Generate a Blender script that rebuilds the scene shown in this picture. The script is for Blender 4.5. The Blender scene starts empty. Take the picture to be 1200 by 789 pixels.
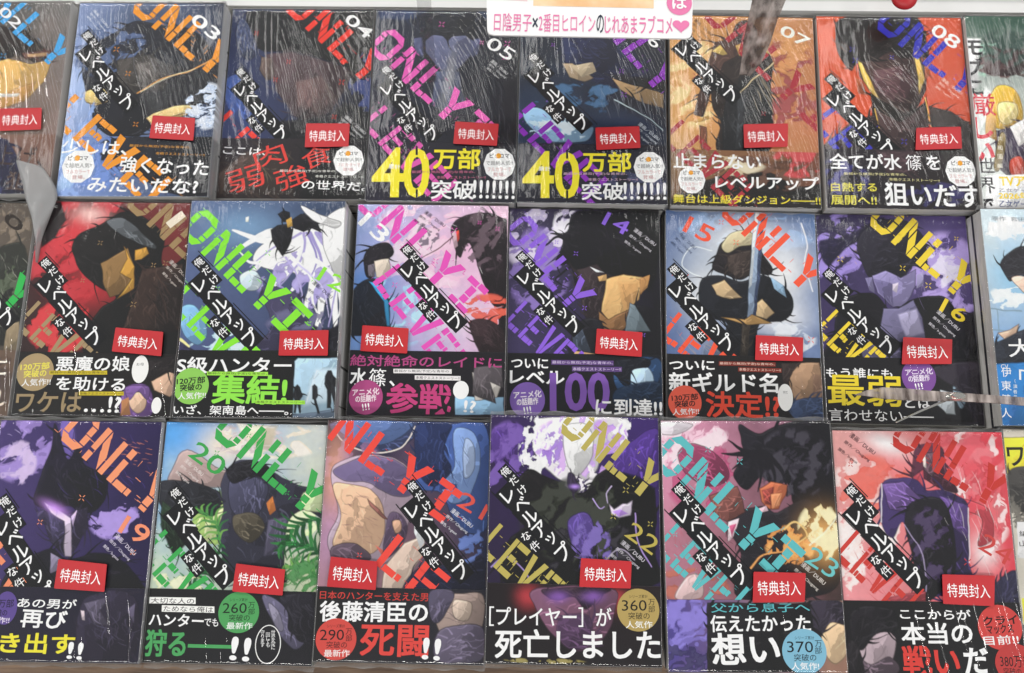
# Bookshop table: three rows of shrink-wrapped manga volumes seen from above.
import bpy, bmesh, math, random
import numpy as np
from mathutils import Matrix, Vector
from mathutils.geometry import tessellate_polygon

# ------------------------------------------------------------------ data
# poses are metres on the table; cover artwork and lettering are millimetres on the cover
CAM = {'loc': (0, 0, 0.673), 'pitch': 0.20627568842397145, 'roll': -0.05688703600097015, 'yaw': 0.07330382858376185, 'f': 1000}
BW, BH = 0.1272, 0.17933087667786116
POSE = {
 '03': (-0.32994, 0.34318, 0.00838, 0.0057),
 '04': (-0.20165, 0.34916, 0.00457, -0.01101),
 '05': (-0.07284, 0.3469, -0.00462, -0.00751),
 '06': (0.05526, 0.34696, -0.00579, -0.00728),
 '07': (0.18696, 0.3479, -0.01403, -0.01376),
 '08': (0.31696, 0.34678, -0.00286, -0.0109),
 '11': (-0.34332, 0.16007, -0.00069, 0.00256),
 '12': (-0.21216, 0.16008, 0.01021, 0.01013),
 '13': (-0.07898, 0.16506, 0.00091, -0.00809),
 '14': (0.04921, 0.16637, 0.00104, -0.01709),
 '15': (0.1815, 0.16773, -0.01403, -0.02206),
 '16': (0.31049, 0.16649, -0.00287, -0.02226),
 '19': (-0.34663, -0.02379, 0.00426, 0.00836),
 '20': (-0.21779, -0.02313, -0.00314, 0.00505),
 '21': (-0.0897, -0.01965, -0.0031, 0.00801),
 '22': (0.03853, -0.01567, -0.00222, 0.02585),
 '23': (0.16835, -0.01743, 0.01257, 0.02851),
 '24': (0.29722, -0.0228, 0.00516, 0.02549),
 '02': (-0.46592, 0.34503, 0.01745, 0.002),
 '10': (-0.47509, 0.15893, 0.00349, 0.0),
 'R1': (0.44505, 0.34545, -0.00175, -0.006),
 'R2': (0.43905, 0.165, 0.00349, 0.0),
 'R3': (0.44149, -0.01696, 0.0, -0.004),
}
PROP = {
 'sign': [[-0.03473, 0.42701, 0.09], [0.12613, 0.42847, 0.09], [0.12191, 0.35213, 0.09], [-0.03168, 0.35369, 0.09]],
 'sign_text': [[-0.02677, 0.36442, 0.09], [0.10776, 0.36296, 0.09]],
 'sign_h': 0.012843006084728412,
 'heart': [0.11416, 0.36267, 0.09],
 'ha': [0.1133, 0.38162, 0.09],
 'art': [[0.00213, 0.42734, 0.09], [0.0947, 0.42818, 0.09], [0.09387, 0.37711, 0.09], [0.00274, 0.37835, 0.09]],
 'pinkline': [[-0.0209, 0.42713, 0.09], [-0.00247, 0.4273, 0.09], [-0.00184, 0.38191, 0.09], [-0.02004, 0.38317, 0.09]],
 'arm': [[[0.16852, 0.41065, 0.1], [0.20113, 0.41095, 0.1]], [[0.17175, 0.39166, 0.08], [0.1973, 0.39191, 0.08]], [[0.17209, 0.38508, 0.065], [0.19476, 0.38383, 0.065]], [[0.17225, 0.37711, 0.05], [0.19322, 0.37357, 0.05]], [[0.1744, 0.37002, 0.035], [0.19019, 0.36561, 0.035]], [[0.17525, 0.36199, 0.022], [0.18437, 0.36055, 0.022]]],
 'arm2': [[[-0.08748, 0.40827, 0.1], [-0.07649, 0.40837, 0.1]], [[-0.08784, 0.38907, 0.08], [-0.07658, 0.38918, 0.08]], [[-0.08744, 0.37435, 0.05], [-0.07711, 0.37446, 0.05]], [[-0.08504, 0.3559, 0.015], [-0.07713, 0.35599, 0.015]]],
 'blade': [[[0.24231, 0.09044, 0.05], [0.2426, 0.09013, 0.05]], [[0.25122, 0.09373, 0.05], [0.25095, 0.08964, 0.05]], [[0.26257, 0.09612, 0.05], [0.26199, 0.08793, 0.05]], [[0.2787, 0.09575, 0.05], [0.27803, 0.08693, 0.05]], [[0.29719, 0.09415, 0.05], [0.29657, 0.0866, 0.05]], [[0.3157, 0.09319, 0.05], [0.31515, 0.0869, 0.05]], [[0.34032, 0.0917, 0.05], [0.33978, 0.08605, 0.05]], [[0.37103, 0.08999, 0.05], [0.3704, 0.08404, 0.05]], [[0.40769, 0.08714, 0.05], [0.40695, 0.08089, 0.05]]],
 'blade2': [[[0.27196, 0.07124, 0.047], [0.27284, 0.07063, 0.047]], [[0.29127, 0.08063, 0.047], [0.2921, 0.07939, 0.047]], [[0.31188, 0.08945, 0.047], [0.31237, 0.08788, 0.047]], [[0.32091, 0.09306, 0.047], [0.32142, 0.09181, 0.047]]],
 'rivet': [0.31545, 0.09036, 0.05],
 'flap': [[-0.42343, 0.28013, 0.012], [-0.4028, 0.27585, 0.012], [-0.38992, 0.25348, 0.012], [-0.39676, 0.24594, 0.012], [-0.39911, 0.22083, 0.012], [-0.40213, 0.19607, 0.012], [-0.40474, 0.22076, 0.012], [-0.41456, 0.25167, 0.012]],
 'flap2': [[-0.44509, 0.30463, 0.008], [-0.43239, 0.28633, 0.008], [-0.42218, 0.26971, 0.008], [-0.41707, 0.25319, 0.008], [-0.45944, 0.25414, 0.008], [-0.48746, 0.29639, 0.008]],
 'back': [[-0.47479, 0.43758, -0.01], [0.43259, 0.4119, -0.01]],
 'magnet': [0.31993, 0.43831, 0.015],
}
COVERS = {
 '02': {
  'num': ('T', '02', 65.2, 6.1, 83.5, 23.3, 9, '#e8e8e8', 0.02),
  'only': ('ONLY', '#3f9fdc', (44.8, -18), (120.1, 48.3), 24.5),
  'sticker': [(76.7, 102.7), (113.5, 102.2), (115, 122.1), (78.3, 123.4)],
  'art': [
   ('B','#2a2520','#6a6866','#7a6040','#8a6f66'),
   ('P','#241a16',[(17.8,13.6),(88.8,27.3),(117.9,53.4),(106.9,61),(84.4,50.6),(71.2,58.3),(25.6,70.8)],0.5),
   ('P','#d9ad62',[(24.9,65.7),(77.8,54.4),(97.3,59.7),(115.6,54.7),(111,76.4),(96.6,94),(76.7,102.7),(30.4,106.2)],0.4),
   ('P','#b98a48',[(83.7,83.8),(104,76.4),(96.6,94),(76.5,101.5),(67.2,101.4)],1),
   ('P','#e9e6e0',[(60.7,87.5),(91.1,86.9),(89.2,90.2),(61.1,90.8)],0.4),
   ('P','#54302a',[(88.5,49.4),(114.6,45.6),(113,52.1),(92,54.5)],0.4),
   ('P','#c9a070',[(92.7,50.7),(111.4,48.2),(109.4,51.6),(95.3,52.7)],0.4),
   ('X','#17120f',82.9,37.7,29.3,22,60,19.6,-60,25,0.73,3),
   ('X','#8f7c66',101.3,73.8,26.9,44,40,29.3,-62,8,0.32,4),
  ],
  'bart': [
   ('B','#a08078','#8f6a5e','#7d5d50','#6d5044'),
   ('P','#1c1d3a',[(55.7,121.3),(87,130.1),(104.5,160.8),(107.9,189.7),(64.6,189.5)],0.7),
   ('X','#4a352e',110.8,156,19.6,29.3,14,22,-80,10,0.59,9),
  ],
  'clet': [],
  'blet': [
   ('T','上げ、',77.4,144,119.2,146.9,18.1,'#3a2a28',0.02),
   ('T','狙',89.6,166.9,110.5,169.2,15.8,'#4a3833',0.03),
  ],
  'band': 125.5,
 },
 '03': {
  'num': ('T', '03', 101.3, 13, 124.2, 32.4, 11.2, '#eef0f4', 0.02),
  'only': ('ONLY', '#e8952a', (62.3, 1.3), (124.7, 53), 26.6),
  'lev': ('LEVEL', '#e8952a', (4.5, 105), (92, 180), 26.6),
  'title': ((11.3, 49.4), (51.5, 93.6)),
  'sticker': [(75.5, 107.2), (111.9, 109.6), (111.9, 130), (74.5, 127.9)],
  'art': [
   ('B','#8294bd','#1e2436','#8da6d8','#2a3a5c'),
   ('G','#a9c0ea',8.4,82.4,16.9,29,0,0.7),
   ('G','#39465f',64.6,13.1,38.7,14.5,0,0.9),
   ('S','#191b24',[(33.1,28.7),(50.8,17),(75,22.2),(98.8,24.7),(121.8,46.6),(129.3,82.1),(109.9,99.6),(74.6,117.1),(55.2,129.5),(28.6,117.3),(19.2,94.9),(8.5,62.2),(15.3,39.1)],0.4),
   ('F','#4a5c82',30,44.2,33.8,26.6,10.2,0.5,0.9,3,40),
   ('P','#3b3734',[(38.1,54.5),(68.1,49.3),(88.3,64.5),(80.6,82.2),(57.8,87.3),(40.2,74.8)],0.7),
   ('P','#55504d',[(55,59.5),(68.7,55.7),(77.3,72.2),(64.3,82.3)],1),
   ('P','#dcc178',[(11.8,85.7),(17.8,82.4),(32.1,81.9),(34.5,91.1),(26.1,94.9),(16.3,94.5)],0.4),
   ('P','#b7985a',[(16.3,94.5),(26.1,94.9),(34.5,91.1),(34.3,92.9),(24,96.9)],0.4),
   ('P','#e6c987',[(68.8,109.2),(74.6,104.7),(91.3,97.7),(107.8,96.2),(105.6,102.6),(92.1,107.1),(74.4,115.1)],0.4),
   ('P','#a8894f',[(74.4,115.1),(92.1,107.1),(105.6,102.6),(103.6,105.9),(83.6,114.6)],0.4),
   ('L','#e9a24a',[(58.9,86.1),(79.6,72.1),(102.3,65),(122.3,53)],0.7,1.2,0.9),
   ('L','#fff0c8',[(62.2,84.3),(84.2,70.9),(106.8,63.2)],0.5,0.5,0.8),
   ('F','#c9d8f4',119,97.1,19.3,21.8,8.2,0.5,0.9,8,30),
   ('F','#7f99cc',9.3,109.9,16.9,26.6,8.7,0.52,0.9,9,60),
   ('X','#7c7f86',77.5,49.3,48.3,29,70,26.6,-65,14,0.32,5),
   ('X','#12131a',53.9,117.2,38.7,14.5,40,14.5,-20,40,0.58,7),
  ],
  'bart': [
   ('B','#7c96cc','#262e40','#7f9ad4','#1d2230'),
   ('S','#15171f',[(34.5,129.5),(75.3,124.5),(130,119.4),(134.3,172.6),(98.5,177.5),(60.4,158.6),(29.7,149)],0.7),
   ('F','#5f7cba',25.2,149.1,29,29,10.6,0.5,0.9,11,50),
   ('F','#93b0e6',11.5,149.1,16.9,33.8,12.1,0.5,0.8,2,80),
   ('X','#15161c',46.2,153.8,43.5,24.2,30,21.8,-40,20,0.87,15),
  ],
  'clet': [
   ('T','漫画／DUBU',12.9,6.6,27.8,23.6,2.7,'#dfe4ee',0.01),
   ('T','原作／Chugong',10.4,9.8,25.6,27,2.2,'#dfe4ee',0),
   ('T','脚色／h-goon',7.9,12.9,19.1,25.6,2.2,'#dfe4ee',0),
  ],
  'blet': [
   ('T','少しは、',0.6,134.2,55.9,136.3,13.3,'#f4f4f2',0.03),
   ('T','強くなった',51.3,150.6,126.1,154,14.3,'#f4f4f2',0.03),
   ('T','みたいだな?',25.8,168.6,118.9,170.5,13.3,'#f4f4f2',0.03),
   ('T','最弱から無双(予定)な青年の、',57.5,133.9,109.9,135.6,2.6,'#d99a3c',0.01),
   ('T','本格クエストストーリー!!',80.4,140.7,122.1,142.3,2.6,'#d99a3c',0.01),
   ('disc','#f2f2ee',16.2,153,13.9,15.1,10),
   ('T','ピッコマ',6.8,145.5,23.8,145.4,4.4,'#1a1a1a',0.03),
   ('disc','#e8a020',14.6,145.4,2.4,2.6,9),
   ('T','で超絶人気!!',4.4,152,27.7,151.9,4.2,'#333333',0.01),
   ('T','フルカラーで',6.5,157.6,27,157.5,3.6,'#c88080',0),
   ('T','登場。',11.8,162.5,22.8,162.4,3.6,'#b06060',0),
  ],
  'band': 125.5,
 },
 '04': {
  'num': ('T', '04', 103.2, 6.9, 124.6, 25.4, 10.6, '#f0f0f0', 0.02),
  'only': ('ONLY', '#e2392c', (62.6, -3.6), (124.8, 55.5), 24.6),
  'lev': ('LEVEL', '#e2392c', (3, 114), (67, 175.5), 24.6),
  'title': ((13.2, 78.3), (51.6, 118.7)),
  'sticker': [(73.4, 111), (111.2, 110.7), (111.2, 132), (73.6, 133)],
  'art': [
   ('B','#2c3558','#0d0d12','#333f6e','#1b1b22'),
   ('P','#0c0c0f',[(12.1,2.1),(125.9,1.4),(129.4,51.6),(112.8,77.6),(102.1,54.4),(58.3,41.6),(31.9,41.8),(16.9,34)],0.7),
   ('S','#39425f',[(8.8,7.5),(18.3,20.7),(24.7,41.8),(15.7,49.7),(4.5,28.8)],0.7),
   ('P','#3f2f33',[(32.1,44.4),(55.9,41.6),(107,56.9),(108.9,69.9),(92.7,98.2),(79.1,108.4),(62.3,103.5),(44.1,78)],0.5),
   ('P','#55403f',[(60.2,70.2),(83.6,64.9),(96.7,85.4),(81,100.8),(64,93.3)],1.7),
   ('P','#5e4e48',[(28.7,47),(38.4,48.3),(42.1,67.7),(35.2,70.4),(28.4,58.8)],0.4),
   ('P','#15151a',[(69.6,105.9),(92.8,100.7),(104,90.4),(132.6,95.3),(134.2,130.6),(59.5,131.2),(48.6,108.6)],0.6),
   ('F','#2b3970',121.9,69.8,14.8,29.5,9.8,0.5,0.8,5,80),
   ('S','#3d5596',[(-1.7,70.6),(14.6,65.3),(33.9,101.1),(20.7,113.9),(2.8,96.3)],1.2),
   ('X','#9a968c',101.3,82.8,29.5,46.8,46,29.5,-78,9,0.3,6),
   ('X','#56564f',88.8,30.9,36.9,24.6,40,22.1,-70,9,0.3,8),
   ('X','#8c877c',42.4,54.8,17.2,14.8,16,12.3,-50,40,0.3,8),
  ],
  'bart': [
   ('B','#26263a','#120f12','#2a2020','#131014'),
   ('P','#40332e',[(0.7,156.4),(22.4,136.4),(57.5,136.2),(67,175.5),(2.3,176)],1.7),
   ('P','#0e0d10',[(69.1,136.1),(134.2,130.6),(136.6,182.2),(72.1,182.7)],1.2),
   ('X','#8a7c60',49.2,151.1,19.7,14.8,8,19.7,-45,30,0.44,3),
  ],
  'clet': [
   ('T','漫画／DUBU',106.3,102.6,124.8,118.9,3.4,'#d8d8d8',0.01),
   ('T','原作／Chugong',103.7,105.7,122.5,122.2,2.7,'#d8d8d8',0),
   ('T','脚色／h-goon',101,108.7,114.9,120.9,2.7,'#d8d8d8',0),
  ],
  'blet': [
   ('T','ここは、',2.6,135.2,40.2,137,7.2,'#f2f2f2',0.02),
   ('T','弱',8.7,166.6,38.8,156,21,'#d8423a',0.0),
   ('T','肉',30.9,145.6,56.2,135.7,20.1,'#d8423a',0.0),
   ('T','強',50.1,164.3,76.5,154.5,20.1,'#d8423a',0.0),
   ('T','食',71.8,145.2,96.3,136.2,18.5,'#d8423a',0.0),
   ('T','の世界だ。',72.7,166.2,128.2,167.9,8.4,'#f4f4f2',0.03),
   ('T','最弱から無双(予定)な青年の、',52.8,154,101.9,154.1,2.6,'#e8e8e0',0.01),
   ('T','本格クエストストーリー!!',83.7,158.6,124.7,159.1,2.6,'#e8e8e0',0.01),
   ('disc','#f2f2ee',111.7,144.1,13.2,14.3,10),
   ('T','ピッコマ',103.3,137.7,119.4,137.6,3.8,'#1a1a1a',0.03),
   ('disc','#e8a020',110.7,137.6,2.3,2.4,9),
   ('T','で超絶人気!!',100.6,143.3,122.7,143.1,3.5,'#333333',0.01),
   ('T','フルカラーで',102.2,148.1,121.7,148,3.1,'#c88080',0),
   ('T','登場。',107,152.2,117.4,152.1,3.1,'#b06060',0),
  ],
  'band': 124,
 },
 '05': {
  'num': ('T', '05', 100.4, 28.9, 122.1, 43.7, 12.1, '#f0f0f0', 0.01),
  'only': ('ONLY I', '#e45cb4', (11.4, 34.2), (91.1, 110.9), 25.6),
  'lev': ('LEVEL', '#d555a8', (8.2, 107.3), (72.5, 175.1), 24.4),
  'title': ((13.6, 75.5), (54.1, 116.5)),
  'sticker': [(74.2, 106.9), (111.5, 108.6), (110.4, 128.7), (73.1, 127.4)],
  'art': [
   ('B','#1c2438','#10131d','#151020','#0e0c14'),
   ('P','#23304e',[(2.5,1.4),(125.9,-0.5),(126.1,7.5),(2.9,9.3)],1),
   ('S','#141826',[(37.5,6.2),(63.6,-2.2),(92.5,2.7),(97.9,23.7),(88.9,42.1),(66,63.2),(43.9,42.8),(33.6,24.7)],0.4),
   ('P','#5b5f7e',[(44.2,21.9),(64.6,25.5),(86,22.6),(85.4,42.2),(75.2,55.3),(66,62.6),(55.1,54.3),(45,40.2)],0.4),
   ('P','#4c5070',[(33.7,27.3),(42,25.9),(44.1,46.7),(38,42.9)],0.4),
   ('P','#4c5070',[(84.9,27.8),(93.2,26.4),(91.3,40.8),(85.5,44.8)],0.4),
   ('P','#3c4258',[(55.2,58.2),(75.3,57.9),(78.3,75.8),(83.5,93.4),(67.4,98.7),(53.1,91.4)],0.7),
   ('P','#15171f',[(43.5,6.1),(87.8,5.4),(87.4,29.1),(73.9,18.8),(64.8,29.5),(54.9,20.4),(44.5,29.8)],0.4),
   ('X','#6f7078',104.4,88,21.9,41.4,50,21.9,-85,8,0.29,6),
   ('X','#4f4a55',21.5,69,21.9,39,34,26.8,-80,8,0.29,8),
   ('G','#c9c9c4',66.2,68.3,3.9,26.8,8,0.35),
  ],
  'bart': [
   ('B','#17141f','#0e0d13','#1d1a2a','#1c1a26'),
   ('X','#4a4864',69.5,155.7,63.3,19.5,40,21.9,-40,30,0.29,4),
  ],
  'clet': [
   ('T','漫画／DUBU',103.3,47.6,117.8,60.3,3.3,'#d8d8d8',0.01),
   ('T','原作／Chugong',101.5,51.3,116.3,64.2,2.7,'#d8d8d8',0),
   ('T','脚色／h-goon',99.7,54.9,110.6,64.4,2.7,'#d8d8d8',0),
  ],
  'blet': [
   ('T','4',4.6,153.7,32.2,153.2,45.1,'#f0e02c',0.03),
   ('T','0',31.5,153.7,53.8,153.4,45.1,'#f0e02c',0.03),
   ('quad','#14121a',[(40.7,129.1),(42.6,129),(43,137.5),(41.1,137.5)]),
   ('quad','#14121a',[(42.6,168.5),(44.4,168.5),(44.8,177.1),(43,177.1)]),
   ('T','累計',18.6,148.2,28.3,148.5,4.3,'#f4f4f4',0.02),
   ('T','万部',56.7,140.4,96.2,140.2,18.5,'#f0e02c',0.045),
   ('T','突破',55.8,168.5,91.8,168.3,16.6,'#f2f2ee',0.03),
   ('T','!!!!!!!',91.1,167.4,126.7,167.7,16.6,'#f2f2ee',0.02),
   ('T','最弱から無双(予定)な青年の、',38.4,153.1,92.4,152.2,2.8,'#c76a8a',0.01),
   ('T','本格クエストストーリー!!',60,157.5,101.7,156.8,2.8,'#c76a8a',0.01),
   ('disc','#f2f2ee',112.9,144.7,13.6,14.7,10),
   ('T','ピッコマ',104.4,137.2,121,136.9,4.4,'#1a1a1a',0.03),
   ('disc','#e8a020',112,137.1,2.3,2.5,9),
   ('T','で超絶人気!!',101.5,143.8,124.2,143.4,4.1,'#333333',0.01),
   ('T','フルカラーで',103,149.5,123,149.1,3.6,'#c88080',0),
   ('T','登場。',107.8,154.1,118.4,153.9,3.6,'#b06060',0),
  ],
  'band': 125.5,
 },
 '06': {
  'num': ('T', '06', 104.3, 17.2, 121.9, 31.3, 10.5, '#f0f0f0', 0.01),
  'only': ('ONLY', '#8a2fb4', (71, -8.7), (125.1, 60.9), 25.5),
  'lev': ('LEVEL', '#8a2fb4', (8.6, 103.5), (71.4, 171.3), 24.3),
  'title': ((13.7, 62.8), (54.6, 105.2)),
  'sticker': [(66.2, 111.3), (103.7, 109.4), (104.5, 129.2), (67.2, 131.8)],
  'art': [
   ('B','#10131f','#0e0f1c','#2a3f5c','#1a2233'),
   ('S','#1a2140',[(37.9,26.1),(64,15.2),(92.4,27.9),(106.4,56.1),(87.6,74.3),(54.8,62.1),(40.5,49.5)],0.5),
   ('P','#131733',[(47.4,26),(83,25.4),(87.7,46.1),(71.2,59.3),(52.3,46.7)],0.5),
   ('P','#a99478',[(38.2,50.8),(46.4,49.4),(64.2,63.3),(57.1,67.2),(44.2,63.6)],0.4),
   ('P','#b7a68a',[(44.1,52),(64.1,49.1),(66.5,57.3),(54.8,63.4)],0.4),
   ('P','#a2855f',[(80.6,63),(94.6,69.1),(124.9,77.5),(124.7,91.4),(101.5,84.3),(87.6,74.3)],0.4),
   ('P','#0c0d14',[(73.5,59.3),(129.7,66),(129.6,76.2),(96.9,69.6),(80.6,61.7)],0.5),
   ('P','#0c0e18',[(87.6,76.9),(129.3,96.4),(129.1,111.4),(94.5,97)],0.7),
   ('S','#8fb6d6',[(3.8,96.1),(20,93.3),(50.5,112.8),(64.3,110.1),(57.5,122.6),(27.5,123.2),(11,111)],0.4),
   ('F','#c9e2f2',34.2,110.6,29.1,13.3,8.2,0.52,0.9,4,20),
   ('L','#d6ecff',[(82.9,84.6),(96.8,91.9),(110.7,99.2),(124.5,111.5)],0.7,0.5,0.9),
   ('F','#3f6a92',52.6,82.6,48.5,14.6,12.1,0.55,0.6,8,10),
   ('X','#a3aab2',94.5,84.4,34,14.6,36,17,-75,14,0.29,5),
   ('G','#20304c',94.4,109.5,29.1,14.6,0,0.8),
  ],
  'bart': [
   ('B','#20283a','#14151f','#161422','#1a1826'),
   ('F','#3c3f63',94.2,163.6,36.4,14.6,9.7,0.5,0.7,3,20),
   ('X','#35324a',64.5,154.4,63.1,19.4,30,21.8,-40,30,0.29,4),
  ],
  'clet': [
   ('T','漫画／DUBU',103.7,105.6,120.9,120.2,3.6,'#c8d0d8',0.01),
   ('T','原作／Chugong',101.4,109.1,118.9,124,2.9,'#c8d0d8',0),
   ('T','脚色／h-goon',99,112.7,111.9,123.6,2.9,'#c8d0d8',0),
  ],
  'blet': [
   ('T','4',4.6,154.2,31.4,153.8,42.3,'#f0e02c',0.03),
   ('T','0',32,154.5,53.1,154.1,42.3,'#f0e02c',0.03),
   ('quad','#14121a',[(41.4,131.2),(43.2,131.2),(43.3,139.3),(41.5,139.3)]),
   ('quad','#14121a',[(41.8,168),(43.6,168),(43.7,177),(41.9,177.1)]),
   ('T','累計',18.2,149,28.5,148.8,4.1,'#f4f4f4',0.02),
   ('T','万部',55.8,141.9,96.6,141.6,17.8,'#f0e02c',0.045),
   ('T','突破',55,168.5,90.1,167.8,15.5,'#f2f2ee',0.03),
   ('T','!!!!!!!',90.1,167.4,126.4,167.2,15.5,'#f2f2ee',0.02),
   ('T','最弱から無双(予定)な青年の、',39.4,153.2,93.1,152.3,2.7,'#dcb8c8',0.01),
   ('T','本格クエストストーリー!!',60.4,157.9,102.2,157.2,2.7,'#dcb8c8',0.01),
   ('disc','#f2f2ee',112.1,145.9,13.3,14.4,10),
   ('T','ピッコマ',104.1,138.9,120.3,138.6,4.1,'#1a1a1a',0.03),
   ('disc','#e8a020',111.5,138.8,2.3,2.4,9),
   ('T','で超絶人気!!',101,145.1,123.2,144.7,3.9,'#333333',0.01),
   ('T','フルカラーで',102.3,150.5,121.8,150.1,3.4,'#c88080',0),
   ('T','登場。',106.8,155,117.2,154.8,3.4,'#b06060',0),
  ],
  'band': 125.5,
 },
 '07': {
  'num': ('T', '07', 98.8, 11.2, 122.5, 25.2, 10.9, '#f4eee4', 0.02),
  'only': ('ONLY I', '#a8323c', (46.5, -2.1), (128.7, 92), 25.6),
  'lev': ('LEVEL', '#a8323c', (6, 115.4), (63.8, 173), 24.4),
  'title': ((11.4, 33.2), (53.3, 74.9)),
  'sticker': [(62.7, 104.6), (101.1, 102.8), (99.9, 124.4), (62.7, 126.4)],
  'art': [
   ('B','#d59a58','#c08050','#d9a866','#b06a4a'),
   ('F','#e8bf86',19.4,64.2,26.8,43.9,14.6,0.5,0.8,2,40),
   ('F','#8a3440',101.5,69.8,29.3,48.8,14.6,0.52,0.75,5,50),
   ('F','#c98a50',102.7,36.1,24.4,21.9,12.2,0.5,0.8,12,30),
   ('S','#29201d',[(58.3,8.3),(70.3,4),(77.2,15.7),(72.1,26.4),(83.9,31.4),(90.6,44.2),(87.5,70.1),(89.1,93),(83.4,128.3),(41.8,129.4),(43.4,101.8),(35.6,84.3),(39.6,53.3),(42.2,37.6),(51.9,26.9)],0.4),
   ('P','#4a332c',[(40,25.9),(58,21.5),(64.8,34.4),(48,45.3),(36.9,71.4),(28.3,97.1),(20.2,94.8),(28.8,63.9)],0.4),
   ('P','#d8b765',[(37.5,35.1),(44.8,28.4),(51,37.4),(46.9,38.8)],0.4),
   ('P','#d8b765',[(76.7,34.2),(86.3,28.7),(88.5,33.9),(78.9,39.3)],0.4),
   ('P','#c9a05c',[(57.8,28.1),(66.3,23.9),(67.2,35.7),(61.2,38.5)],0.4),
   ('P','#17181b',[(52.2,71),(83.4,47),(87.5,70.1),(88.7,105.7),(82.2,128.3),(45.2,129.3),(44.7,96.7)],0.4),
   ('P','#2e3034',[(59.1,78.5),(66.3,73.2),(62.7,123.9),(55.7,126.5)],0.7),
   ('P','#c99c55',[(20.1,99.9),(33,95.8),(34.1,99.5),(21.3,102.9)],0.4),
   ('P','#6b3f2c',[(24.7,104.8),(31.7,107.1),(33.4,149.4),(29.9,149.5),(25.8,114.8)],0.4),
   ('X','#f0c98a',19.7,38.2,21.9,36.6,20,24.4,-50,20,0.44,3),
   ('L','#f2d8a4',[(90.6,44.2),(66.4,68.1),(59.2,76)],1.2,0.5,0.7),
   ('X','#3d1f22',110.6,77.2,19.5,39,26,12.2,-35,40,0.59,6),
   ('X','#e9d6b4',83,62.5,14.6,34.1,14,29.3,-65,8,0.44,6),
  ],
  'bart': [
   ('B','#c79a5e','#a86a48','#6a4a34','#5a3428'),
   ('S','#16120f',[(-0.2,182),(22.9,159.5),(57.5,148.7),(85.1,148),(107.6,159.6),(130.6,156.6),(129.5,183.3),(-0.3,186.8)],0.7),
   ('F','#5a3a2a',80.5,148.1,43.9,17.1,12.2,0.5,0.8,7,30),
   ('F','#e8d6b0',41.6,141.8,39,9.8,12.2,0.5,0.7,2,10),
   ('F','#b43a3c',108.4,137.5,21.9,14.6,9.8,0.52,0.9,9,45),
   ('P','#1d1714',[(-1.3,173.5),(130,170),(129.5,183.3),(-1.4,186.8)],0.5),
  ],
  'clet': [
   ('T','漫画／DUBU',22.5,3.8,37.8,19.3,3.4,'#5a4030',0.01),
   ('T','原作／Chugong',20.5,8.1,36.1,23.9,2.7,'#5a4030',0),
   ('T','脚色／h-goon',18.5,12.4,30,24,2.7,'#5a4030',0),
  ],
  'blet': [
   ('T','止まらない',2.8,138.6,77.3,138,13.5,'#f6f4ee',0.035),
   ('T','レベルアップ',37.8,157.3,126,156.7,12.2,'#f6f4ee',0.035),
   ('T','舞台は上級ダンジョン――!!',2.1,173.2,126.5,171.8,8,'#e6d637',0.025),
   ('T','最弱から無双(予定)な青年の、',75,138,119.9,138.1,2.8,'#3a2a20',0.01),
   ('T','本格クエストストーリー!!',87.5,142.9,125.4,143.3,2.8,'#3a2a20',0.01),
   ('disc','#f2f2ee',17.9,156,11.7,12.7,10),
   ('T','ピッコマ',10.8,149.7,25.1,149.3,3.7,'#1a1a1a',0.03),
   ('disc','#e8a020',17.4,149.5,2,2.2,9),
   ('T','で超絶人気!!',8.1,155.3,27.6,154.8,3.5,'#333333',0.01),
   ('T','フルカラーで',9.2,160,26.4,159.6,3.1,'#c88080',0),
   ('T','登場。',13.2,164,22.3,163.9,3.1,'#b06060',0),
  ],
  'band': 128.2,
 },
 '08': {
  'num': ('T', '08', 102.2, 9.6, 122.8, 26.3, 12.8, '#f6f2ee', 0.02),
  'only': ('ONLY', '#3434b4', (68.3, 4.7), (127.5, 58.5), 26.6),
  'lev': ('LEVEL', '#3434b4', (6.1, 100.8), (61.1, 171.3), 24.2),
  'title': ((11.9, 79.3), (55.3, 123.8)),
  'sticker': [(79.1, 106.3), (117, 104.7), (116.2, 124.8), (76.9, 126.6)],
  'art': [
   ('B','#d9562c','#d0502c','#c8502c','#b8482c'),
   ('S','#120f0e',[(24.7,0),(82.9,-0.7),(93.8,12.3),(96.6,35.8),(93.5,46.2),(85.3,30.7),(63.7,36.2),(35,44.4),(27.5,52.2),(17.8,36.9),(16.5,18.6)],0.4),
   ('P','#3a2826',[(34.3,36.6),(64.1,31),(87.4,33.3),(94.2,51.3),(91.7,69.3),(83.5,84.6),(70,94.9),(55.6,86.3),(42.7,70),(34.2,57.3)],0.4),
   ('P','#51363a',[(46.3,52),(70,46.5),(82.9,61.7),(72.1,82.2),(58.4,79.9),(47.6,67.3)],1.9),
   ('P','#1a1413',[(29.9,13.2),(96.1,12.3),(91.7,38.4),(72.9,40),(63.9,33.6),(46.8,42.9),(32.7,44.4)],0.6),
   ('P','#ecc25a',[(33.9,43.1),(37.3,44.9),(51.8,80),(48.1,77.5),(37.5,61.1)],0.4),
   ('P','#ecc25a',[(82.8,32.1),(87,33.3),(91.3,59),(85.6,73.2),(84.6,46.3)],0.4),
   ('P','#a8542c',[(30.7,57.3),(37.4,62.4),(41.2,75.1),(33.2,73.9)],0.4),
   ('P','#b2582c',[(92.9,38.4),(98.5,42.2),(95,56.4),(91.3,59)],0.4),
   ('P','#17130f',[(43.7,72.5),(70.1,93.6),(88.4,82),(91.3,74.4),(91.2,104.6),(75.7,127.2),(43.6,127.7),(43.6,92.8)],0.5),
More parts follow.
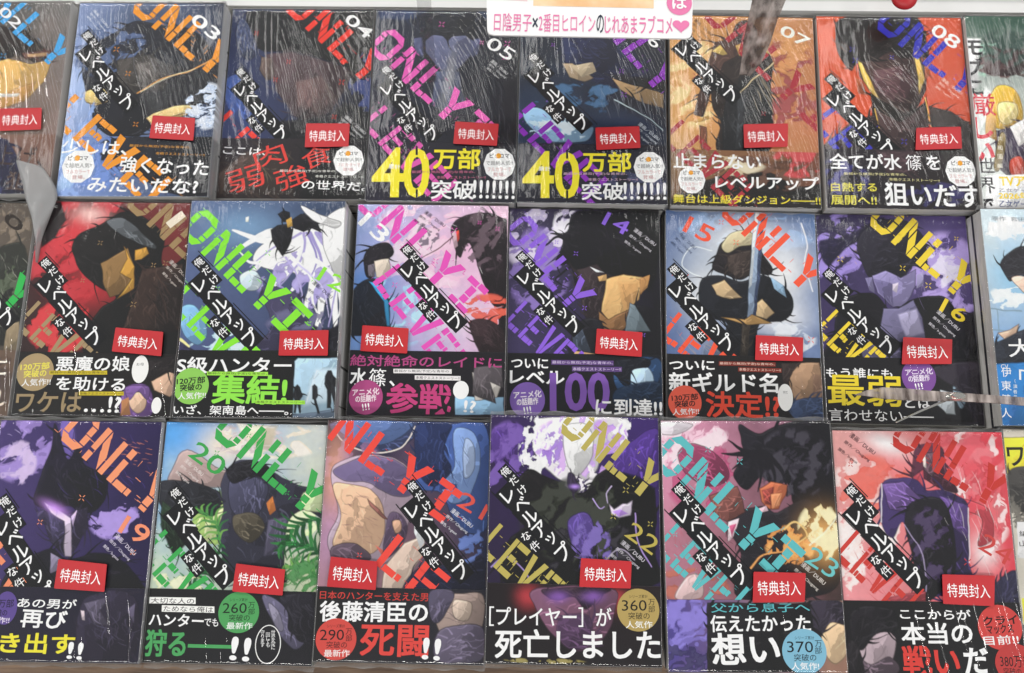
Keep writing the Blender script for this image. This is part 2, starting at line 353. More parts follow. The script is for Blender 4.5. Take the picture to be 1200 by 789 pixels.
   ('P','#3d2c2c',[(46.2,87.7),(66.2,100),(88.2,84.5),(91,107.1),(75.7,127.2),(50.8,122.6)],0.7),
   ('L','#ecc25a',[(46.2,87.7),(48.5,105.2)],0.7,0.7,1),
   ('L','#ecc25a',[(89.9,76.9),(93.5,104.5)],0.7,0.7,1),
   ('P','#332221',[(-2.1,123.4),(24.6,100.6),(45.9,92.7),(48.2,127.6),(-2.3,128.4)],0.7),
   ('P','#251d1a',[(92.8,84.5),(110.9,89.2),(130.4,104),(129.5,126.3),(80.3,127.1),(93.5,104.5)],0.5),
   ('X','#b9a59a',62.3,56.9,36.3,33.9,40,24.2,-35,12,0.23,5),
   ('X','#d98a60',20.5,52.3,14.5,29.1,20,17,-40,12,0.23,9),
  ],
  'bart': [
   ('B','#2b2028','#231a17','#1b1720','#1d1614'),
   ('P','#3b2a2e',[(45.9,127.6),(84.9,127),(78.8,146.7),(51.4,147.2)],1.7),
   ('F','#2e2c74',14.6,152.6,21.8,19.4,9.7,0.5,0.8,5,40),
   ('F','#2b2560',88.6,166,29.1,12.1,9.7,0.52,0.6,5,40),
  ],
  'clet': [
   ('T','漫画／DUBU',105.8,58.8,122.1,72.6,3.6,'#f0d8c8',0.01),
   ('T','原作／Chugong',102.7,62.5,119.3,76.5,2.9,'#f0d8c8',0),
   ('T','脚色／h-goon',99.6,66.1,111.8,76.4,2.9,'#f0d8c8',0),
  ],
  'blet': [
   ('T','全てが水',4.5,137,64.7,137,14.1,'#f6f4f0',0.035),
   ('T','篠',68.5,137.2,81.8,137.2,14.1,'#f6f4f0',0.012),
   ('T','を',85.9,137.2,97.7,137,13.2,'#f6f4f0',0.035),
   ('T','白熱する',4.1,160.2,42.5,160.1,8,'#e2d94c',0.025),
   ('T','展開へ!!',3.4,172,41.7,172.1,8.4,'#e2d94c',0.025),
   ('T','狙いだす',48.9,165.9,128.7,167,20.2,'#f6f4f0',0.035),
   ('T','最弱から無双(予定)な青年の、',15.3,148.3,68.3,148.6,2.8,'#e8e0a0',0.01),
   ('T','本格クエストストーリー!!',53.3,152.7,95.9,153.5,2.8,'#e8e0a0',0.01),
   ('disc','#f2f2ee',114.4,144.6,13,14.2,10),
   ('T','ピッコマ',107.1,137.4,123,137.1,4.2,'#1a1a1a',0.03),
   ('disc','#e8a020',114.4,137.3,2.2,2.4,9),
   ('T','で超絶人気!!',103.6,143.7,125.3,143.4,4,'#333333',0.01),
   ('T','フルカラーで',104.5,149.2,123.6,148.9,3.4,'#c88080',0),
   ('T','登場。',108.5,153.7,118.7,153.5,3.4,'#b06060',0),
  ],
  'band': 125.5,
 },
 '11': {
  'num': ('T', '11', 113.2, 12.1, 135.3, 36.7, 16.1, '#e8ddc8', 0.02),
  'only': ('ONLY', '#9a8058', (87.1, -2.2), (149.3, 52.1), 23.9),
  'lev': ('LEVEL', '#a08a66', (6.5, 100.3), (59.8, 141.8), 23.9),
  'title': ((14, 72.2), (59, 114.5)),
  'sticker': [(76.7, 107.5), (115.7, 110.6), (116, 130.5), (75.8, 127.2)],
  'art': [
   ('B','#3a1418','#7a2a2a','#1c1212','#181212'),
   ('F','#b02430',36.7,32.9,45.2,55.3,15.1,0.42,0.95,3,60),
   ('G','#f4d8d0',41.7,11.8,12.6,7.5,0,1),
   ('G','#d83a40',31,27.8,20.1,22.6,0,0.7),
   ('G','#b92c34',51.7,74.2,22.6,17.6,0,0.8),
   ('P','#1a1012',[(1.9,-1),(17.3,0.1),(23,14.7),(16.2,30.6),(4.9,41.3)],1),
   ('S','#100e0e',[(31,38.3),(36,27.7),(52.8,19.6),(69.3,8.7),(90.1,13.7),(106.9,29.3),(106.5,50.2),(114.6,55.2),(134,49.8),(141.7,130.6),(58.7,131.9),(53.5,109.6),(61.3,91.8),(72.5,81.5),(59.2,74.1),(42.7,61.5),(33.6,48.7)],0.4),
   ('S','#4e5256',[(57.5,16.8),(72.5,15.3),(97.4,34.7),(99.2,39.9),(82.2,33.6),(68.8,27.2)],0.5),
   ('P','#8a6a40',[(56.8,53.5),(77.9,40.2),(84.3,53.1),(83.5,68.6),(74.7,78.9),(67.5,81.6),(61.1,68.9)],0.5),
   ('P','#c9963e',[(74.7,38.9),(78.9,49.3),(73.9,61),(83.7,66),(73.9,82.8),(86.6,73.6),(85.8,55.7)],0.4),
   ('P','#c9963e',[(84.3,41.4),(92.8,38.7),(95.8,43.8),(90.1,49.1),(85.3,50.5)],0.4),
   ('P','#2f211c',[(92.4,58.1),(124.3,52.5),(129.5,105.9),(89.3,121.5),(80.6,109.2),(87.4,81.3)],0.6),
   ('P','#1d1513',[(105.6,65.7),(126.3,73),(124.9,108.5),(106,116.3)],1),
   ('X','#503a30',107.8,86.1,20.1,25.1,18,27.6,-60,20,0.45,5),
   ('F','#c02a30',31,107.4,27.6,22.6,11.6,0.5,0.9,5,70),
   ('X','#140c0c',24.2,54,25.1,37.7,40,7.5,-30,70,0.6,5),
  ],
  'bart': [
   ('B','#131110','#181312','#12100f','#161312'),
   ('P','#d9b398',[(109.6,150.8),(126.8,140.7),(132.7,138.1),(134.4,155.2),(125.4,162.7),(112.8,158)],0.4),
   ('S','#1a1516',[(103.2,136.1),(122.1,129.7),(132,130.7),(133.4,145.5),(118.6,143.3),(109.6,150.8)],0.4),
   ('S','#6a4a86',[(88.3,156),(107.6,154.4),(112.4,177.3),(88.3,177.8)],0.4),
   ('S','#e0bca0',[(93.7,160.8),(105.8,160.6),(107,171.4),(101.4,176.3),(94.9,171.6)],0.4),
   ('S','#7a5898',[(88.7,155.5),(107.6,154.4),(108.2,165.4),(99.5,158.7),(93.7,165.6)],0.4),
   ('P','#b07a50',[(86.5,165.7),(92.7,163.2),(95.6,178.1),(87.9,178.2)],0.4),
  ],
  'clet': [
   ('T','漫画／DUBU',114,50.1,130.5,65.3,3.5,'#d8ccc4',0.01),
   ('T','原作／Chugong',111.6,55.3,128.4,70.8,2.8,'#d8ccc4',0),
   ('T','脚色／h-goon',109.1,60.5,121.5,71.8,2.8,'#d8ccc4',0),
   ('T','MFC',7.7,4.8,14.9,4.7,2,'#e8e8e8',0.02),
  ],
  'blet': [
   ('T','悪魔の娘',31.2,137.6,90.6,136.7,12.1,'#f4f2ee',0.035),
   ('T','を助ける',33.3,153.4,88.6,153.6,11.1,'#f4f2ee',0.035),
   ('T','ワケは',2.7,169,55.5,168.1,16.4,'#9a8664',0.03),
   ('T','…!?',58.1,169.6,87.2,169.9,13,'#f4f2ee',0.035),
   ('disc','#f0f0ec',99.4,141,6.7,11.2,24),
   ('T','お母',96,137.1,101.9,137,2.4,'#333333',0),
   ('disc','#f0f0ec',115.5,169.9,4,6.6,20),
   ('disc','#a8926c',15.1,144.7,14.9,15.3,40),
   ('T','120万部',2.8,140.9,26,139.2,5.7,'#e8dc58',0.04),
   ('T','突破の',6.2,146.6,24.2,145.1,5.7,'#e8dc58',0.04),
   ('T','人気作!!',5.3,153.6,28.6,152.2,5.7,'#f4f4f0',0.02),
   ('quad','#c8b428',[(26.4,143.4),(73,142.6),(73.4,145.8),(26.8,146.6)]),
   ('quad','#c8b428',[(52.2,159.9),(88.3,159.3),(88.7,162.4),(52.6,162.9)]),
   ('T','最弱から無双(予定)な青年の、',27.3,144.9,72.4,144.3,2.2,'#2a2410',0.01),
   ('T','本格クエストストーリー!!',53.1,161.4,87.8,160.8,2.2,'#2a2410',0.01),
  ],
  'band': 128.2,
 },
 '12': {
  'num': ('T', '12', 109.5, 61.3, 129.6, 72.6, 12.3, '#8ee23a', 0.01),
  'only': ('ONLY I', '#86e234', (8.6, 23.1), (89.1, 99.1), 25.2),
  'lev': ('LEVE', '#86e234', (2.8, 85.7), (55.1, 133.7), 23.5),
  'title': ((12.6, 71.3), (56.7, 114.8)),
  'sticker': [(80.8, 110), (119.5, 109.3), (119.9, 129.9), (80.9, 130.1)],
  'art': [
   ('B','#5a6a92','#3a4a66','#46507c','#2c2c46'),
   ('G','#7aa0c4',44.7,23,32.1,17.3,0,0.8),
   ('G','#30405c',123.4,4.4,29.7,14.8,0,0.8),
   ('S','#eef0fa',[(60.7,38.4),(79.9,28),(96.8,20.2),(113.9,14.9),(131,7),(136.2,66.3),(121.9,73.9),(104.5,68.9),(86.9,61.4),(69.5,58.9),(54.2,51.3)],0.4),
   ('L','#f4f5fc',[(92.3,28),(64.8,34.6),(36.2,25.6)],9.9,0.5,1),
   ('L','#eef0fa',[(92.3,28),(63.8,28.7),(36.4,45)],10.9,0.5,1),
   ('L','#f4f5fc',[(92.3,28),(74.4,39.7),(47.9,66.6)],11.4,0.5,1),
   ('L','#eef0fa',[(92.3,28),(88.7,51.8),(70.6,75.4)],12.4,0.5,1),
   ('L','#f6f6fd',[(94.8,28),(99.3,53.1),(86.6,77.8)],12.8,0.5,1),
   ('L','#f4f5fc',[(97.2,28),(104.5,64.5),(97,100.3)],13.8,0.5,1),
   ('L','#eef0fa',[(99.7,28),(112.7,67.4),(108.7,110.9)],14.8,0.5,1),
   ('L','#f6f6fd',[(104.7,27.9),(118.5,67.6),(125,111.3)],16.3,0.5,1),
   ('L','#f4f5fc',[(107.2,27.9),(121.4,60),(135.9,101.3)],14.8,0.5,1),
   ('L','#eef0fa',[(109.6,27.9),(119.4,48.5),(136.5,73.8)],12.4,0.5,1),
   ('L','#a79ed0',[(92.3,28),(71.9,39.7),(52.1,56.4)],2.2,0.5,1),
   ('L','#a79ed0',[(94.8,28),(93.5,49.2),(75.5,75.4)],2.5,0.5,1),
   ('L','#9d93ca',[(99.7,28),(110.6,57.5),(99.9,96.5)],3,0.5,1),
   ('L','#a79ed0',[(104.7,27.9),(122.4,60),(118.7,106.4)],3,0.5,1),
   ('L','#9d93ca',[(107.2,27.9),(126.4,54.9),(131.5,96.4)],3,0.5,1),
   ('L','#8f84c0',[(97.2,28),(106.1,53.7),(90.4,79.1)],2,0.5,1),
   ('L','#b4acd8',[(109.6,27.9),(115.2,39.5),(133.7,66.3)],2.5,0.5,1),
   ('F','#9a90c6',94.4,63.9,37.1,32.1,14.8,0.54,0.9,4,60),
   ('S','#f4f4fc',[(113.8,12.3),(131.1,9.6),(133.7,66.3),(126.8,73.9),(118.5,56.2),(110.1,35.7)],0.7),
   ('P','#101015',[(83.6,16.1),(91.3,10.8),(101.4,12.9),(110.6,18.1),(106.3,20.2),(109.1,27.4),(101.5,24.3),(94.7,26.9),(85.6,23.3)],0.4),
   ('P','#101015',[(71.8,10.9),(76.6,7.7),(81.7,9.8),(82.7,17.1),(77.3,18.2)],0.4),
   ('P','#101015',[(67.3,25.5),(72.5,21.3),(80.4,19.7),(85.2,25.4),(84.3,34.7),(79.1,47.6),(73.8,42),(69.4,34.8)],0.4),
   ('L','#f8f8ff',[(86.1,48.6),(101.7,63.9),(105.4,86.5),(113.8,106.4)],3.5,0.5,1),
   ('L','#f8f8ff',[(95.8,46),(118.8,61.3),(127.4,86.4),(124.5,101.4)],4,0.5,1),
   ('L','#f8f8ff',[(61.8,53.8),(49.2,51.3),(39.7,38.5)],3,0.2,1),
   ('L','#cfc8ec',[(91.3,53.7),(112.1,73.9),(118.3,98.9)],1.7,0.2,1),
   ('L','#b8aede',[(81.2,48.6),(92.1,66.4),(98.4,91.6)],1.7,0.2,1),
   ('P','#caa04a',[(79.2,16.3),(83.5,13.7),(84.5,21.5),(80.6,22.8)],0.4),
   ('S','#f0f2fa',[(90.9,4.5),(108.8,12.3),(124,17.5),(119.3,22.7),(101.6,16.3)],0.4),
   ('S','#cfe0ea',[(44,64.1),(54.7,59),(62.8,69.1),(58.4,76.7),(48.4,74.2)],0.4),
   ('S','#35324a',[(63.1,74.1),(92.8,79.1),(98.8,99),(118.8,108.8),(130.5,101.4),(131.9,130.9),(55,131.3),(72.6,106.6)],0.6),
   ('F','#5c5a7c',97,109,29.7,19.8,11.4,0.5,0.8,6,70),
   ('P','#15141c',[(118.8,108.8),(130.6,103.8),(131.9,130.9),(117.5,130.9)],0.4),
   ('S','#7fb2dc',[(-1.6,92),(10.4,89.5),(21.8,109.3),(15.6,121.7),(2.6,111.9)],0.7),
   ('F','#bfe0f2',34.5,116.7,27.2,17.3,10.9,0.5,0.9,8,30),
   ('P','#2a2844',[(-1.8,116.8),(21.2,131.4),(-0.5,131.6)],0.7),
   ('L','#f2e6a0',[(0.6,116.8),(8.4,122.9)],2.2,0.5,1),
   ('P','#e8ece0',[(46.1,13.8),(48.5,13),(48.4,18.3),(45.9,18.3)],0.4),
  ],
  'bart': [
   ('B','#121212','#121212','#121212','#141414'),
   ('P','#a9c8dc',[(93.2,134),(95.9,131),(130,131.3),(130.6,176.5),(94.3,176.3)],0.4),
   ('P','#c6dbe8',[(110.8,140.7),(129,140.6),(130.2,164.6),(102.9,169.5)],2.5),
   ('P','#5a6a7c',[(94.3,177.2),(130.6,171.3),(130.9,178.9),(94.4,179.1)],0.4),
   ('P','#17181c',[(94.5,155.7),(96.7,153.3),(99.2,155.2),(101.5,162.4),(99.3,164.8),(100.9,175.5),(99.4,175.5),(97,166),(96.6,175.5),(94.9,175.5),(95,164.8),(93.4,162.4)],0.4),
   ('P','#17181c',[(108.7,154.2),(110.5,152.8),(112.6,155.1),(113.9,162.3),(112.6,164.7),(115.6,175.4),(113.7,175.4),(110.7,165.2),(109.3,164.7)],0.4),
   ('P','#17181c',[(118.3,146.7),(120.5,142.1),(123.4,142.1),(125,145.9),(129.5,150.2),(128.4,156.3),(126.9,155.1),(128.7,173),(126.8,173),(124.3,159.9),(123.4,171.3),(121.1,171.3),(120.8,157.5),(118.2,152.7)],0.4),
  ],
  'clet': [
   ('T','漫画／DUBU',104.5,68.9,120.3,82,3.7,'#1c1c28',0.01),
   ('T','原作／Chugong',100.4,75,116.6,88.2,3,'#1c1c28',0),
   ('T','脚色／h-goon',96.3,81.1,108.2,90.8,3,'#1c1c28',0),
  ],
  'blet': [
   ('T','S級ハンター',0.6,137.7,91,137.7,13,'#f4f4f2',0.035),
   ('T','集結!',30.1,156.6,88.5,157.2,22.8,'#8fe04a',0.045),
   ('T','いざ、架南島へ――。',0.6,173.2,90.9,173.4,7.4,'#f2f2ee',0.03),
   ('disc','#8cc858',12.7,154.5,14.1,14.5,40),
   ('T','120万部',1.2,150.9,23.4,149.4,5.4,'#141414',0.04),
   ('T','突破の',4.2,156.1,21.3,154.9,5.4,'#141414',0.04),
   ('T','人気作!!',3,162.7,25.1,161.6,5.4,'#f4f4f0',0.02),
   ('quad','#9fe04a',[(24.4,142.9),(72.9,143),(73.1,146.2),(24.6,145.9)]),
   ('quad','#9fe04a',[(64.5,165.3),(103.5,165.5),(103.7,168.6),(64.7,168.3)]),
   ('T','最弱から無双(予定)な青年の、',25.2,144.4,72.3,144.5,2.1,'#142008',0.01),
   ('T','本格クエストストーリー!!',65.3,166.8,102.9,167,2.1,'#142008',0.01),
  ],
  'band': 125.5,
 },
 '13': {
  'num': ('T', '13', 4.8, 11.8, 25.2, 29.9, 13.9, '#f2f2f4', 0.02),
  'only': ('ONLY I', '#e050b4', (13.6, -2.9), (95, 77.7), 24.8),
  'lev': ('LEVEL', '#e050b4', (31.9, 67.2), (88.2, 138.7), 23.6),
  'title': ((45, 57.3), (85.8, 99.3)),
  'sticker': [(9.7, 105.3), (47.8, 107.3), (47.3, 128.3), (9.1, 126.7)],
  'art': [
   ('B','#98a8d8','#ecc4da','#4a84c4','#dcb4cc'),
   ('F','#f0c8dc',55.4,38.6,44.6,44.6,17.4,0.45,0.8,3,30),
   ('G','#e8b4d0',87.8,40.8,29.8,37.2,0,0.7),
   ('G','#3f7cc4',12.5,75.1,22.3,32.2,0,0.8),
   ('F','#9ccce8',40.4,92.4,32.2,29.8,14.9,0.5,0.8,7,50),
   ('G','#f4e6f0',82.1,96.8,17.4,14.9,0,0.7),
   ('S','#141018',[(7.4,47),(13,36.5),(25.4,33.8),(31.9,41.5),(28.5,48),(18.7,50.7),(16.9,63.5),(10.6,62.3)],0.4),
   ('P','#d6c8b8',[(16.7,49.9),(28.5,48),(30.2,58.2),(24.4,64.7),(18.9,63.5)],0.4),
   ('P','#6b6470',[(11.4,53.4),(16.8,52),(18.1,63.5),(13.1,62.3)],0.4),
   ('S','#0e1420',[(0.2,75.2),(12,64.9),(22,67.3),(30.1,82.4),(32.3,102.5),(32.6,110),(-0.2,112.9),(-2.2,98)],0.4),
   ('P','#3aa0d8',[(13.4,67.4),(20.9,69.9),(30.2,85),(32.4,105),(29.9,105),(26.5,85)],0.4),
   ('S','#1b1218',[(79.6,17.4),(91.9,8.1),(106.8,6.6),(121.9,10.3),(127.2,24.7),(127.8,125.9),(119.3,126),(121.1,96.3),(113.5,81.3),(105.6,61.1),(95,32.9),(87.9,45.9),(82.7,35.6)],0.4),
   ('F','#54424c',107.4,30.1,19.8,27.3,8.9,0.5,0.8,4,60),
   ('P','#d84a3a',[(83.6,23.9),(86,22.1),(87,29.1),(85.1,33)],0.4),
   ('P','#c9a8b4',[(80.4,25.3),(83.5,22.1),(85.7,35.6),(82.8,38.2)],0.4),
   ('L','#5a2a38',[(81.2,27.9),(65.5,41),(50.9,50.3)],1,0.5,1),
   ('F','#d2503c',111.3,91.4,22.3,14.9,9.9,0.5,0.9,4,10),
   ('S','#2a1c20',[(96.9,101.6),(113.9,98.9),(125.7,108.7),(125.4,127.2),(107.2,127.4)],0.5),
   ('L','#e8a8b0',[(84.7,101.8),(101.5,91.5),(123.4,87.4)],1.5,0.5,0.8),
   ('F','#3a3048',60,28.1,9.9,14.9,6,0.55,0.7,4,60),
   ('X','#f6eef6',71,59,39.7,49.6,26,14.9,-45,30,0.36,3),
  ],
  'bart': [
   ('B','#141018','#18141a','#141018','#161218'),
   ('P','#8fb8d8',[(87.8,163),(126,162.4),(126.3,176.8),(88.2,177.4)],0.4),
   ('P','#d6cfc8',[(100.4,143.4),(119.6,138.3),(124.6,150.4),(120.1,162.5),(103.4,165.2)],0.4),
   ('P','#4a4448',[(101.5,138.6),(124.3,135.8),(125.9,155.2),(115,150.5),(120.1,167.3),(100.9,160.4)],0.4),
  ],
  'clet': [
   ('T','漫画／DUBU',56.7,5.9,74.2,18.3,3.7,'#3a3040',0.01),
   ('T','原作／Chugong',52.3,9.6,70.1,22.3,3,'#3a3040',0),
   ('T','脚色／h-goon',48,13.4,61.1,22.6,3,'#3a3040',0),
  ],
  'blet': [
   ('T','絶対絶命のレイドに',1,134.1,124.3,134.5,9.3,'#b0447e',0.03),
   ('T','水',1.8,147.6,15.1,147.9,14.3,'#f4f2f2',0.035),
   ('T','篠',16.8,147.9,30.8,148.2,14.8,'#f4f2f2',0.012),
   ('T','、',33.4,152.6,38.2,152.8,4.5,'#f4f2f2',0.03),
   ('T','参戦',32,164.4,83.8,165.1,24.1,'#c03c78',0.04),
   ('T','!?',94.4,170.2,104,170.9,9.8,'#f4f4f4',0.03),
   ('disc','#f0f0ee',91.7,157.3,6.4,7.5,24),
   ('disc','#a8447c',15.2,164.2,13.7,14.1,40),
   ('T','アニメ化',4.2,160.6,25.7,159,5.5,'#f0dce4',0.04),
   ('T','の話題作',7,165.9,23.6,164.6,5.5,'#f0dce4',0.04),
   ('T','!!!',12.7,172.5,18.5,171.4,5.5,'#f4f4f0',0.02),
   ('quad','#e8e4e4',[(36.4,140.7),(83.7,140.4),(83.8,144.1),(36.6,144.3)]),
   ('quad','#e8e4e4',[(54,145.8),(91.1,145.9),(91.2,149.6),(54.2,149.4)]),
   ('T','最弱から無双(予定)な青年の、',37.2,142.5,83.1,142.3,2.5,'#1a1a1a',0.01),
   ('T','本格クエストストーリー!!',54.8,147.6,90.4,147.8,2.5,'#1a1a1a',0.01),
  ],
  'band': 125.5,
 },
 '14': {
  'num': ('T', '14', 80.9, 7.2, 101, 17.6, 12.4, '#8a62d8', 0.02),
  'only': ('ONLY', '#8a5ed6', (10.3, 20), (57, 75.4), 23.8),
  'lev': ('LEVEL', '#8a5ed6', (10.2, 95.1), (57.1, 137), 23.8),
  'title': ((13.4, 60.5), (54.6, 100.8)),
  'sticker': [(73.7, 104.6), (111.2, 107.3), (110.2, 127.8), (72.2, 125.6)],
  'art': [
   ('B','#3c3454','#0f0d14','#3a3158','#101014'),
   ('F','#c8bce0',29.3,25.1,37.5,32.5,15,0.47,0.9,3,50),
   ('F','#7a64a8',24.5,53.9,27.5,37.5,14,0.47,0.85,5,40),
   ('F','#e4def0',49.4,14.2,12.5,15,9,0.45,0.9,8,60),
   ('S','#0d0b12',[(54.4,3.5),(74.6,1.2),(125.1,1.1),(124.2,52.6),(116.5,70.7),(109.2,60.5),(86.8,60.8),(66.9,63.7),(57,69),(52,50.9),(39.5,48.5),(45.6,27.5),(34.3,22.4),(49.4,19.5)],0.4),
   ('L','#0d0b12',[(62,32.5),(41.9,24.9),(29.3,33),(19.2,27.8)],3,0.5,1),
   ('L','#0d0b12',[(59.5,40.4),(44.4,38),(39.5,48.5)],2.3,0.5,1),
   ('L','#0d0b12',[(57,48.3),(39.6,61.5),(49.5,69.1)],1.8,0.5,1),
   ('P','#2f2528',[(57,53.5),(74.4,48),(81.9,58.3),(79.2,89.1),(74.2,101.8),(64.4,94.4),(59.5,71.5)],0.4),
   ('P','#d8ad72',[(81.8,62.2),(96.8,56.8),(111.7,59.2),(108.9,78.5),(96.4,91.4),(84.1,96.6),(78,89.1)],0.4),
   ('P','#c49660',[(91.8,63.3),(109.1,63.1),(106.5,78.5),(96.5,88.8)],1.3),
   ('P','#d8ad72',[(74.4,59.7),(81.9,57.8),(82.3,63),(75.6,63.6)],0.4),
   ('P','#e8ecf8',[(68.9,50.7),(79.9,55.8),(73.2,55.3)],0.4),
   ('P','#8a6440',[(75.5,89.1),(84.1,96.1),(101.4,86.2),(98.8,101.5),(88.9,114.1),(76.7,109.3)],0.4),
   ('P','#b48450',[(109.2,60.5),(117.9,57.8),(116.5,68.2),(110.2,74.6)],0.4),
   ('S','#15141a',[(59.5,99.5),(76.7,96.7),(84,114.2),(98.7,106.5),(106.4,83.6),(125.9,93.5),(126.5,128.5),(54.6,129.6)],0.4),
   ('P','#6a7880',[(101.5,81.1),(106.4,83.6),(118.3,106.2),(108.5,106.3),(101.1,114),(97.5,106.5)],0.4),
   ('P','#3a4250',[(53.3,103.4),(60.7,99.5),(69.3,124.4),(54.6,122.1)],0.4),
   ('P','#c9a070',[(55.8,123.4),(74.1,125.6),(96.1,128),(54.6,128.6)],0.4),
   ('X','#9a84c8',19.7,64.3,20,50,26,12.5,-40,40,0.36,3),
   ('X','#2a2434',92.1,26.9,27.5,20,30,30,-80,14,0.3,3),
  ],
  'bart': [
   ('B','#0f0d13','#10131a','#0f0d13','#0f1016'),
   ('S','#2b4a72',[(89.2,134),(103.4,128.9),(124.8,129.1),(123.7,148.3),(103,160.8),(89.8,153.7)],0.5),
   ('S','#b8d4ec',[(100.8,138.8),(115.4,136.1),(120.1,148.4),(110.3,155.8),(103.1,151.1)],0.6),
   ('S','#10131c',[(88.7,131.6),(115.5,128.7),(115.4,136.1),(103.2,138.8),(100.7,151.1),(93.4,148.7)],0.4),
   ('S','#15263c',[(91,153.7),(124.9,148.3),(124.5,167.8),(90.8,168.3)],0.8),
  ],
  'clet': [
   ('T','漫画／DUBU',106,17.5,123.8,31,3.8,'#d8d4dc',0.01),
   ('T','原作／Chugong',101.9,22.8,120.1,36.5,3,'#d8d4dc',0),
   ('T','脚色／h-goon',97.8,28.1,111.2,38.2,3,'#d8d4dc',0),
  ],
  'blet': [
   ('T','ついに',3.4,134,33.9,134.3,8.5,'#f4f4f4',0.035),
   ('T','レベル',2.4,145.7,47.4,145.7,11,'#f4f4f4',0.035),
   ('T','100',35.3,157.4,84.2,156.7,32,'#7a52a8',0.04),
   ('T','に到達!!',72.8,169,126.4,169.2,13.5,'#f4f4f4',0.035),
   ('disc','#7c5cae',17.2,164.5,14.3,14.7,40),
   ('T','アニメ化',5.9,160.7,28.4,159,5.8,'#f0e8f8',0.04),
   ('T','の話題作',8.6,166.4,25.9,165,5.8,'#f0e8f8',0.04),
   ('T','!!!',14.3,173.3,20.4,172.2,5.8,'#f4f4f0',0.02),
   ('quad','#5a4078',[(36.3,131),(87.5,131),(87.5,135.1),(36.4,135.1)]),
   ('quad','#5a4078',[(53.4,136.2),(94.3,136.1),(94.2,140.2),(53.4,140.3)]),
   ('T','最弱から無双(予定)な青年の、',37.1,133.1,86.8,133.1,2.8,'#d8c8e8',0.01),
   ('T','本格クエストストーリー!!',54.1,138.3,93.5,138.2,2.8,'#d8c8e8',0.01),
  ],
  'band': 125.5,
 },
 '15': {
  'num': ('T', '15', 17.3, 11.7, 39.4, 23, 15.3, '#f0583a', 0.02),
  'only': ('ONLY', '#f0583a', (62.6, -1.6), (118.7, 53.6), 25.1),
  'lev': ('LEVEL', '#f0583a', (8.4, 105.5), (68.9, 151.2), 24.6),
  'title': ((8.7, 71), (50.2, 114.4)),
  'sticker': [(73.6, 108.2), (112.6, 109.1), (111.4, 129.1), (72.4, 129.3)],
  'art': [
   ('B','#3a5a92','#4a6a9c','#5a6c96','#7c8cb0'),
   ('F','#6f96c8',64.7,18.3,62.8,20.1,17.6,0.5,0.7,3,20),
   ('G','#e6eef6',56.4,52.8,47.7,47.7,0,0.55),
   ('G','#f4f8fc',67,26.2,27.6,17.6,0,0.9),
   ('G','#eef4fa',98.8,54.2,20.1,27.6,20,0.85),
   ('G','#eef4fa',31.1,74.2,15.1,22.6,0,0.7),
   ('G','#f4f8fc',95.1,90.3,22.6,15.1,0,0.8),
   ('L','#f4f8fc',[(115.4,9),(119.7,27.4),(116.5,45.9),(123.1,69)],1,0.8,0.9),
   ('L','#e8f0f8',[(39.2,34.9),(21.6,32.8),(13.9,48.8),(28.8,58.8)],0.8,0.8,0.8),
   ('S','#1a1619',[(42.9,37.5),(48.1,26.8),(62.2,17.1),(74.7,20.7),(81.8,36.4),(90.2,49.2),(86.3,55.8),(73.8,54.9),(63.7,60.4),(51.3,56.8),(38.9,50.7)],0.4),
   ('S','#cfc29c',[(47.3,30.7),(54.6,20),(67.3,16.1),(77.2,22),(74.5,28.7),(61.9,31.7),(51.7,37.2)],0.4),
   ('P','#3a302c',[(51.6,39.8),(71.8,34),(73.8,54.9),(61.2,59.1),(52.6,52.9)],0.5),
   ('S','#14161c',[(28.7,64),(43.8,57),(63.7,61.7),(81.3,56),(100.8,67.1),(106.5,82.3),(97.4,95.3),(77.6,98.5),(71.9,127.6),(37.7,128.6),(50.5,99.2),(30.8,92.2)],0.4),
   ('P','#c9ad84',[(38.7,66.3),(48.7,60.8),(63.3,75.9),(53.4,77.5),(42.3,73.9)],0.4),
   ('P','#c9ad84',[(73.1,82),(80.7,76.7),(90.2,87.9),(82.7,93.2),(75.3,90.9)],0.4),
   ('P','#8fb0cc',[(87.5,57.1),(98.4,64.6),(100.6,74.8),(90.9,67.4)],0.5),
   ('P','#93a6c0',[(76.3,-0.7),(84.9,-0.9),(74,96),(67.3,96.2),(69.1,65.4)],0.4),
   ('P','#dfe8f2',[(76.3,-0.7),(79.3,-0.8),(71.5,65.3),(69,68)],0.4),
   ('P','#34405c',[(81.9,-0.8),(84.9,-0.9),(74.2,96),(71.7,96.1)],0.4),
   ('P','#b08a54',[(45.6,93),(65.4,95),(71.7,89.7),(87.5,96.9),(70.2,98.7),(67.4,111.4),(63.7,111.5),(64,98.9)],0.4),
   ('P','#2c2620',[(62.8,98.9),(70.2,98.7),(67.1,126.5),(60.9,126.6)],0.4),
   ('P','#6f7c98',[(33,109.9),(47.5,127),(27.9,128.9)],0.5),
   ('F','#cfd8e4',99.4,110.5,25.1,15.1,12.6,0.5,0.8,4,20),
   ('X','#c8a460',28,117.6,15.1,10.1,12,17.6,-45,20,0.45,4),
  ],
  'bart': [
   ('B','#141214','#16130f','#141214','#151311'),
   ('P','#a58468',[(99.9,130.5),(125.5,129.2),(128.8,154.3),(119.2,164.4),(104.8,162.4),(100.4,150.3)],0.4),
   ('P','#2c2220',[(93.8,130.7),(110.9,129.6),(103.3,137.8),(98,150.3),(95.3,145.5)],0.4),
   ('P','#6f5646',[(120.2,139.8),(129.5,139.5),(129,161.6),(119.2,164.4)],1),
   ('S','#2e3c58',[(102.4,162.4),(130.3,159.2),(130.3,176.2),(104.3,177)],0.5),
  ],
  'clet': [
   ('T','漫画／DUBU',11.6,21.1,25.4,34,3.8,'#2c3a5c',0.01),
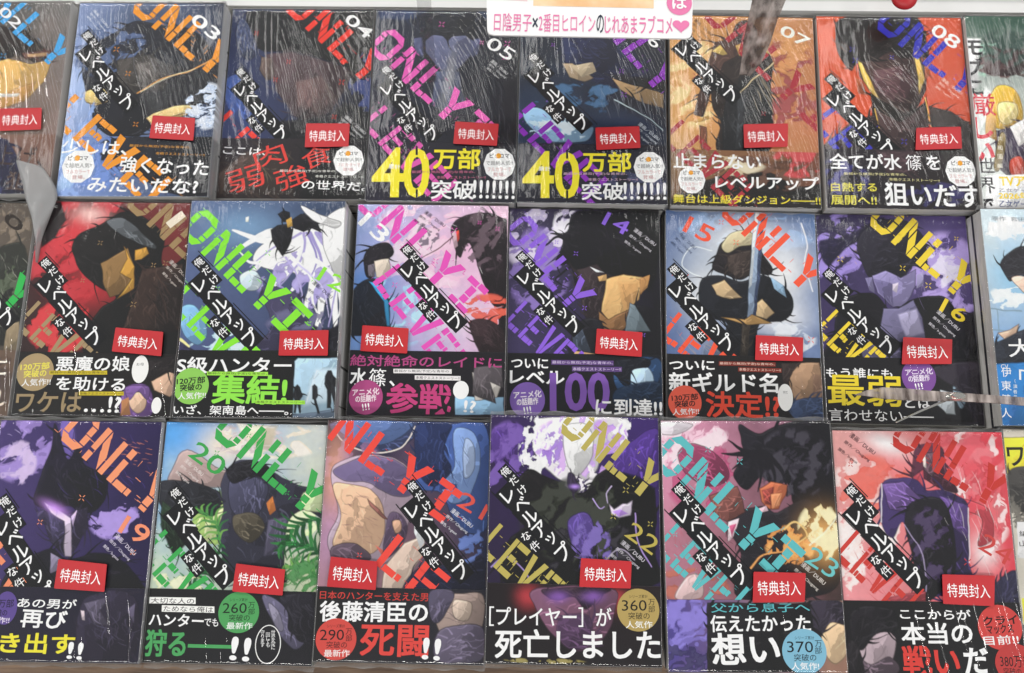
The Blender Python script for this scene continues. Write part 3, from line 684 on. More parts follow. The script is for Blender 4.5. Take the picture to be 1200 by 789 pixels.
   ('T','原作／Chugong',8.1,25,22.1,38,3,'#2c3a5c',0),
   ('T','脚色／h-goon',4.5,28.8,14.8,38.4,3,'#2c3a5c',0),
  ],
  'blet': [
   ('T','ついに',2.1,135,39.5,134.3,8.2,'#f4f2ee',0.035),
   ('T','新ギルド名',2,149.2,90.8,147.7,15.9,'#f4f2ee',0.04),
   ('T','決定!?',32.2,166.5,92.1,166.4,21.2,'#d8442c',0.04),
   ('disc','#f0f0ec',96.7,159.3,6.2,11.2,24),
   ('T','何だ',94.9,155.1,98.8,155,2.4,'#333333',0),
   ('disc','#e05a44',14.8,165.8,13.6,14,40),
   ('T','130万部',4.1,162.6,25.5,160.7,5.3,'#1c1210',0.04),
   ('T','突破の',6.5,167.7,23,166.1,5.3,'#1c1210',0.04),
   ('T','人気作!!',4.7,174.1,26,172.7,5.3,'#f4f4f0',0.02),
   ('quad','#7a2c20',[(43,130.8),(89.6,130.4),(89.5,134),(42.9,134.4)]),
   ('quad','#7a2c20',[(58.8,135.4),(94.4,135.3),(94.2,138.9),(58.7,138.9)]),
   ('T','最弱から無双(予定)な青年の、',43.7,132.6,88.9,132.2,2.4,'#f0d0c0',0.01),
   ('T','本格クエストストーリー!!',59.5,137.1,93.6,137.1,2.4,'#f0d0c0',0.01),
  ],
  'band': 125.5,
 },
 '16': {
  'num': ('T', '16', 101, 77.6, 120, 88.9, 12.7, '#e8cc34', 0.02),
  'only': ('ONLY', '#ecd03a', (61, 2.4), (119.1, 56.3), 26.8),
  'lev': ('LEVEL', '#ecd03a', (6.9, 97.4), (47.9, 138.7), 25),
  'title': ((10.8, 71.3), (53.3, 113.2)),
  'sticker': [(65.7, 106.9), (105.7, 108.2), (103.5, 128.8), (62.8, 129.8)],
  'art': [
   ('B','#2a2440','#5a4a84','#4a3a70','#2a2438'),
   ('F','#8f7cc4',17,30.1,25.5,33.2,12.8,0.46,0.9,3,60),
   ('F','#a08ccc',106.8,52.6,30.6,38.3,14.3,0.48,0.9,5,50),
   ('F','#d8ccf0',104.5,49.9,17.9,20.4,10.2,0.5,0.8,9,50),
   ('S','#1a1530',[(1.9,25),(25.3,19.2),(57.1,2.5),(53.8,13.4),(24.6,30),(8.4,46.3)],1),
   ('S','#1d1b26',[(33.9,24.5),(46.4,9.4),(67.3,3.7),(84.8,10.2),(92.5,26.2),(89.5,47.6),(79.6,45.1),(68.7,55.8),(56.4,50.8),(43.3,56.3),(36.6,43.2)],0.4),
   ('P','#8f86b4',[(44.8,53.6),(56.5,49.4),(68.7,55.8),(81.9,47.7),(79.4,63.6),(69.5,79.4),(60.6,80.9),(48.8,69.3)],0.4),
   ('P','#6c648e',[(45.9,56.2),(60.7,61.3),(60.7,79.6),(50.1,69.3)],0.6),
   ('P','#d8ccdc',[(60.7,61.3),(65.8,59.8),(64,68.5),(60.8,66.5)],0.4),
   ('P','#7f78a0',[(38.3,56.4),(44.7,54.9),(46.3,69.4),(41.4,66.8)],0.4),
   ('P','#9a92ba',[(82,53),(88,50.2),(85.9,62.1),(80.6,64.8)],0.4),
   ('S','#0f0e14',[(19.5,75.1),(45,69.4),(59,84.8),(74.9,74.1),(102.8,71),(115.8,94.1),(112.7,129.9),(6.2,131.9),(10.4,101.2)],0.4),
   ('P','#6f6a8c',[(51.7,82.3),(64.3,82.1),(77.4,74.1),(83.7,89.5),(84.8,107.5),(64.7,110.5),(48,100.5)],0.4),
   ('P','#a29cbc',[(63.9,87.3),(79.3,81.8),(84,102.4),(69.9,107.8)],1.3),
   ('P','#4c4862',[(29.8,111.1),(50.1,105.6),(64.3,115.6),(63.2,130.8),(33.5,131.4)],0.5),
   ('X','#e8c83c',21.3,43.4,15.3,15.3,8,5.6,-45,40,0.31,3),
   ('P','#131118',[(98.3,94.4),(128,83.6),(127.6,129.6),(105.3,130)],0.8),
   ('X','#b8a8dc',103.4,63.1,25.5,23,18,15.3,-70,40,0.37,6),
   ('P','#c0b8dc',[(68.6,125.7),(105.6,126.2),(105.3,130),(68.2,130.7)],0.4),
  ],
  'bart': [
   ('B','#131114','#121115','#131114','#121115'),
   ('S','#8ea6b8',[(109.6,137.5),(117.2,134.9),(118.8,144.9),(109.7,165),(103.6,150.2)],0.5),
   ('S','#241f28',[(87.8,132.9),(132.5,129.5),(128.4,174.5),(118.6,174.7),(110.8,152.5)],1),
   ('P','#c9d2d8',[(93.8,150.3),(103.4,152.7),(104.4,170),(97.1,170.1),(90.3,162.8)],0.5),
  ],
  'clet': [
   ('T','漫画／DUBU',96.7,83.6,113.4,99.3,3.8,'#e0dce4',0.01),
   ('T','原作／Chugong',92.8,88.9,109.8,104.8,3.1,'#e0dce4',0),
   ('T','脚色／h-goon',88.9,94.1,101.4,105.8,3.1,'#e0dce4',0),
  ],
  'blet': [
   ('T','もう誰にも',1.4,137.5,55.3,137.2,8.2,'#f4f2ee',0.03),
   ('T','最弱',2.1,151.7,61.6,152.2,24.6,'#e8d030',0.03),
   ('T','とは',63.8,161.2,84.9,161.2,8.7,'#f4f2ee',0.03),
   ('T','言わせない――',1.8,172.1,86.4,172,10.1,'#e6e6e6',0.01),
   ('disc','#7c4c98',76.8,139.7,14,14.5,40),
   ('T','アニメ化',66.1,136.2,88.3,134.5,5.4,'#e8dcee',0.04),
   ('T','の話題作',68.1,141.5,85.4,140.2,5.4,'#e8dcee',0.04),
   ('T','!!!',73.1,148,79.3,147,5.4,'#f4f4f0',0.02),
  ],
  'band': 124.2,
 },
 '19': {
  'num': ('T', '19', 104.3, 77.7, 124.8, 88.6, 14.2, '#f0906c', 0.02),
  'only': ('ONLY', '#f4966c', (63.8, 6.7), (126.6, 56), 26.6),
  'lev': ('LEVEL', '#e88a64', (-3.7, 89.1), (60.7, 151.5), 24),
  'title': ((12, 81.4), (52.8, 128.8)),
  'sticker': [(59.5, 104.8), (96.9, 108.2), (97.1, 128.2), (58.8, 126.3)],
  'art': [
   ('B','#40306a','#241a48','#3c3064','#1a1636'),
   ('F','#8f78bc',18.1,20.2,25.3,27.8,15.2,0.45,0.9,3,60),
   ('F','#bca8d8',17.2,33.2,15.2,17.7,11.1,0.5,0.85,5,40),
   ('S','#6a58a4',[(47.4,1.6),(56.6,1.5),(61.7,22.3),(58.3,37.8),(52.2,30.2)],1.3),
   ('F','#9a84cc',97.6,75.3,20.2,15.2,10.1,0.48,0.9,8,20),
   ('S','#100c1e',[(34.2,63.5),(36.5,40.6),(42.1,22.5),(43.4,1.7),(56.1,30.1),(62.4,17.1),(69.5,32.5),(89.1,45.1),(86.2,65.4),(73.9,70.6),(60.4,65.7),(47.8,68.4)],0.4),
   ('P','#282238',[(42.3,66),(61,70.7),(75.9,65.5),(78.2,80.5),(69.4,98),(62.3,103),(50.9,93.3),(43.9,78.5)],0.4),
   ('P','#3f3858',[(45.2,68.4),(59.3,78.3),(59.9,93.2),(51.9,90.8)],0.5),
   ('P','#e6d4fa',[(42,63.4),(50.1,66.4),(63.5,74.2),(68,103),(62.9,103),(58.7,77),(48.1,70.9)],0.4),
   ('G','#c890f0',50.2,67.1,10.1,3.5,25,0.9),
   ('P','#dcc4f4',[(63.3,72.7),(67.9,68.1),(66.1,80.7)],0.4),
   ('P','#332b48',[(37.3,71.1),(42.6,68.5),(46.1,79.7),(40.8,78.5)],0.4),
   ('S','#0e0b18',[(22.4,111),(41.6,100.9),(54.1,98.2),(65.2,105.5),(85,100.3),(106,104.9),(123,121.8),(124,131.4),(25.4,132.8)],0.5),
   ('P','#8a829c',[(51.8,100.7),(61.4,105.5),(58.4,112.9),(53.7,115.4)],0.4),
   ('X','#f0906c',107.8,24.3,15.2,20.2,20,6.6,-20,20,0.36,5),
   ('X','#5848a0',88.9,42.5,30.4,35.4,24,15.2,-50,30,0.3,6),
   ('X','#c8b8ec',11.1,7.3,15.2,10.1,10,7.6,-40,40,0.36,6),
  ],
  'bart': [
   ('B','#17132a','#1d1a30','#151226','#191628'),
   ('S','#241f30',[(81.4,134.5),(119,131.5),(123.5,174.3),(83.6,174.9)],0.6),
   ('P','#4c4658',[(81.6,136.9),(101.4,132.2),(94.8,141.5),(103.7,153.3),(90.9,151.1)],0.4),
   ('P','#5f5870',[(115,141.2),(120,136.3),(121,150.7)],0.4),
   ('P','#d0c0c8',[(79.7,141.7),(82.2,141.7),(83.5,148.8),(81.5,148.4)],0.4),
   ('X','#5a5470',103.9,155.7,15.2,15.2,14,15.2,-30,40,0.3,6),
  ],
  'clet': [
   ('T','漫画／DUBU',100.2,86.5,116.5,100.6,3.8,'#e4dcec',0.01),
   ('T','原作／Chugong',96,90.5,112.7,104.8,3,'#e4dcec',0),
   ('T','脚色／h-goon',91.8,94.5,104.1,105,3,'#e4dcec',0),
  ],
  'blet': [
   ('disc','#5a468c',22.9,141.1,8.7,12,30),
   ('T','0万部',13.6,137.9,28.7,137.7,6,'#1c1430',0.02),
   ('T','突破の',12,144.5,24.6,144.4,4.7,'#1c1430',0.02),
   ('T','気作!!',12.9,150,27,149.8,4.7,'#e8e0f4',0.02),
   ('T','あの男が',31.7,137,76.3,137.8,7,'#f4f4f2',0.03),
   ('T','再び',35.8,147.9,70.2,149.2,13,'#f4f4f2',0.04),
   ('T','動き出す',0.2,165.8,78,166.1,14.4,'#e6dc38',0.045),
   ('T','!!',73.5,170.4,85.1,171.1,12.1,'#f4f4f2',0.03),
  ],
  'band': 125.5,
 },
 '20': {
  'num': ('T', '20', 22.9, 20, 48, 36.3, 14.6, '#3aa04c', 0.01),
  'only': ('ONLY', '#3aa650', (53.5, 3.8), (117.5, 52.8), 26.5),
  'lev': ('LEVE', '#3aa650', (2.7, 97.9), (42.3, 136.2), 25.3),
  'title': ((14.3, 72.7), (55.7, 115.2)),
  'sticker': [(65.1, 106.5), (102.7, 110.1), (102.1, 129.1), (63.8, 127)],
  'art': [
   ('B','#4f9ce4','#c8ccc8','#c4cca0','#a8b484'),
   ('G','#58a4e8',9.3,11.2,20.2,15.2,0,1),
   ('G','#e8dccc',46.9,18.3,20.2,15.2,0,1),
   ('F','#e8dcc8',83.2,12.3,45.5,15.2,17.7,0.45,0.9,4,10),
   ('S','#b29a96',[(18.3,21.4),(45.9,36.4),(67,38.5),(47.1,49.2),(13,47.3),(6,42.3)],1),
   ('F','#c8b8bc',64.8,12.7,30.3,12.6,12.6,0.5,0.8,9,20),
   ('S','#e0e8b0',[(33.2,67.2),(50.8,61.8),(55.7,86.8),(43.3,92.1),(24.8,87.5)],1),
   ('F','#8fb058',41.7,74.6,22.8,22.8,7.6,0.5,0.85,3,60),
   ('F','#dcecb0',106.1,73.3,22.8,15.2,10.1,0.45,0.9,7,60),
   ('S','#23242a',[(-2.6,47.6),(23.3,45.8),(47.6,54.3),(44,72.1),(22.8,67.5),(4.7,67.8)],0.4),
   ('S','#2c2c3a',[(46.9,46.6),(55.9,31),(68.8,28.2),(85,35.6),(104,45.5),(127.9,52.6),(130.5,72.8),(113.3,65.6),(101.1,75.9),(100.8,105.7),(101.9,120.4),(58.3,116.4),(52.9,99.3),(47.7,84.5),(51.3,66.9)],0.4),
   ('S','#43435a',[(54.4,43.9),(69.8,41),(83.5,48.4),(79.7,66.3),(67.4,74.1),(56.2,64.2)],0.5),
   ('S','#17161c',[(51.1,36.3),(68.8,28.2),(84.9,34.3),(88.5,45.8),(72.4,41),(57.3,46.4)],0.4),
   ('S','#4a4438',[(59.5,71.7),(74.8,68.9),(83.3,78.8),(74.1,91.4),(63.2,84.2)],0.5),
   ('P','#484558',[(85.5,73.7),(100.7,70.9),(100.2,98.3),(85.1,101.1)],1),
   ('P','#c8783c',[(84,61.1),(88,56),(91.3,66),(86.5,69.9)],0.4),
   ('S','#d8e8b4',[(112.4,52.9),(129,50.1),(128.7,65.3),(113.3,65.6)],0.8),
   ('L','#2f7a3c',[(124.6,73.3),(116.9,70.5),(112.3,67)],3.3,0.3,1),
   ('L','#1d5a2e',[(124.6,73.3),(125.4,81.2),(129.7,89)],3.3,0.3,1),
   ('L','#154522',[(118.9,74.3),(109.1,71.4),(102.9,67)],3.3,0.3,1),
   ('L','#2f7a3c',[(118.9,74.3),(119.2,84.1),(124,93.5)],3.3,0.3,1),
   ('L','#1d5a2e',[(113.7,75.9),(102.7,73.5),(95.4,68.8)],3.3,0.3,1),
   ('L','#154522',[(113.7,75.9),(113.3,86.7),(118,97.2)],3.3,0.3,1),
   ('L','#2f7a3c',[(109.2,78.3),(98,76.6),(90.1,72.5)],3.3,0.3,1),
   ('L','#1d5a2e',[(109.2,78.3),(107.9,89),(112.1,99.9)],3.3,0.3,1),
   ('L','#154522',[(105.4,81.6),(95.1,80.8),(87.5,77.7)],3.3,0.3,1),
   ('L','#2f7a3c',[(105.4,81.6),(103.5,91.4),(106.8,101.7)],3.3,0.3,1),
   ('L','#1d5a2e',[(102.3,85.8),(93.8,85.7),(87.3,83.9)],3.3,0.3,1),
   ('L','#154522',[(102.3,85.8),(100.2,93.7),(102.4,102.7)],3.3,0.3,1),
   ('L','#2f7a3c',[(99.7,90.7),(93.9,91),(89.3,90.7)],3.3,0.3,1),
   ('L','#1d5a2e',[(99.7,90.7),(97.9,96),(99.1,102.9)],3.3,0.3,1),
   ('L','#154522',[(97.5,95.9),(94.7,96.2),(92.6,97.3)],3.3,0.3,1),
   ('L','#2f7a3c',[(97.5,95.9),(96.4,98.3),(96.9,102.7)],3.3,0.3,1),
   ('L','#1d5a2e',[(129.2,72.8),(114,75.8),(103.3,84.4),(97.5,95.9)],1,0.3,1),
   ('L','#2f7a3c',[(131.5,104),(130.4,96.8),(133.1,92.7)],3,0.3,1),
   ('L','#1d5a2e',[(131.5,104),(125.2,107.6),(122.3,115)],3,0.3,1),
   ('L','#154522',[(128.5,100.3),(126.6,91.6),(129.4,86.1)],3,0.3,1),
   ('L','#2f7a3c',[(128.5,100.3),(120.5,104.3),(116.5,112.6)],3,0.3,1),
   ('L','#1d5a2e',[(125.3,97.1),(122.6,87.5),(125.1,80.9)],3,0.3,1),
   ('L','#154522',[(125.3,97.1),(116.1,100.9),(111.2,109.8)],3,0.3,1),
   ('L','#2f7a3c',[(121.8,94.5),(118.4,84.7),(120.3,77.7)],3,0.3,1),
   ('L','#1d5a2e',[(121.8,94.5),(112,97.9),(106.5,106.6)],3,0.3,1),
   ('L','#154522',[(118,92.6),(114,83.3),(115.4,76.6)],3,0.3,1),
   ('L','#2f7a3c',[(118,92.6),(108.3,95.3),(102.6,103.4)],3,0.3,1),
   ('L','#1d5a2e',[(113.8,91.4),(109.7,83.3),(110.4,77.4)],3,0.3,1),
   ('L','#154522',[(113.8,91.4),(105,93.2),(99.5,100.4)],3,0.3,1),
   ('L','#2f7a3c',[(109.3,90.8),(105.6,84.4),(105.8,80)],3,0.3,1),
   ('L','#1d5a2e',[(109.3,90.8),(102,91.9),(97.3,97.7)],3,0.3,1),
   ('L','#154522',[(104.5,90.7),(101.6,86.4),(101.5,83.8)],3,0.3,1),
   ('L','#2f7a3c',[(104.5,90.7),(99.4,91.2),(95.9,95.6)],3,0.3,1),
   ('L','#1d5a2e',[(99.7,90.9),(98.1,88.8),(97.9,88.4)],3,0.3,1),
   ('L','#154522',[(99.7,90.9),(97,91),(95.3,94)],3,0.3,1),
   ('L','#1d5a2e',[(134.1,107.4),(124.6,96.5),(112.3,91.1),(99.7,90.9)],1,0.3,1),
   ('L','#6fa650',[(130.6,121.4),(130.1,114.7),(133,111.2)],2.8,0.3,1),
   ('L','#4f8f48',[(130.6,121.4),(124.5,124.3),(121.4,130.9)],2.8,0.3,1),
   ('L','#2f6f38',[(127.9,117.6),(126.6,109.3),(129.7,104.2)],2.8,0.3,1),
   ('L','#6fa650',[(127.9,117.6),(120,120.7),(115.7,128.2)],2.8,0.3,1),
   ('L','#4f8f48',[(124.9,114.3),(122.8,105.1),(125.6,99.1)],2.8,0.3,1),
   ('L','#2f6f38',[(124.9,114.3),(115.8,117.1),(110.6,124.9)],2.8,0.3,1),
   ('L','#6fa650',[(121.4,111.7),(118.6,102.6),(120.9,96.3)],2.8,0.3,1),
   ('L','#4f8f48',[(121.4,111.7),(112.1,113.9),(106.3,121.3)],2.8,0.3,1),
   ('L','#2f6f38',[(117.5,109.9),(114.3,101.7),(115.8,95.9)],2.8,0.3,1),
   ('L','#6fa650',[(117.5,109.9),(108.7,111.3),(103.1,117.9)],2.8,0.3,1),
   ('L','#4f8f48',[(113.1,108.8),(110,102.2),(110.8,97.7)],2.8,0.3,1),
   ('L','#2f6f38',[(113.1,108.8),(105.8,109.5),(100.9,114.9)],2.8,0.3,1),
   ('L','#6fa650',[(108.4,108.3),(105.9,103.8),(106.2,101.2)],2.8,0.3,1),
   ('L','#4f8f48',[(108.4,108.3),(103.3,108.4),(99.7,112.4)],2.8,0.3,1),
   ('L','#2f6f38',[(103.5,108.1),(102.2,106.1),(102.2,105.7)],2.8,0.3,1),
   ('L','#6fa650',[(103.5,108.1),(101.1,108),(99.4,110.7)],2.8,0.3,1),
   ('L','#4f8f48',[(132.6,124.6),(125,114.5),(114.6,109.1),(103.5,108.1)],1,0.3,1),
   ('L','#6fa650',[(50.3,88.5),(52.1,83),(56.2,81.2)],2.3,0.3,1),
   ('L','#4f8f48',[(50.3,88.5),(44.3,88.8),(40.1,93.2)],2.3,0.3,1),
   ('L','#2f6f38',[(49.2,84.2),(50.9,77.2),(55.7,74.3)],2.3,0.3,1),
   ('L','#6fa650',[(49.2,84.2),(41.6,84.1),(36.2,88.8)],2.3,0.3,1),
   ('L','#4f8f48',[(47.7,80.2),(48.9,72.3),(53.8,68.5)],2.3,0.3,1),
   ('L','#2f6f38',[(47.7,80.2),(39.3,79.6),(32.9,84.2)],2.3,0.3,1),
   ('L','#6fa650',[(45.5,76.8),(46.2,68.6),(50.7,64.5)],2.3,0.3,1),
   ('L','#4f8f48',[(45.5,76.8),(37,75.5),(30.4,79.7)],2.3,0.3,1),
   ('L','#2f6f38',[(42.6,73.8),(42.7,66.2),(46.4,62.3)],2.3,0.3,1),
   ('L','#6fa650',[(42.6,73.8),(34.9,72.1),(28.6,75.6)],2.3,0.3,1),
   ('L','#4f8f48',[(39,71.3),(38.6,65.1),(41.4,61.8)],2.3,0.3,1),
   ('L','#2f6f38',[(39,71.3),(32.8,69.5),(27.5,72.3)],2.3,0.3,1),
   ('L','#6fa650',[(35,69.2),(34.4,64.9),(36.1,62.9)],2.3,0.3,1),
   ('L','#4f8f48',[(35,69.2),(30.7,67.6),(27,69.8)],2.3,0.3,1),
   ('L','#2f6f38',[(30.6,67.3),(30.2,65.2),(30.9,65.1)],2.3,0.3,1),
   ('L','#6fa650',[(30.6,67.3),(28.6,66.4),(26.9,68.1)],2.3,0.3,1),
   ('L','#4f8f48',[(51,91.9),(47.8,80.5),(40.3,72.1),(30.6,67.3)],1,0.3,1),
   ('L','#2f7a3c',[(31.5,116.2),(37,117.4),(40.8,122)],2.3,0.3,1),
   ('L','#1d5a2e',[(31.5,116.2),(30.1,110.9),(26.8,108.7)],2.3,0.3,1),
   ('L','#154522',[(36.8,114.5),(43.8,115.5),(49,120.7)],2.3,0.3,1),
   ('L','#2f7a3c',[(36.8,114.5),(35.6,107.8),(31.7,104.3)],2.3,0.3,1),
   ('L','#1d5a2e',[(41.4,112.2),(49.2,112.7),(55.1,117.8)],2.3,0.3,1),
   ('L','#154522',[(41.4,112.2),(40.8,104.7),(37,100.5)],2.3,0.3,1),
   ('L','#2f7a3c',[(45.1,108.9),(52.6,108.9),(58.6,113.4)],2.3,0.3,1),
   ('L','#1d5a2e',[(45.1,108.9),(45.1,101.8),(41.9,97.4)],2.3,0.3,1),
   ('L','#154522',[(47.8,104.7),(54.1,104.2),(59.4,107.8)],2.3,0.3,1),
   ('L','#2f7a3c',[(47.8,104.7),(48.4,98.8),(46.1,95.1)],2.3,0.3,1),
   ('L','#1d5a2e',[(49.7,99.8),(54,99.1),(57.8,101.7)],2.3,0.3,1),
   ('L','#154522',[(49.7,99.8),(50.5,95.7),(49.2,93.5)],2.3,0.3,1),
   ('L','#2f7a3c',[(51.2,94.4),(53,93.9),(54.8,95.7)],2.3,0.3,1),
   ('L','#1d5a2e',[(51.2,94.4),(51.7,92.6),(51.3,92.4)],2.3,0.3,1),
   ('L','#1d5a2e',[(27.8,117.1),(40,113),(47.8,104.7),(51.2,94.4)],1,0.3,1),
   ('L','#2f7a3c',[(21.8,126.5),(27.7,128.2),(31.6,133.5)],2.5,0.3,1),
   ('L','#1d5a2e',[(21.8,126.5),(20.7,120.8),(17.3,118.1)],2.5,0.3,1),
   ('L','#154522',[(26.4,125.4),(34,127.1),(39.3,133)],2.5,0.3,1),
   ('L','#2f7a3c',[(26.4,125.4),(25.7,118.1),(21.8,114)],2.5,0.3,1),
   ('L','#1d5a2e',[(30.5,123.7),(38.8,124.9),(45,130.8)],2.5,0.3,1),
   ('L','#154522',[(30.5,123.7),(30.3,115.7),(26.6,110.8)],2.5,0.3,1),
   ('L','#2f7a3c',[(33.8,121.2),(41.9,121.7),(48.2,127)],2.5,0.3,1),
   ('L','#1d5a2e',[(33.8,121.2),(34.3,113.5),(31.3,108.6)],2.5,0.3,1),
   ('L','#154522',[(36.3,117.9),(43.1,117.8),(48.7,122.1)],2.5,0.3,1),
   ('L','#2f7a3c',[(36.3,117.9),(37.4,111.5),(35.2,107.4)],2.5,0.3,1),
   ('L','#1d5a2e',[(38.2,113.9),(42.9,113.4),(47,116.6)],2.5,0.3,1),
   ('L','#154522',[(38.2,113.9),(39.3,109.5),(38.2,107)],2.5,0.3,1),
   ('L','#2f7a3c',[(39.8,109.5),(41.8,109.1),(43.8,111.2)],2.5,0.3,1),
   ('L','#1d5a2e',[(39.8,109.5),(40.5,107.6),(40.2,107.3)],2.5,0.3,1),
   ('L','#1d5a2e',[(18.6,127),(29.2,124.4),(36.3,117.9),(39.8,109.5)],1,0.3,1),
   ('L','#2f7a3c',[(7.9,70.9),(6.4,75.5),(3.1,79.4)],2.3,0.3,1),
   ('L','#1d5a2e',[(7.9,70.9),(13,70.7),(16.7,69.6)],2.3,0.3,1),
   ('L','#154522',[(9,75.3),(7.6,81.3),(3.8,86.3)],2.3,0.3,1),
   ('L','#2f7a3c',[(9,75.3),(15.5,75.6),(20.5,74.3)],2.3,0.3,1),
   ('L','#1d5a2e',[(10.7,79.3),(9.7,86),(6,91.7)],2.3,0.3,1),
   ('L','#154522',[(10.7,79.3),(17.8,80.2),(23.5,79.1)],2.3,0.3,1),
   ('L','#2f7a3c',[(13.3,82.8),(12.9,89.3),(9.6,95.1)],2.3,0.3,1),
   ('L','#1d5a2e',[(13.3,82.8),(20.1,84.2),(25.8,83.6)],2.3,0.3,1),
   ('L','#154522',[(16.6,85.6),(16.7,91.2),(14.4,96.5)],2.3,0.3,1),
   ('L','#2f7a3c',[(16.6,85.6),(22.3,87.2),(27.2,87.3)],2.3,0.3,1),
   ('L','#1d5a2e',[(20.7,87.9),(21.1,91.8),(19.7,96)],2.3,0.3,1),
   ('L','#154522',[(20.7,87.9),(24.5,89.4),(28.1,90.1)],2.3,0.3,1),
   ('L','#2f7a3c',[(25.1,90),(25.4,91.7),(25,94.3)],2.3,0.3,1),
   ('L','#1d5a2e',[(25.1,90),(26.7,90.7),(28.4,91.9)],2.3,0.3,1),
   ('L','#1d5a2e',[(7.3,67.8),(10.1,78.1),(16.6,85.6),(25.1,90)],1,0.3,1),
   ('F','#3d7a40',114.2,115.2,20.2,15.2,7.6,0.5,0.9,6,60),
   ('F','#d8dcb0',18.3,124.6,25.3,10.1,10.1,0.5,0.9,8,20),
   ('P','#1a2a1c',[(2.6,60.3),(12.5,67.7),(25.3,92.5),(16.1,102.6),(3.5,80.4)],0.8),
   ('X','#17301c',108.6,108,20.2,20.2,24,12.6,-60,50,0.46,6),
   ('P','#eee0c8',[(55.8,-0.2),(87.6,1.8),(83.8,20.1),(65,15.3)],2),
  ],
  'bart': [
   ('B','#131413','#17161a','#131413','#15141a'),
   ('S','#5c5870',[(86.3,131.6),(92.5,130.3),(105.9,139.6),(108.2,154),(120,160.8),(113,168.1),(99.4,154.2)],0.4),
   ('S','#8f8aa0',[(91.6,135.1),(98.3,139.8),(104.3,151.7),(102,155.3),(95.1,147.1)],0.5),
   ('S','#1b1922',[(100.1,130.1),(125.4,129.6),(124.9,158.4),(115,161),(108.8,144.4)],0.5),
  ],
  'clet': [
   ('T','漫画／DUBU',17.7,29.2,32.5,40.5,3.5,'#e8e0dc',0.01),
   ('T','原作／Chugong',14.5,33.9,29.5,45.4,2.8,'#e8e0dc',0),
   ('T','脚色／h-goon',11.3,38.6,22.4,47.1,2.8,'#e8e0dc',0),
  ],
  'blet': [
   ('quad','#eeeeea',[(0.9,132.5),(35.9,132.2),(36.4,136.8),(1.1,137.1)]),
   ('quad','#eeeeea',[(10.9,138.2),(50.7,138.3),(51.2,142.9),(11.2,142.9)]),
   ('T','大切な人の',2.2,135,35.1,134.8,4.1,'#1c1c1c',0.01),
   ('T','ためなら俺は',12.4,140.5,49.9,140.7,4.1,'#1c1c1c',0.01),
   ('T','ハンター',2.2,148.5,43.7,149,9.2,'#f4f4f2',0.035),
   ('T','でも',44.2,149.5,54.8,149.8,5.8,'#f4f4f2',0.02),
   ('T','狩る――',1.6,165.2,66.6,165.4,18.8,'#4aa05c',0.04),
   ('T','!!',65.6,167.7,80.7,168.7,16.9,'#f4f4f2',0.03),
   ('disc','#e8e8e6',93.4,164.4,9.7,13.9,30),
   ('disc','#17161a',93.4,164.4,9,13.2,30),
   ('V','世界を敵に',96.6,155.7,97.5,166.6,3.5,'#e8e8e8',0.01),
   ('V','回しても',92.8,157.6,93.4,164.9,3.5,'#e8e8e8',0.01),
   ('V','守ります',88.6,155.9,89.4,164.9,3.5,'#e8e8e8',0.01),
   ('disc','#4c9c58',69.5,142.1,15.4,14.9,40),
   ('T','シリーズ累計',61.9,133.2,75.5,132.9,2.3,'#101810',0),
   ('T','260',57.1,139.3,75.3,138.9,7.3,'#101810',0),
   ('T','万',76.3,136.7,81.2,136.6,4.4,'#101810',0),
   ('T','部',76.7,141.3,81.6,141.2,4.4,'#101810',0),
   ('T','突破の',62.6,146.1,78.2,145.8,4.7,'#101810',0.01),
   ('T','最新作',61.3,151.9,80.7,151.5,4.8,'#e8f4e8',0.02),
  ],
  'band': 126.1,
 },
 '21': {
  'num': ('T', '21', 105.5, 58.1, 125.5, 69, 12.4, '#e0564a', 0.01),
  'only': ('NLY I', '#e8483c', (17, 8.7), (92, 59.7), 25),
  'lev': ('LE', '#e8483c', (59.5, 103.8), (83, 121.5), 25),
  'title': ((69.3, 67.6), (107.8, 111.3)),
  'sticker': [(9.3, 103.6), (44.9, 106.5), (44.5, 127.2), (7.7, 125.5)],
  'art': [
   ('B','#1a1c38','#20284c','#c09098','#141428'),
   ('S','#3c466c',[(3.5,1.2),(70.2,-0.1),(63.1,16.9),(40,23.8),(16.3,17.8)],0.4),
   ('S','#5c74a8',[(7.4,1.4),(64.9,0.2),(55.1,13.2),(37.2,18.7),(18.7,13.9)],0.8),
   ('L','#f0e4dc',[(5.2,7.7),(19.1,20.9),(40.1,24.6),(59.3,19),(69,3.8)],0.8,0.8,1),
   ('F','#8c6a90',18.1,48.5,30.1,37.6,15,0.5,0.8,4,60),
   ('G','#e8a88c',7.8,48.7,10,40.1,0,0.8),
   ('G','#b48cb4',5.3,88.9,10,27.5,0,0.7),
   ('S','#3f5896',[(78.3,6.2),(98.9,0.6),(125.1,5.3),(128.2,73.9),(112,84.2),(98.8,72),(90.5,54.6),(72.3,50),(71.2,24.5)],0.4),
   ('S','#7f9cd2',[(99.1,5.8),(114.8,8.1),(120.6,28.6),(113.6,54.2),(98.5,62),(90.2,47.1),(100.1,34.1)],0.5),
   ('S','#1f2a50',[(70.2,1.2),(96.3,0.7),(91.9,21.5),(97.6,36.7),(85.2,49.7),(71.8,37.3)],0.5),
   ('S','#a8bce0',[(107.2,13.4),(115.1,18.4),(115.6,36.4),(108.1,41.6)],1),
   ('P','#2a3866',[(87.6,44.6),(103.1,48.1),(100.7,51.9),(90.4,52.1)],0.4),
   ('X','#24366c',102.5,29,20,27.5,14,15,-70,30,0.6,4),
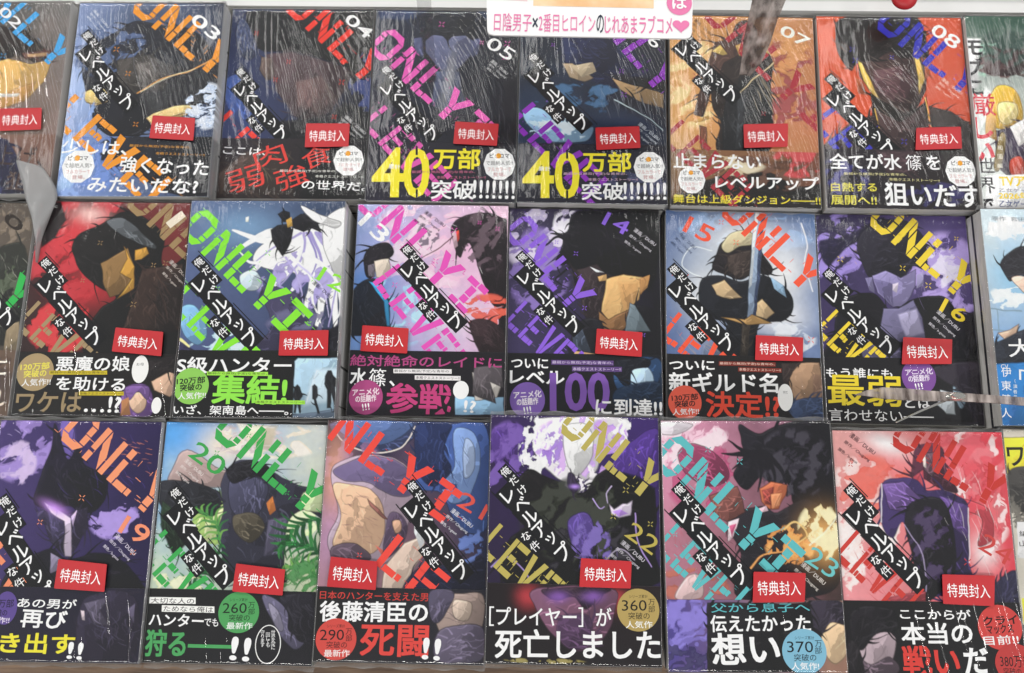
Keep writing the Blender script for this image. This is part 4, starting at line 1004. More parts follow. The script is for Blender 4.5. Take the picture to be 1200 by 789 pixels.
   ('S','#b9a4b4',[(4.9,43.7),(11.9,32.1),(37.6,26.4),(61.2,32.4),(69.8,50),(68.1,70.2),(61.5,92.7),(49.5,107.6),(21.7,108.2),(8.6,101.2),(5.3,88.9),(11.8,71.3)],0.4),
   ('S','#e0b898',[(6.7,51.3),(18.1,48.5),(39.2,55.7),(47.9,75.6),(44,97.9),(21.4,103.3),(9.4,93.8),(14.5,73.8)],0.5),
   ('S','#6f6288',[(7.2,38.6),(35.1,27.8),(61.3,33.6),(68.7,55.1),(54.7,57.9),(33.6,48.2),(15.4,46)],1),
   ('X','#7a5058',27.2,71,22.5,27.5,22,12.5,-15,40,0.6,3),
   ('X','#a07868',30.7,88.4,20,15,14,12.5,-30,50,0.45,6),
   ('P','#9a645c',[(34.3,60.8),(43.7,68.2),(50.5,75.5),(46.6,74.4),(37.1,65.8)],0.4),
   ('P','#b45c50',[(42.5,94.3),(51.7,100.2),(48,102.8)],0.4),
   ('S','#5a4a58',[(9.6,96.2),(25.9,93.4),(39.2,103),(26.9,110.6),(10.2,106)],0.6),
   ('S','#4a3c50',[(50.3,73),(60.4,70.3),(66.1,82.7),(59.2,97.6),(49.3,102.7)],0.5),
   ('S','#d4a88c',[(54.3,76.7),(60.2,75.3),(61,82.8),(56.6,85.3)],0.4),
   ('P','#d8c0b0',[(49.7,110.1),(64,92.6),(79,87.3),(79.6,99.7),(63.1,126.8),(48,127.1)],0.4),
   ('S','#171930',[(75,112),(110.1,106.3),(122.6,101.2),(123.3,126.7),(68.2,127.9)],0.5),
   ('P','#e8ecf0',[(71.8,67.6),(79.2,92.3),(76.4,97.3),(71.3,85)],0.4),
   ('F','#5c74b4',109.7,91.6,15,15,10,0.5,0.8,5,50),
   ('X','#23284a',101.2,67,25,30.1,20,15,-50,20,0.3,5),
  ],
  'bart': [
   ('B','#171514','#2a2834','#171514','#201e28'),
   ('S','#a08c84',[(89.6,131),(108.3,128.2),(124.7,130.2),(124.1,154.1),(111.9,161.5),(97,159.4),(89,145.4)],0.5),
   ('S','#4c465a',[(85.7,127.5),(103.3,127.1),(98.8,140.4),(91.6,150.1),(86.5,145.4)],0.4),
   ('S','#c8b4a4',[(103.5,133.1),(116.1,135.2),(114,147.2),(103.9,145)],0.8),
   ('X','#3c3038',106.3,142.6,17.5,17.5,16,12.5,-20,50,0.6,3),
   ('S','#5c5468',[(94.3,154.8),(124,151.7),(125.2,175.2),(92.6,176)],0.8),
  ],
  'clet': [
   ('T','漫画／DUBU',99.2,67,115.4,79.2,3.8,'#e8e8f0',0.01),
   ('T','原作／Chugong',95.2,71.6,111.8,83.9,3,'#e8e8f0',0),
   ('T','脚色／h-goon',91.3,76.2,103.5,85.2,3,'#e8e8f0',0),
  ],
  'blet': [
   ('T','日本のハンターを支えた男',2.5,131.7,83.9,131.6,6,'#c83c34',0.02),
   ('T','後藤清臣の',3.3,143.4,83.9,142.6,14.5,'#f6f4f2',0.04),
   ('T','死闘',35,163.2,85.2,163.2,22,'#d8443c',0.04),
   ('T','!!',81.2,168,94.8,168.9,15.5,'#f4f4f2',0.03),
   ('disc','#cc4840',16.6,163.1,15.2,14.8,40),
   ('T','シリーズ累計',9.3,153.9,22.7,153.6,2.4,'#1c0c0a',0),
   ('T','290',4.4,160.3,22.4,159.9,7.5,'#1c0c0a',0),
   ('T','万',23.4,157.6,28.2,157.5,4.5,'#1c0c0a',0),
   ('T','部',23.7,162.2,28.5,162.1,4.5,'#1c0c0a',0),
   ('T','突破の',9.7,167.2,25,166.9,4.8,'#1c0c0a',0.01),
   ('T','最新作',8.3,173.2,27.3,172.7,5,'#f4e8e6',0.02),
  ],
  'band': 125.5,
 },
 '22': {
  'num': ('T', '22', 104.1, 82.2, 124.4, 96.2, 12.8, '#b8a850', 0.0),
  'only': ('ONLY', '#b8aa58', (66.3, 5), (118.9, 46.6), 24.3),
  'lev': ('LEVEL', '#b8aa58', (5.1, 95), (57.1, 138.8), 23.8),
  'title': ((14.2, 59.7), (55.6, 100)),
  'sticker': [(68.7, 104.2), (105.7, 105.9), (104.8, 125), (67.5, 124.6)],
  'art': [
   ('B','#30204c','#3a2468','#1c1424','#1c1424'),
   ('S','#4a3078',[(1.8,11.3),(20.7,5.9),(33.6,20.8),(28.8,35.9),(11.3,41.2),(2.3,33.9)],0.5),
   ('F','#6a4c9c',13.7,33.7,19.5,29.2,10.7,0.46,0.8,5,60),
   ('S','#f4eafc',[(33.4,8.2),(38.4,1.7),(96.7,0.7),(101.7,9.4),(91.6,22.2),(84,27.4),(80.2,39.9),(71.5,47.5),(64,42.7),(59,48.9),(49,45.4),(38.8,35.7),(32.4,23.3)],0.6),
   ('F','#c09ae4',66.4,22.7,36.5,24.3,12.2,0.5,0.85,4,70),
   ('F','#8a62bc',47.5,25.5,9.7,14.6,6.3,0.5,0.85,14,80),
   ('F','#f8f0ff',33.7,25.8,12.2,26.8,6.3,0.5,0.9,15,80),
   ('F','#f8f0ff',99.1,17,12.2,17,6.3,0.5,0.9,16,80),
   ('F','#f4e8ff',64,45.1,17,12.2,5.8,0.5,0.9,17,80),
   ('S','#fdf8ff',[(56.2,7.8),(73.9,7.4),(77.7,27.5),(69,42.6),(62.7,42.7),(56.9,32.9)],1),
   ('F','#b48ae0',89.1,14.7,14.6,14.6,9.7,0.48,0.9,6,60),
   ('S','#121012',[(28.9,40.9),(41.5,45.6),(51.5,49.1),(59,53.9),(66.5,58.6),(74,53.6),(81.5,42.3),(101.5,34.5),(109,39.3),(123.8,53.8),(123.2,97.4),(120.3,123.5),(18,125.6),(14.9,94.8),(29.5,77.7),(16.7,58.4)],0.4),
   ('F','#262a20',66.6,76.9,43.8,31.6,13.6,0.5,0.9,3,60),
   ('F','#1c1822',74.1,98.4,38.9,24.3,12.2,0.5,0.9,8,60),
   ('S','#4c3a7c',[(59.2,77.1),(74,71.9),(79,88.7),(74.1,103.2),(64.2,98.6)],0.6),
   ('F','#6a58a0',76.5,96,14.6,19.5,8.3,0.5,0.9,6,70),
   ('P','#e6d8fa',[(90.1,65.5),(93.8,69.1),(100.1,65.3),(103.3,65.2),(107.5,62.7),(105,72.5),(97.5,75.1),(91.9,72)],0.4),
   ('P','#ba90e4',[(92.6,70.3),(98.8,69),(103.7,71.3),(97.5,74.4)],0.4),
   ('S','#2c2238',[(59,42.8),(64,43.9),(66.5,55),(62.8,57.5),(58.5,51.4)],0.4),
   ('G','#b890f0',64,52.5,3.4,1.7,0,0.9),
   ('L','#d8c8f4',[(91.4,52),(87.7,57),(88.9,64.3)],0.7,0.2,1),
   ('L','#c8b0f0',[(77.7,60.9),(82.7,68.1),(86.4,66.8)],0.7,0.2,1),
   ('L','#c0a4ec',[(108.7,71.2),(110.9,92.9),(120.5,109.4)],0.7,0.5,0.9),
   ('L','#b49ce0',[(3,111.8),(15.1,104.4),(30.1,118.3),(20.5,125.6)],0.7,0.5,0.9),
   ('L','#e0d4f8',[(81.4,112.5),(96.2,98),(108.4,104.9)],0.5,0.5,0.7),
   ('X','#8c70c4',74.1,100.8,19.5,19.5,26,9.7,-60,40,0.35,6),
   ('S','#4a2f80',[(91.5,37.2),(104.2,19.5),(126.9,9),(126.3,51.3),(111.4,44.2)],1.5),
  ],
  'bart': [
   ('B','#241416','#2c1518','#131013','#151114'),
   ('G','#c03c44',30.3,132.4,7.3,7.3,0,0.8),
   ('G','#c03c44',94.8,132.2,7.3,7.3,0,0.7),
   ('S','#6f4a60',[(36.3,126.4),(91.1,125.3),(93.5,140.4),(86.2,159),(71.8,168.5),(59.8,167.6),(46.4,155.3),(35.3,139.3)],0.6),
   ('S','#2a1a24',[(42.4,126.3),(88.7,125.3),(83.8,131.3),(71.7,140.9),(64.4,131.7),(52.3,134.3),(44.9,132.1)],0.4),
   ('G','#8a5cb4',52.2,131.9,7.3,3.9,0,0.8),
   ('G','#8a5cb4',77.8,131.9,7.3,3.9,0,0.8),
   ('S','#47304c',[(54.8,145.9),(74.1,145.4),(76.6,163.8),(62.2,168.7),(52.5,159.7)],1.2),
   ('F','#8f844a',43,176.4,29.2,1.9,7.3,0.5,0.8,3,0),
  ],
  'clet': [
   ('T','漫画／DUBU',98.7,91.9,115.2,105.4,3.6,'#dcd8e0',0.01),
   ('T','原作／Chugong',94.7,96.8,111.6,110.5,2.9,'#dcd8e0',0),
   ('T','脚色／h-goon',90.7,101.6,103.2,111.7,2.9,'#dcd8e0',0),
  ],
  'blet': [
   ('T','［プレイヤー］が',2.4,146.5,91.1,145.6,13.6,'#f4f4f2',0.02),
   ('T','死亡しました',7.2,165.3,125.8,163.7,19.5,'#f6f6f4',0.035),
   ('disc','#b09858',110.4,140,15.3,14.9,40),
   ('T','シリーズ累計',103.8,130.7,117.3,130.4,2.4,'#141008',0),
   ('T','360',98.5,137.1,116.5,136.7,7.5,'#141008',0),
   ('T','万',117.7,134.4,122.5,134.3,4.5,'#141008',0),
   ('T','部',117.7,139.2,122.5,139.1,4.5,'#141008',0),
   ('T','突破の',103.2,144.2,118.6,143.9,4.8,'#141008',0.01),
   ('T','人気作',101.4,150.3,120.5,149.9,5,'#f8f4e8',0.02),
  ],
  'band': 123.2,
 },
 '23': {
  'num': ('T', '23', 104.8, 96.7, 124.2, 109.3, 13.7, '#6cc0c0', 0.0),
  'only': ('ONLY I', '#5cb8bc', (9.1, 26.8), (85.5, 100.3), 26.6),
  'lev': ('LEVEL', '#5cb8bc', (5.8, 89), (53.9, 134.9), 24.9),
  'title': ((13.7, 69), (53.9, 112)),
  'sticker': [(63.5, 109.7), (101.1, 110.4), (99.1, 130.5), (61.7, 131.2)],
  'art': [
   ('B','#e49ab8','#3a2a34','#7a4c44','#3a2a24'),
   ('F','#f4c8d8',22.7,21.9,30.8,26.1,13.3,0.46,0.9,4,60),
   ('F','#a8446c',29.3,41.3,28.4,28.4,9.5,0.5,0.85,7,50),
   ('S','#8c3c5c',[(12.8,24.4),(25.4,17),(44.5,29.1),(48.7,43.7),(33.9,48.5),(17.2,39)],0.9),
   ('S','#f8e4ec',[(0,1),(23.5,2.2),(13.3,9.7),(1,9.7)],1.2),
   ('S','#15131a',[(52.6,38.8),(61.8,26.6),(59.9,14.4),(59.3,2.1),(72.5,9.4),(92.6,1.9),(127.1,1.3),(127.3,67.2),(116.8,79.1),(98.5,65),(92.4,45.9),(82.5,48.3),(73.2,41.1),(63,50.8),(55.9,46)],0.4),
   ('F','#2e2a36',98.2,31.3,28.4,26.1,9.5,0.5,0.8,4,60),
   ('L','#15131a',[(65.3,24.2),(60.6,29.6),(51.5,36.4)],5.2,0.2,1),
   ('L','#15131a',[(68.3,24.2),(67.2,34.4),(60.7,48.4)],5.2,0.2,1),
   ('L','#15131a',[(71.2,24.1),(74,35.8),(70.2,52)],5.2,0.2,1),
   ('L','#15131a',[(74.9,24.1),(82.6,35.3),(82.4,50.7)],5.2,0.2,1),
   ('L','#15131a',[(77.8,24.1),(89.3,37.2),(91.8,55.5)],5.2,0.2,1),
   ('L','#15131a',[(63.1,24.2),(55.7,24.7),(44.7,24.3)],5.2,0.2,1),
   ('L','#15131a',[(64.6,24.2),(59.4,20.8),(50.1,14.4)],5.2,0.2,1),
   ('P','#c06a48',[(71.5,49.6),(80.3,44.7),(92.3,47.1),(90.6,55.5),(85.2,65),(76.7,65.1),(72.2,59.1)],0.4),
   ('P','#8a3c34',[(72.7,50.8),(82.5,48.3),(80.5,62.7),(74.5,61.5)],0.6),
   ('P','#d88c60',[(79.8,54.3),(88.3,53.1),(86.5,62.6),(80.4,64.6)],0.5),
   ('S','#1c191f',[(47.4,72.3),(72,62.7),(83.9,67.4),(106.2,57.8),(126.8,74.3),(127.5,113.9),(104,127.8),(51.9,128.1),(55.8,98.1)],0.4),
   ('P','#7a4a44',[(33.6,55.7),(55.8,48.4),(59.7,67.5),(47.3,74.7),(37.8,70)],0.7),
   ('P','#efd4dc',[(47.8,74.7),(55.1,72.3),(51.6,84.1),(47.1,88.8)],0.4),
   ('P','#d8608c',[(48.4,77.1),(53.2,75.9),(50.4,85.3)],0.4),
   ('P','#f0c8d4',[(68.3,65.1),(75.7,62.7),(77.2,66.3),(70.6,67.5)],0.4),
   ('G','#f0b468',116.3,86.1,14.2,16.6,0,0.95),
   ('F','#f8dca4',114.3,81.4,16.6,21.3,9.5,0.46,0.95,6,70),
   ('F','#e89c54',92.1,90.9,19,14.2,9.5,0.5,0.85,9,70),
   ('L','#f4c880',[(88,79.2),(97.9,74.4),(104.5,83.8),(94.5,90.9)],1.4,0.7,0.9),
   ('L','#fff0d0',[(106.4,90.8),(124.4,74.3),(127.5,64.8)],1.2,0.7,0.9),
   ('L','#f0a860',[(62.4,107.4),(72.5,98),(91.8,95.6)],1.4,0.5,0.9),
   ('F','#a85c4c',19,119.1,28.4,11.9,11.9,0.5,0.85,4,20),
   ('S','#e4c4c4',[(6.8,128.4),(14.4,114.6),(24.1,112.2),(25.8,128.3)],0.9),
   ('X','#c04c5c',17.4,100.7,16.6,23.7,20,14.2,-60,40,0.43,6),
   ('X','#201c22',63.3,91.1,28.4,23.7,30,14.2,-50,40,0.43,6),
  ],
  'bart': [
   ('B','#55489a','#c8a080','#4a4088','#8a6858'),
   ('F','#7c70c0',10.9,146.5,23.7,21.3,11.9,0.48,0.8,4,40),
   ('F','#2a2450',12.5,168.9,23.7,14.2,9.5,0.5,0.8,9,40),
   ('S','#e8c8a0',[(112.5,141.3),(129.3,136.7),(130,159.2),(119.6,172.6),(110.9,163.8)],0.9),
   ('S','#2a2430',[(103.8,131.2),(127.4,131.1),(128.6,145.8),(116.9,145.8),(106.7,157.1)],0.5),
   ('P','#131114',[(29.2,131.7),(103.8,131.2),(105.2,179.3),(27.2,179.9)],0.4),
  ],
  'clet': [
   ('T','漫画／DUBU',99.6,103.7,115.3,117.9,3.9,'#e8e0d8',0.01),
   ('T','原作／Chugong',94.1,107.9,110.1,122.3,3.1,'#e8e0d8',0),
  ],
  'blet': [
   ('T','父から息子へ',32.1,135.3,103.1,134.4,6.4,'#5cb4bc',0.02),
   ('T','伝えたかった',31.2,146.1,102.8,145.3,11.5,'#f4f4f2',0.035),
   ('T','想い',31.4,163.5,79.4,162.2,21,'#f4f4f2',0.045),
   ('disc','#7cb4cc',97.2,164.7,15.8,15.5,40),
   ('T','シリーズ累計',90.9,155.4,104.8,155.3,2.4,'#0c1418',0),
   ('T','370',85.1,161.6,103.6,161.5,7.5,'#0c1418',0),
   ('T','万',105,159.3,110,159.2,4.5,'#0c1418',0),
   ('T','部',104.7,163.9,109.6,163.9,4.5,'#0c1418',0),
   ('T','突破の',89.6,168.8,105.4,168.6,4.8,'#0c1418',0.01),
   ('T','人気作!',87.4,174.6,107,174.5,5,'#f0f8fa',0.02),
  ],
  'band': 129.4,
 },
 '24': {
  'num': ('T', '24', 104.2, 79.4, 124.4, 92, 13.3, '#c84440', 0.0),
  'only': ('ONLY', '#c0342c', (57.9, 1.7), (115.4, 40.1), 26.1),
  'lev': ('LEVEL', '#c83c34', (9, 86.5), (52.3, 127.5), 24.9),
  'title': ((13, 62.9), (54, 106.9)),
  'sticker': [(72.1, 103.9), (110.1, 104.3), (107.4, 125.6), (71, 124.5)],
  'art': [
   ('B','#e0a09c','#d8404e','#e09098','#cc3848'),
   ('F','#f4e0dc',19.3,60.4,28.4,40.3,14.2,0.46,0.9,4,60),
   ('F','#f0c4c4',103.3,40.2,26.1,56.8,16.6,0.48,0.9,6,70),
   ('F','#d4505c',97.9,20.9,30.8,33.2,14.2,0.48,0.8,9,60),
   ('F','#d85a4c',27.8,43.6,30.8,26.1,14.2,0.46,0.85,21,30),
   ('G','#e0685c',25.5,41.2,21.3,14.2,0,0.6),
   ('F','#c8404c',105.5,66.5,21.3,47.4,11.8,0.47,0.85,23,80),
   ('F','#f4dcd8',5.1,91.3,14.2,28.4,9.5,0.46,0.9,25,80),
   ('G','#fbf4f2',40.1,9.3,16.6,8.1,20,0.9),
   ('G','#fbeeee',105.8,87.6,9.5,11.8,0,0.8),
   ('S','#c84854',[(90.3,50),(111.3,56.9),(112.8,78.2),(101.5,83),(105.8,64.1),(89.6,57.2)],0.5),
   ('S','#4a2434',[(56.5,33.6),(61.8,14),(72,9),(81.5,12.5),(83.8,28.4),(90.7,45.2),(78.8,42.9),(67.3,35.8)],0.4),
   ('P','#5f4450',[(66.5,16.4),(77.6,15),(79.1,26),(72.4,33.4),(66.7,28.6)],0.5),
   ('P','#f0e0d8',[(66.3,18.4),(68.8,17.6),(68.5,27.3),(66.6,26.2)],0.4),
   ('P','#b04450',[(58.2,33.5),(65.5,28.6),(66.4,45.5),(59,48)],0.5),
   ('S','#332650',[(34.1,39.9),(57.6,34.7),(66.6,43.1),(77.6,43),(89.3,47.6),(96.8,57.1),(94.4,94.8),(93.6,115.5),(67.1,120.5),(57.6,120.6),(53,90.6),(47.7,67.2),(39.5,79.1),(32,67.4)],0.4),
   ('P','#6a508c',[(34.1,39.9),(50.1,37.3),(65.8,52.7),(55.5,60),(38.8,57.8)],0.6),
   ('P','#5c4480',[(77.1,47.8),(96.9,55.9),(94.8,78.4),(83.6,69.1)],0.6),
   ('S','#16131a',[(53.7,52.8),(75.8,49),(83.9,66.7),(83,101.9),(67.1,120.5),(57.6,120.6),(52,88.3),(48.9,67.2)],0.4),
   ('F','#3c2c50',68,83.4,16.6,28.4,8.1,0.52,0.8,4,60),
   ('L','#f4e8f0',[(34.1,39.9),(32,67.4)],0.7,0.7,0.8),
   ('L','#f4e4ec',[(96.8,57.1),(94.6,94.8)],0.7,0.7,0.8),
   ('L','#c8b8e0',[(48.7,69.5),(60.2,90.5),(60.4,116)],0.7,0.7,0.6),
   ('S','#222038',[(108,113.1),(123.6,100.2),(130.1,105.9),(129,126.5),(106.6,126.8)],0.4),
   ('P','#8a3840',[(31.5,121),(60.4,116),(59.5,126.3),(31.1,126.7)],0.6),
   ('X','#f8e8e8',101.4,59.4,23.7,47.4,24,18.9,-75,14,0.43,6),
   ('X','#c03840',18.6,102.7,18.9,21.3,16,11.8,-45,30,0.71,6),
  ],
  'bart': [
   ('B','#131113','#151214','#131113','#131113'),
   ('S','#b8a4ac',[(9.8,144),(22.9,141.5),(35.5,145.9),(33.1,161.6),(22.9,172.8),(11.5,168.6)],0.4),
   ('S','#131015',[(4.6,132.7),(19.2,126.8),(35.5,130),(38,143.6),(22.5,146.1),(12.3,157.4),(5.6,153)],0.4),
   ('S','#544650',[(5.1,159.8),(16.4,166.3),(30.7,161.6),(34.5,172.7),(1.9,173.1)],0.5),
   ('S','#191519',[(0.9,153.1),(8,153),(11.2,173),(-0.5,173.2)],0.4),
  ],
  'clet': [
   ('T','漫画／DUBU',13.5,2.7,30.9,16.8,4.1,'#3a2028',0.01),
   ('T','原作／Chugong',8.7,8.2,26.5,22.5,3.3,'#3a2028',0),
   ('T','脚色／h-goon',3.9,13.7,17,24.2,3.3,'#3a2028',0),
  ],
  'blet': [
   ('T','ここからが',40.1,131.8,91,132,7.1,'#f4f4f2',0.03),
   ('T','本当の',40.2,145.4,90.7,144.7,14.7,'#f4f4f2',0.04),
   ('T','戦い',39.9,164.2,79.6,163.6,19.9,'#d43c34',0.045),
   ('T','だ',83.1,163.5,100.6,163.3,18,'#f4f4f2',0.045),
   ('disc','#c8403c',111.1,140.3,15.8,15.5,40),
   ('T','クライ',99.1,136.3,124.1,134.5,6.3,'#1c0a0a',0.04),
   ('T','マックス',101.3,142.2,120.6,140.8,6.3,'#1c0a0a',0.04),
   ('T','目前!!',98.6,149.7,123.4,148.3,6.3,'#f4f0ee',0.02),
   ('disc','#b83a38',119.5,164.8,14.4,13.6,40),
   ('T','380万部',108.7,163.2,130.8,163.3,8.5,'#1c0a0a',0.01),
   ('T','突破の',110.3,170.2,123.1,170.5,5.2,'#1c0a0a',0.01),
  ],
  'band': 122.9,
 },
 '10': {
  'num': ('T', '10', 92.3, 2.9, 117.9, 22.6, 10.1, '#2a221c', 0.02),
  'only': ('ONLY', '#2fb450', (11.1, -7.1), (122.8, 78.6), 25.4),
  'title': ((71.9, 55.9), (115.9, 97.8)),
  'art': [
   ('B','#5a4c40','#5c5248','#3c342c','#3a342c'),
   ('F','#7a6c5c',105,21.4,20.3,17.8,10.1,0.5,0.8,3,60),
   ('S','#22241e',[(93.8,50.4),(117,34.5),(128.6,55.3),(132.2,111.5),(103.2,116.8)],1),
   ('F','#46503c',114.7,73.5,15.2,22.8,10.1,0.5,0.8,7,60),
   ('X','#c8c4b8',113.6,65.8,12.7,30.4,14,10.1,-60,30,0.3,3),
   ('P','#8a7a60',[(116.3,104.1),(125.9,101.4),(129.3,126.5),(117.1,127.9)],0.6),
  ],
  'bart': [
   ('B','#6a5446','#6e5848','#5a463a','#5e4a3c'),
   ('F','#3c2c24',118.2,153.8,17.8,22.8,10.1,0.5,0.8,3,60),
  ],
  'clet': [],
  'blet': [
   ('T','手に',86.7,139.4,121.6,139.5,15.2,'#efe8dc',0.02),
   ('T','入れ',85.2,162.8,123.2,163.6,17.8,'#e8dccc',0.02),
  ],
  'band': 125.5,
 },
 'R1': {
  'art': [
   ('B','#3a5c4c','#2c4a40','#e8ece8','#d8dcd8'),
   ('F','#8cb4a0',21.5,42,28.8,16.8,10.6,0.48,0.9,3,20),
   ('F','#1c3a30',33.9,34.2,26.4,21.6,12,0.47,0.9,31,40),
   ('F','#5c2a2c',30.3,47,26.4,12,9.6,0.5,0.8,33,10),
   ('P','#f0f0ee',[(-4.6,21.7),(11.8,21.5),(5.2,67.7),(-9.1,73)],1.2),
   ('S','#3c2a2a',[(11.5,49.8),(26.9,34.2),(47.9,31.4),(45.8,51.9),(24.7,57.3)],0.7),
   ('F','#274038',31.6,34.2,19.2,14.4,8.2,0.5,0.9,5,60),
   ('F','#e4e8e4',7.3,95.3,19.2,28.8,12,0.5,0.8,5,60),
   ('S','#e0b440',[(14.9,75.2),(23.8,66.2),(36.3,68.6),(41.5,84.9),(38.6,102.3),(29,107.4),(17.8,105.1),(11.9,95.2)],0.4),
   ('S','#f4d890',[(22.2,82.6),(36,82.4),(35.9,94.9),(27.2,102.5),(20.8,97.6)],0.6),
   ('S','#33283c',[(17.3,110.1),(29.2,104.9),(43.4,99.8),(55.8,112),(51.9,148.7),(20.6,146.7),(15.7,127.3)],0.4),
   ('P','#eeeae6',[(29.2,104.9),(41.4,97.3),(41.6,117.1),(34.3,122.1)],0.4),
   ('X','#6a5a78',31.8,124.6,16.8,19.2,20,21.6,-20,60,0.23,3),
   ('S','#b4402c',[(26.3,134.5),(35.6,131.9),(38.6,146.4),(27.1,149)],0.5),
   ('P','#c89a50',[(9.8,92.8),(18.5,97.6),(16.6,117.5),(8,112.7)],0.6),
   ('S','#8c7844',[(19.4,112.5),(24.3,113.4),(17.5,143.1),(12.5,141.5)],0.4),
   ('P','#f4f4f0',[(4.5,149.3),(52.1,146.2),(48.1,184.6),(1.2,185.3)],0.7),
   ('P','#d8dce0',[(12.4,161.3),(50.9,158.3),(50.1,165.5),(11.7,168.5)],0.4),
  ],
  'bart': [],
  'clet': [
   ('V','モブに',5.4,30.6,2,67.8,18.3,'#16161a',0.05),
   ('V','厳しい',8.3,84,4.3,127.5,22.1,'#d0283c',0.06),
   ('V','世界で',5.9,139.6,2.5,175.8,15.8,'#1a1a1e',0.05),
   ('T','TVアニメ',15.4,153.5,55.9,153.4,9.6,'#f0d020',0.05),
   ('T','乙女ゲー世界は',14.6,161.7,55,161.6,3.4,'#6a5a70',0.01),
   ('T','2026年',13.7,166.5,38.8,166.6,6.2,'#f0d020',0.05),
   ('T','乙女ゲー',13.4,173.7,35.8,173.8,6.2,'#3a4a7c',0.02),
   ('V','共和国編',19.5,115.5,17.2,139.9,4.8,'#f0ead8',0.01),
  ],
  'blet': [],
 },
 'R2': {
  'art': [
   ('B','#d8e8f0','#b8d8ea','#2c78b8','#2868a8'),
   ('F','#f6fafc',17.4,20.7,29.6,14.8,14.8,0.46,0.9,3,10),
   ('G','#8cc4e0',23.4,56.7,24.7,22.2,0,0.7),
   ('F','#e8f4f8',21.3,77.1,24.7,12.3,12.3,0.48,0.9,6,10),
   ('L','#8098a8',[(-0.2,84.9),(25,87.1)],1,1,1),
   ('L','#8098a8',[(-0.5,88.6),(-1.2,107.3)],0.7,0.7,1),
   ('L','#8098a8',[(5.8,86.1),(4.8,104.8)],0.7,0.7,1),
   ('L','#8098a8',[(-0.7,102.4),(23.3,103.3)],0.7,0.7,1),
   ('S','#1b1a20',[(12.2,46.6),(20.7,36.2),(30.9,32.2),(50.2,35.9),(46.4,69.2),(32.9,59.2),(25.9,56.7),(18,61.9),(13.9,54.3)],0.4),
   ('S','#e8c8b4',[(19.5,59.3),(28.2,57.2),(42.1,64.2),(35.8,76.9),(24.8,66.9)],0.4),
   ('S','#1e222c',[(-2.2,117.2),(8.2,109.7),(43.3,96.9),(39.4,131.5),(-1.3,132)],0.4),
   ('P','#e4c0a4',[(3.9,104.8),(13.8,102.2),(21.5,97.1),(18.3,104.6),(8.2,109.7)],0.4),
   ('P','#2878bc',[(-8.4,132),(44.7,126.5),(37.6,189.1),(-11.8,189.7)],1),
   ('F','#1c5c9c',7.7,160.9,29.6,22.2,12.3,0.5,0.6,3,20),
  ],
  'bart': [],
  'clet': [
   ('T','原作  宮田俊哉',8.2,8.2,48.2,9.4,3.7,'#5a6670',0.01),
   ('T','CV',3.5,132.4,9.4,132.3,3.9,'#f4f8fa',0.01),
   ('V','伊東健人',7.3,136.7,3.9,169.3,8.4,'#f6fafc',0.02),
   ('V','（演者名）',13.5,143.9,11.7,160.8,3.5,'#e8f0f4',0),
   ('T','「',17.1,138.6,22.3,139,8.4,'#f6fafc',0.03),
   ('T','大',11,117.1,30.2,116.9,14.8,'#f6f8fa',0.02),
  ],
  'blet': [],
 },
 'R3': {
  'art': [
   ('B','#d8d0c0','#cfc8b8','#d8d4c8','#cfc8bc'),
   ('P','#ece03a',[(-0.5,6),(41.8,5.3),(39.5,25.8),(12.9,36.4),(-1,36.6)],0.4),
   ('S','#3a3836',[(-1,36.6),(13.7,28.8),(38,38.5),(35.2,63.6),(2.8,61.7)],0.6),
   ('F','#6a665e',10.1,64,14.9,14.9,7.4,0.5,0.9,4,60),
   ('P','#f2f2ee',[(3,71.6),(34.4,71),(31.4,98.1),(1.5,98.6)],0.4),
   ('P','#e8d838',[(1,127.5),(28.1,127),(26,146.1),(1.5,146.5)],0.4),
   ('P','#3a3836',[(-1,146.6),(25.7,148.4),(22.1,181.1),(-2.2,181.6)],0.7),
  ],
  'bart': [],
  'clet': [
   ('T','ワ',1.3,21.4,14.5,21.1,14.9,'#2c2a20',0.03),
   ('T','編山',4.6,80.2,18.4,80,4.5,'#3a3a3a',0),
   ('T','山田',3.9,87.6,17.6,87.3,4.5,'#3a3a3a',0),
  ],
  'blet': [],
 },
}

TABLE_Z = -0.062
sc = bpy.context.scene
COL = sc.collection

# ------------------------------------------------------------------ camera, world, lights
cam = bpy.data.cameras.new('camera'); cam_o = bpy.data.objects.new('camera', cam); COL.objects.link(cam_o)
cam.sensor_width = 36; cam.lens = 36*CAM['f']/1200; cam.clip_start = .01; cam.clip_end = 50
cam_o.matrix_world = Matrix.Translation(CAM['loc']) @ Matrix.Rotation(CAM['yaw'], 4, 'Z') @ Matrix.Rotation(CAM['pitch'], 4, 'X') @ Matrix.Rotation(CAM['roll'], 4, 'Z')
sc.camera = cam_o
w = bpy.data.worlds.new('World'); sc.world = w; w.use_nodes = True
bg = w.node_tree.nodes['Background']; bg.inputs[0].default_value = (.93, .96, 1, 1); bg.inputs[1].default_value = .27
def tube(name, loc, sx, sy, power, col=(1, .98, .95), rot=(0, 0, 0)):
    l = bpy.data.lights.new(name, 'AREA'); l.shape = 'RECTANGLE'; l.size = sx; l.size_y = sy; l.energy = power; l.color = col
    o = bpy.data.objects.new(name, l); COL.objects.link(o); o.location = loc; o.rotation_euler = rot
tube('ceiling_tube_light', (-.2, 2.3, 2.0), 3.6, .14, 60)
tube('ceiling_tube_light', (-.2, -1.35, 1.9), 3.6, .2, 46)
tube('ceiling_tube_light', (2.3, .4, 2.0), .13, 2.2, 30)  # unseen side pair, placed so the film ribs catch long glints
tube('ceiling_tube_light', (-2.3, .4, 2.0), .13, 2.2, 30)
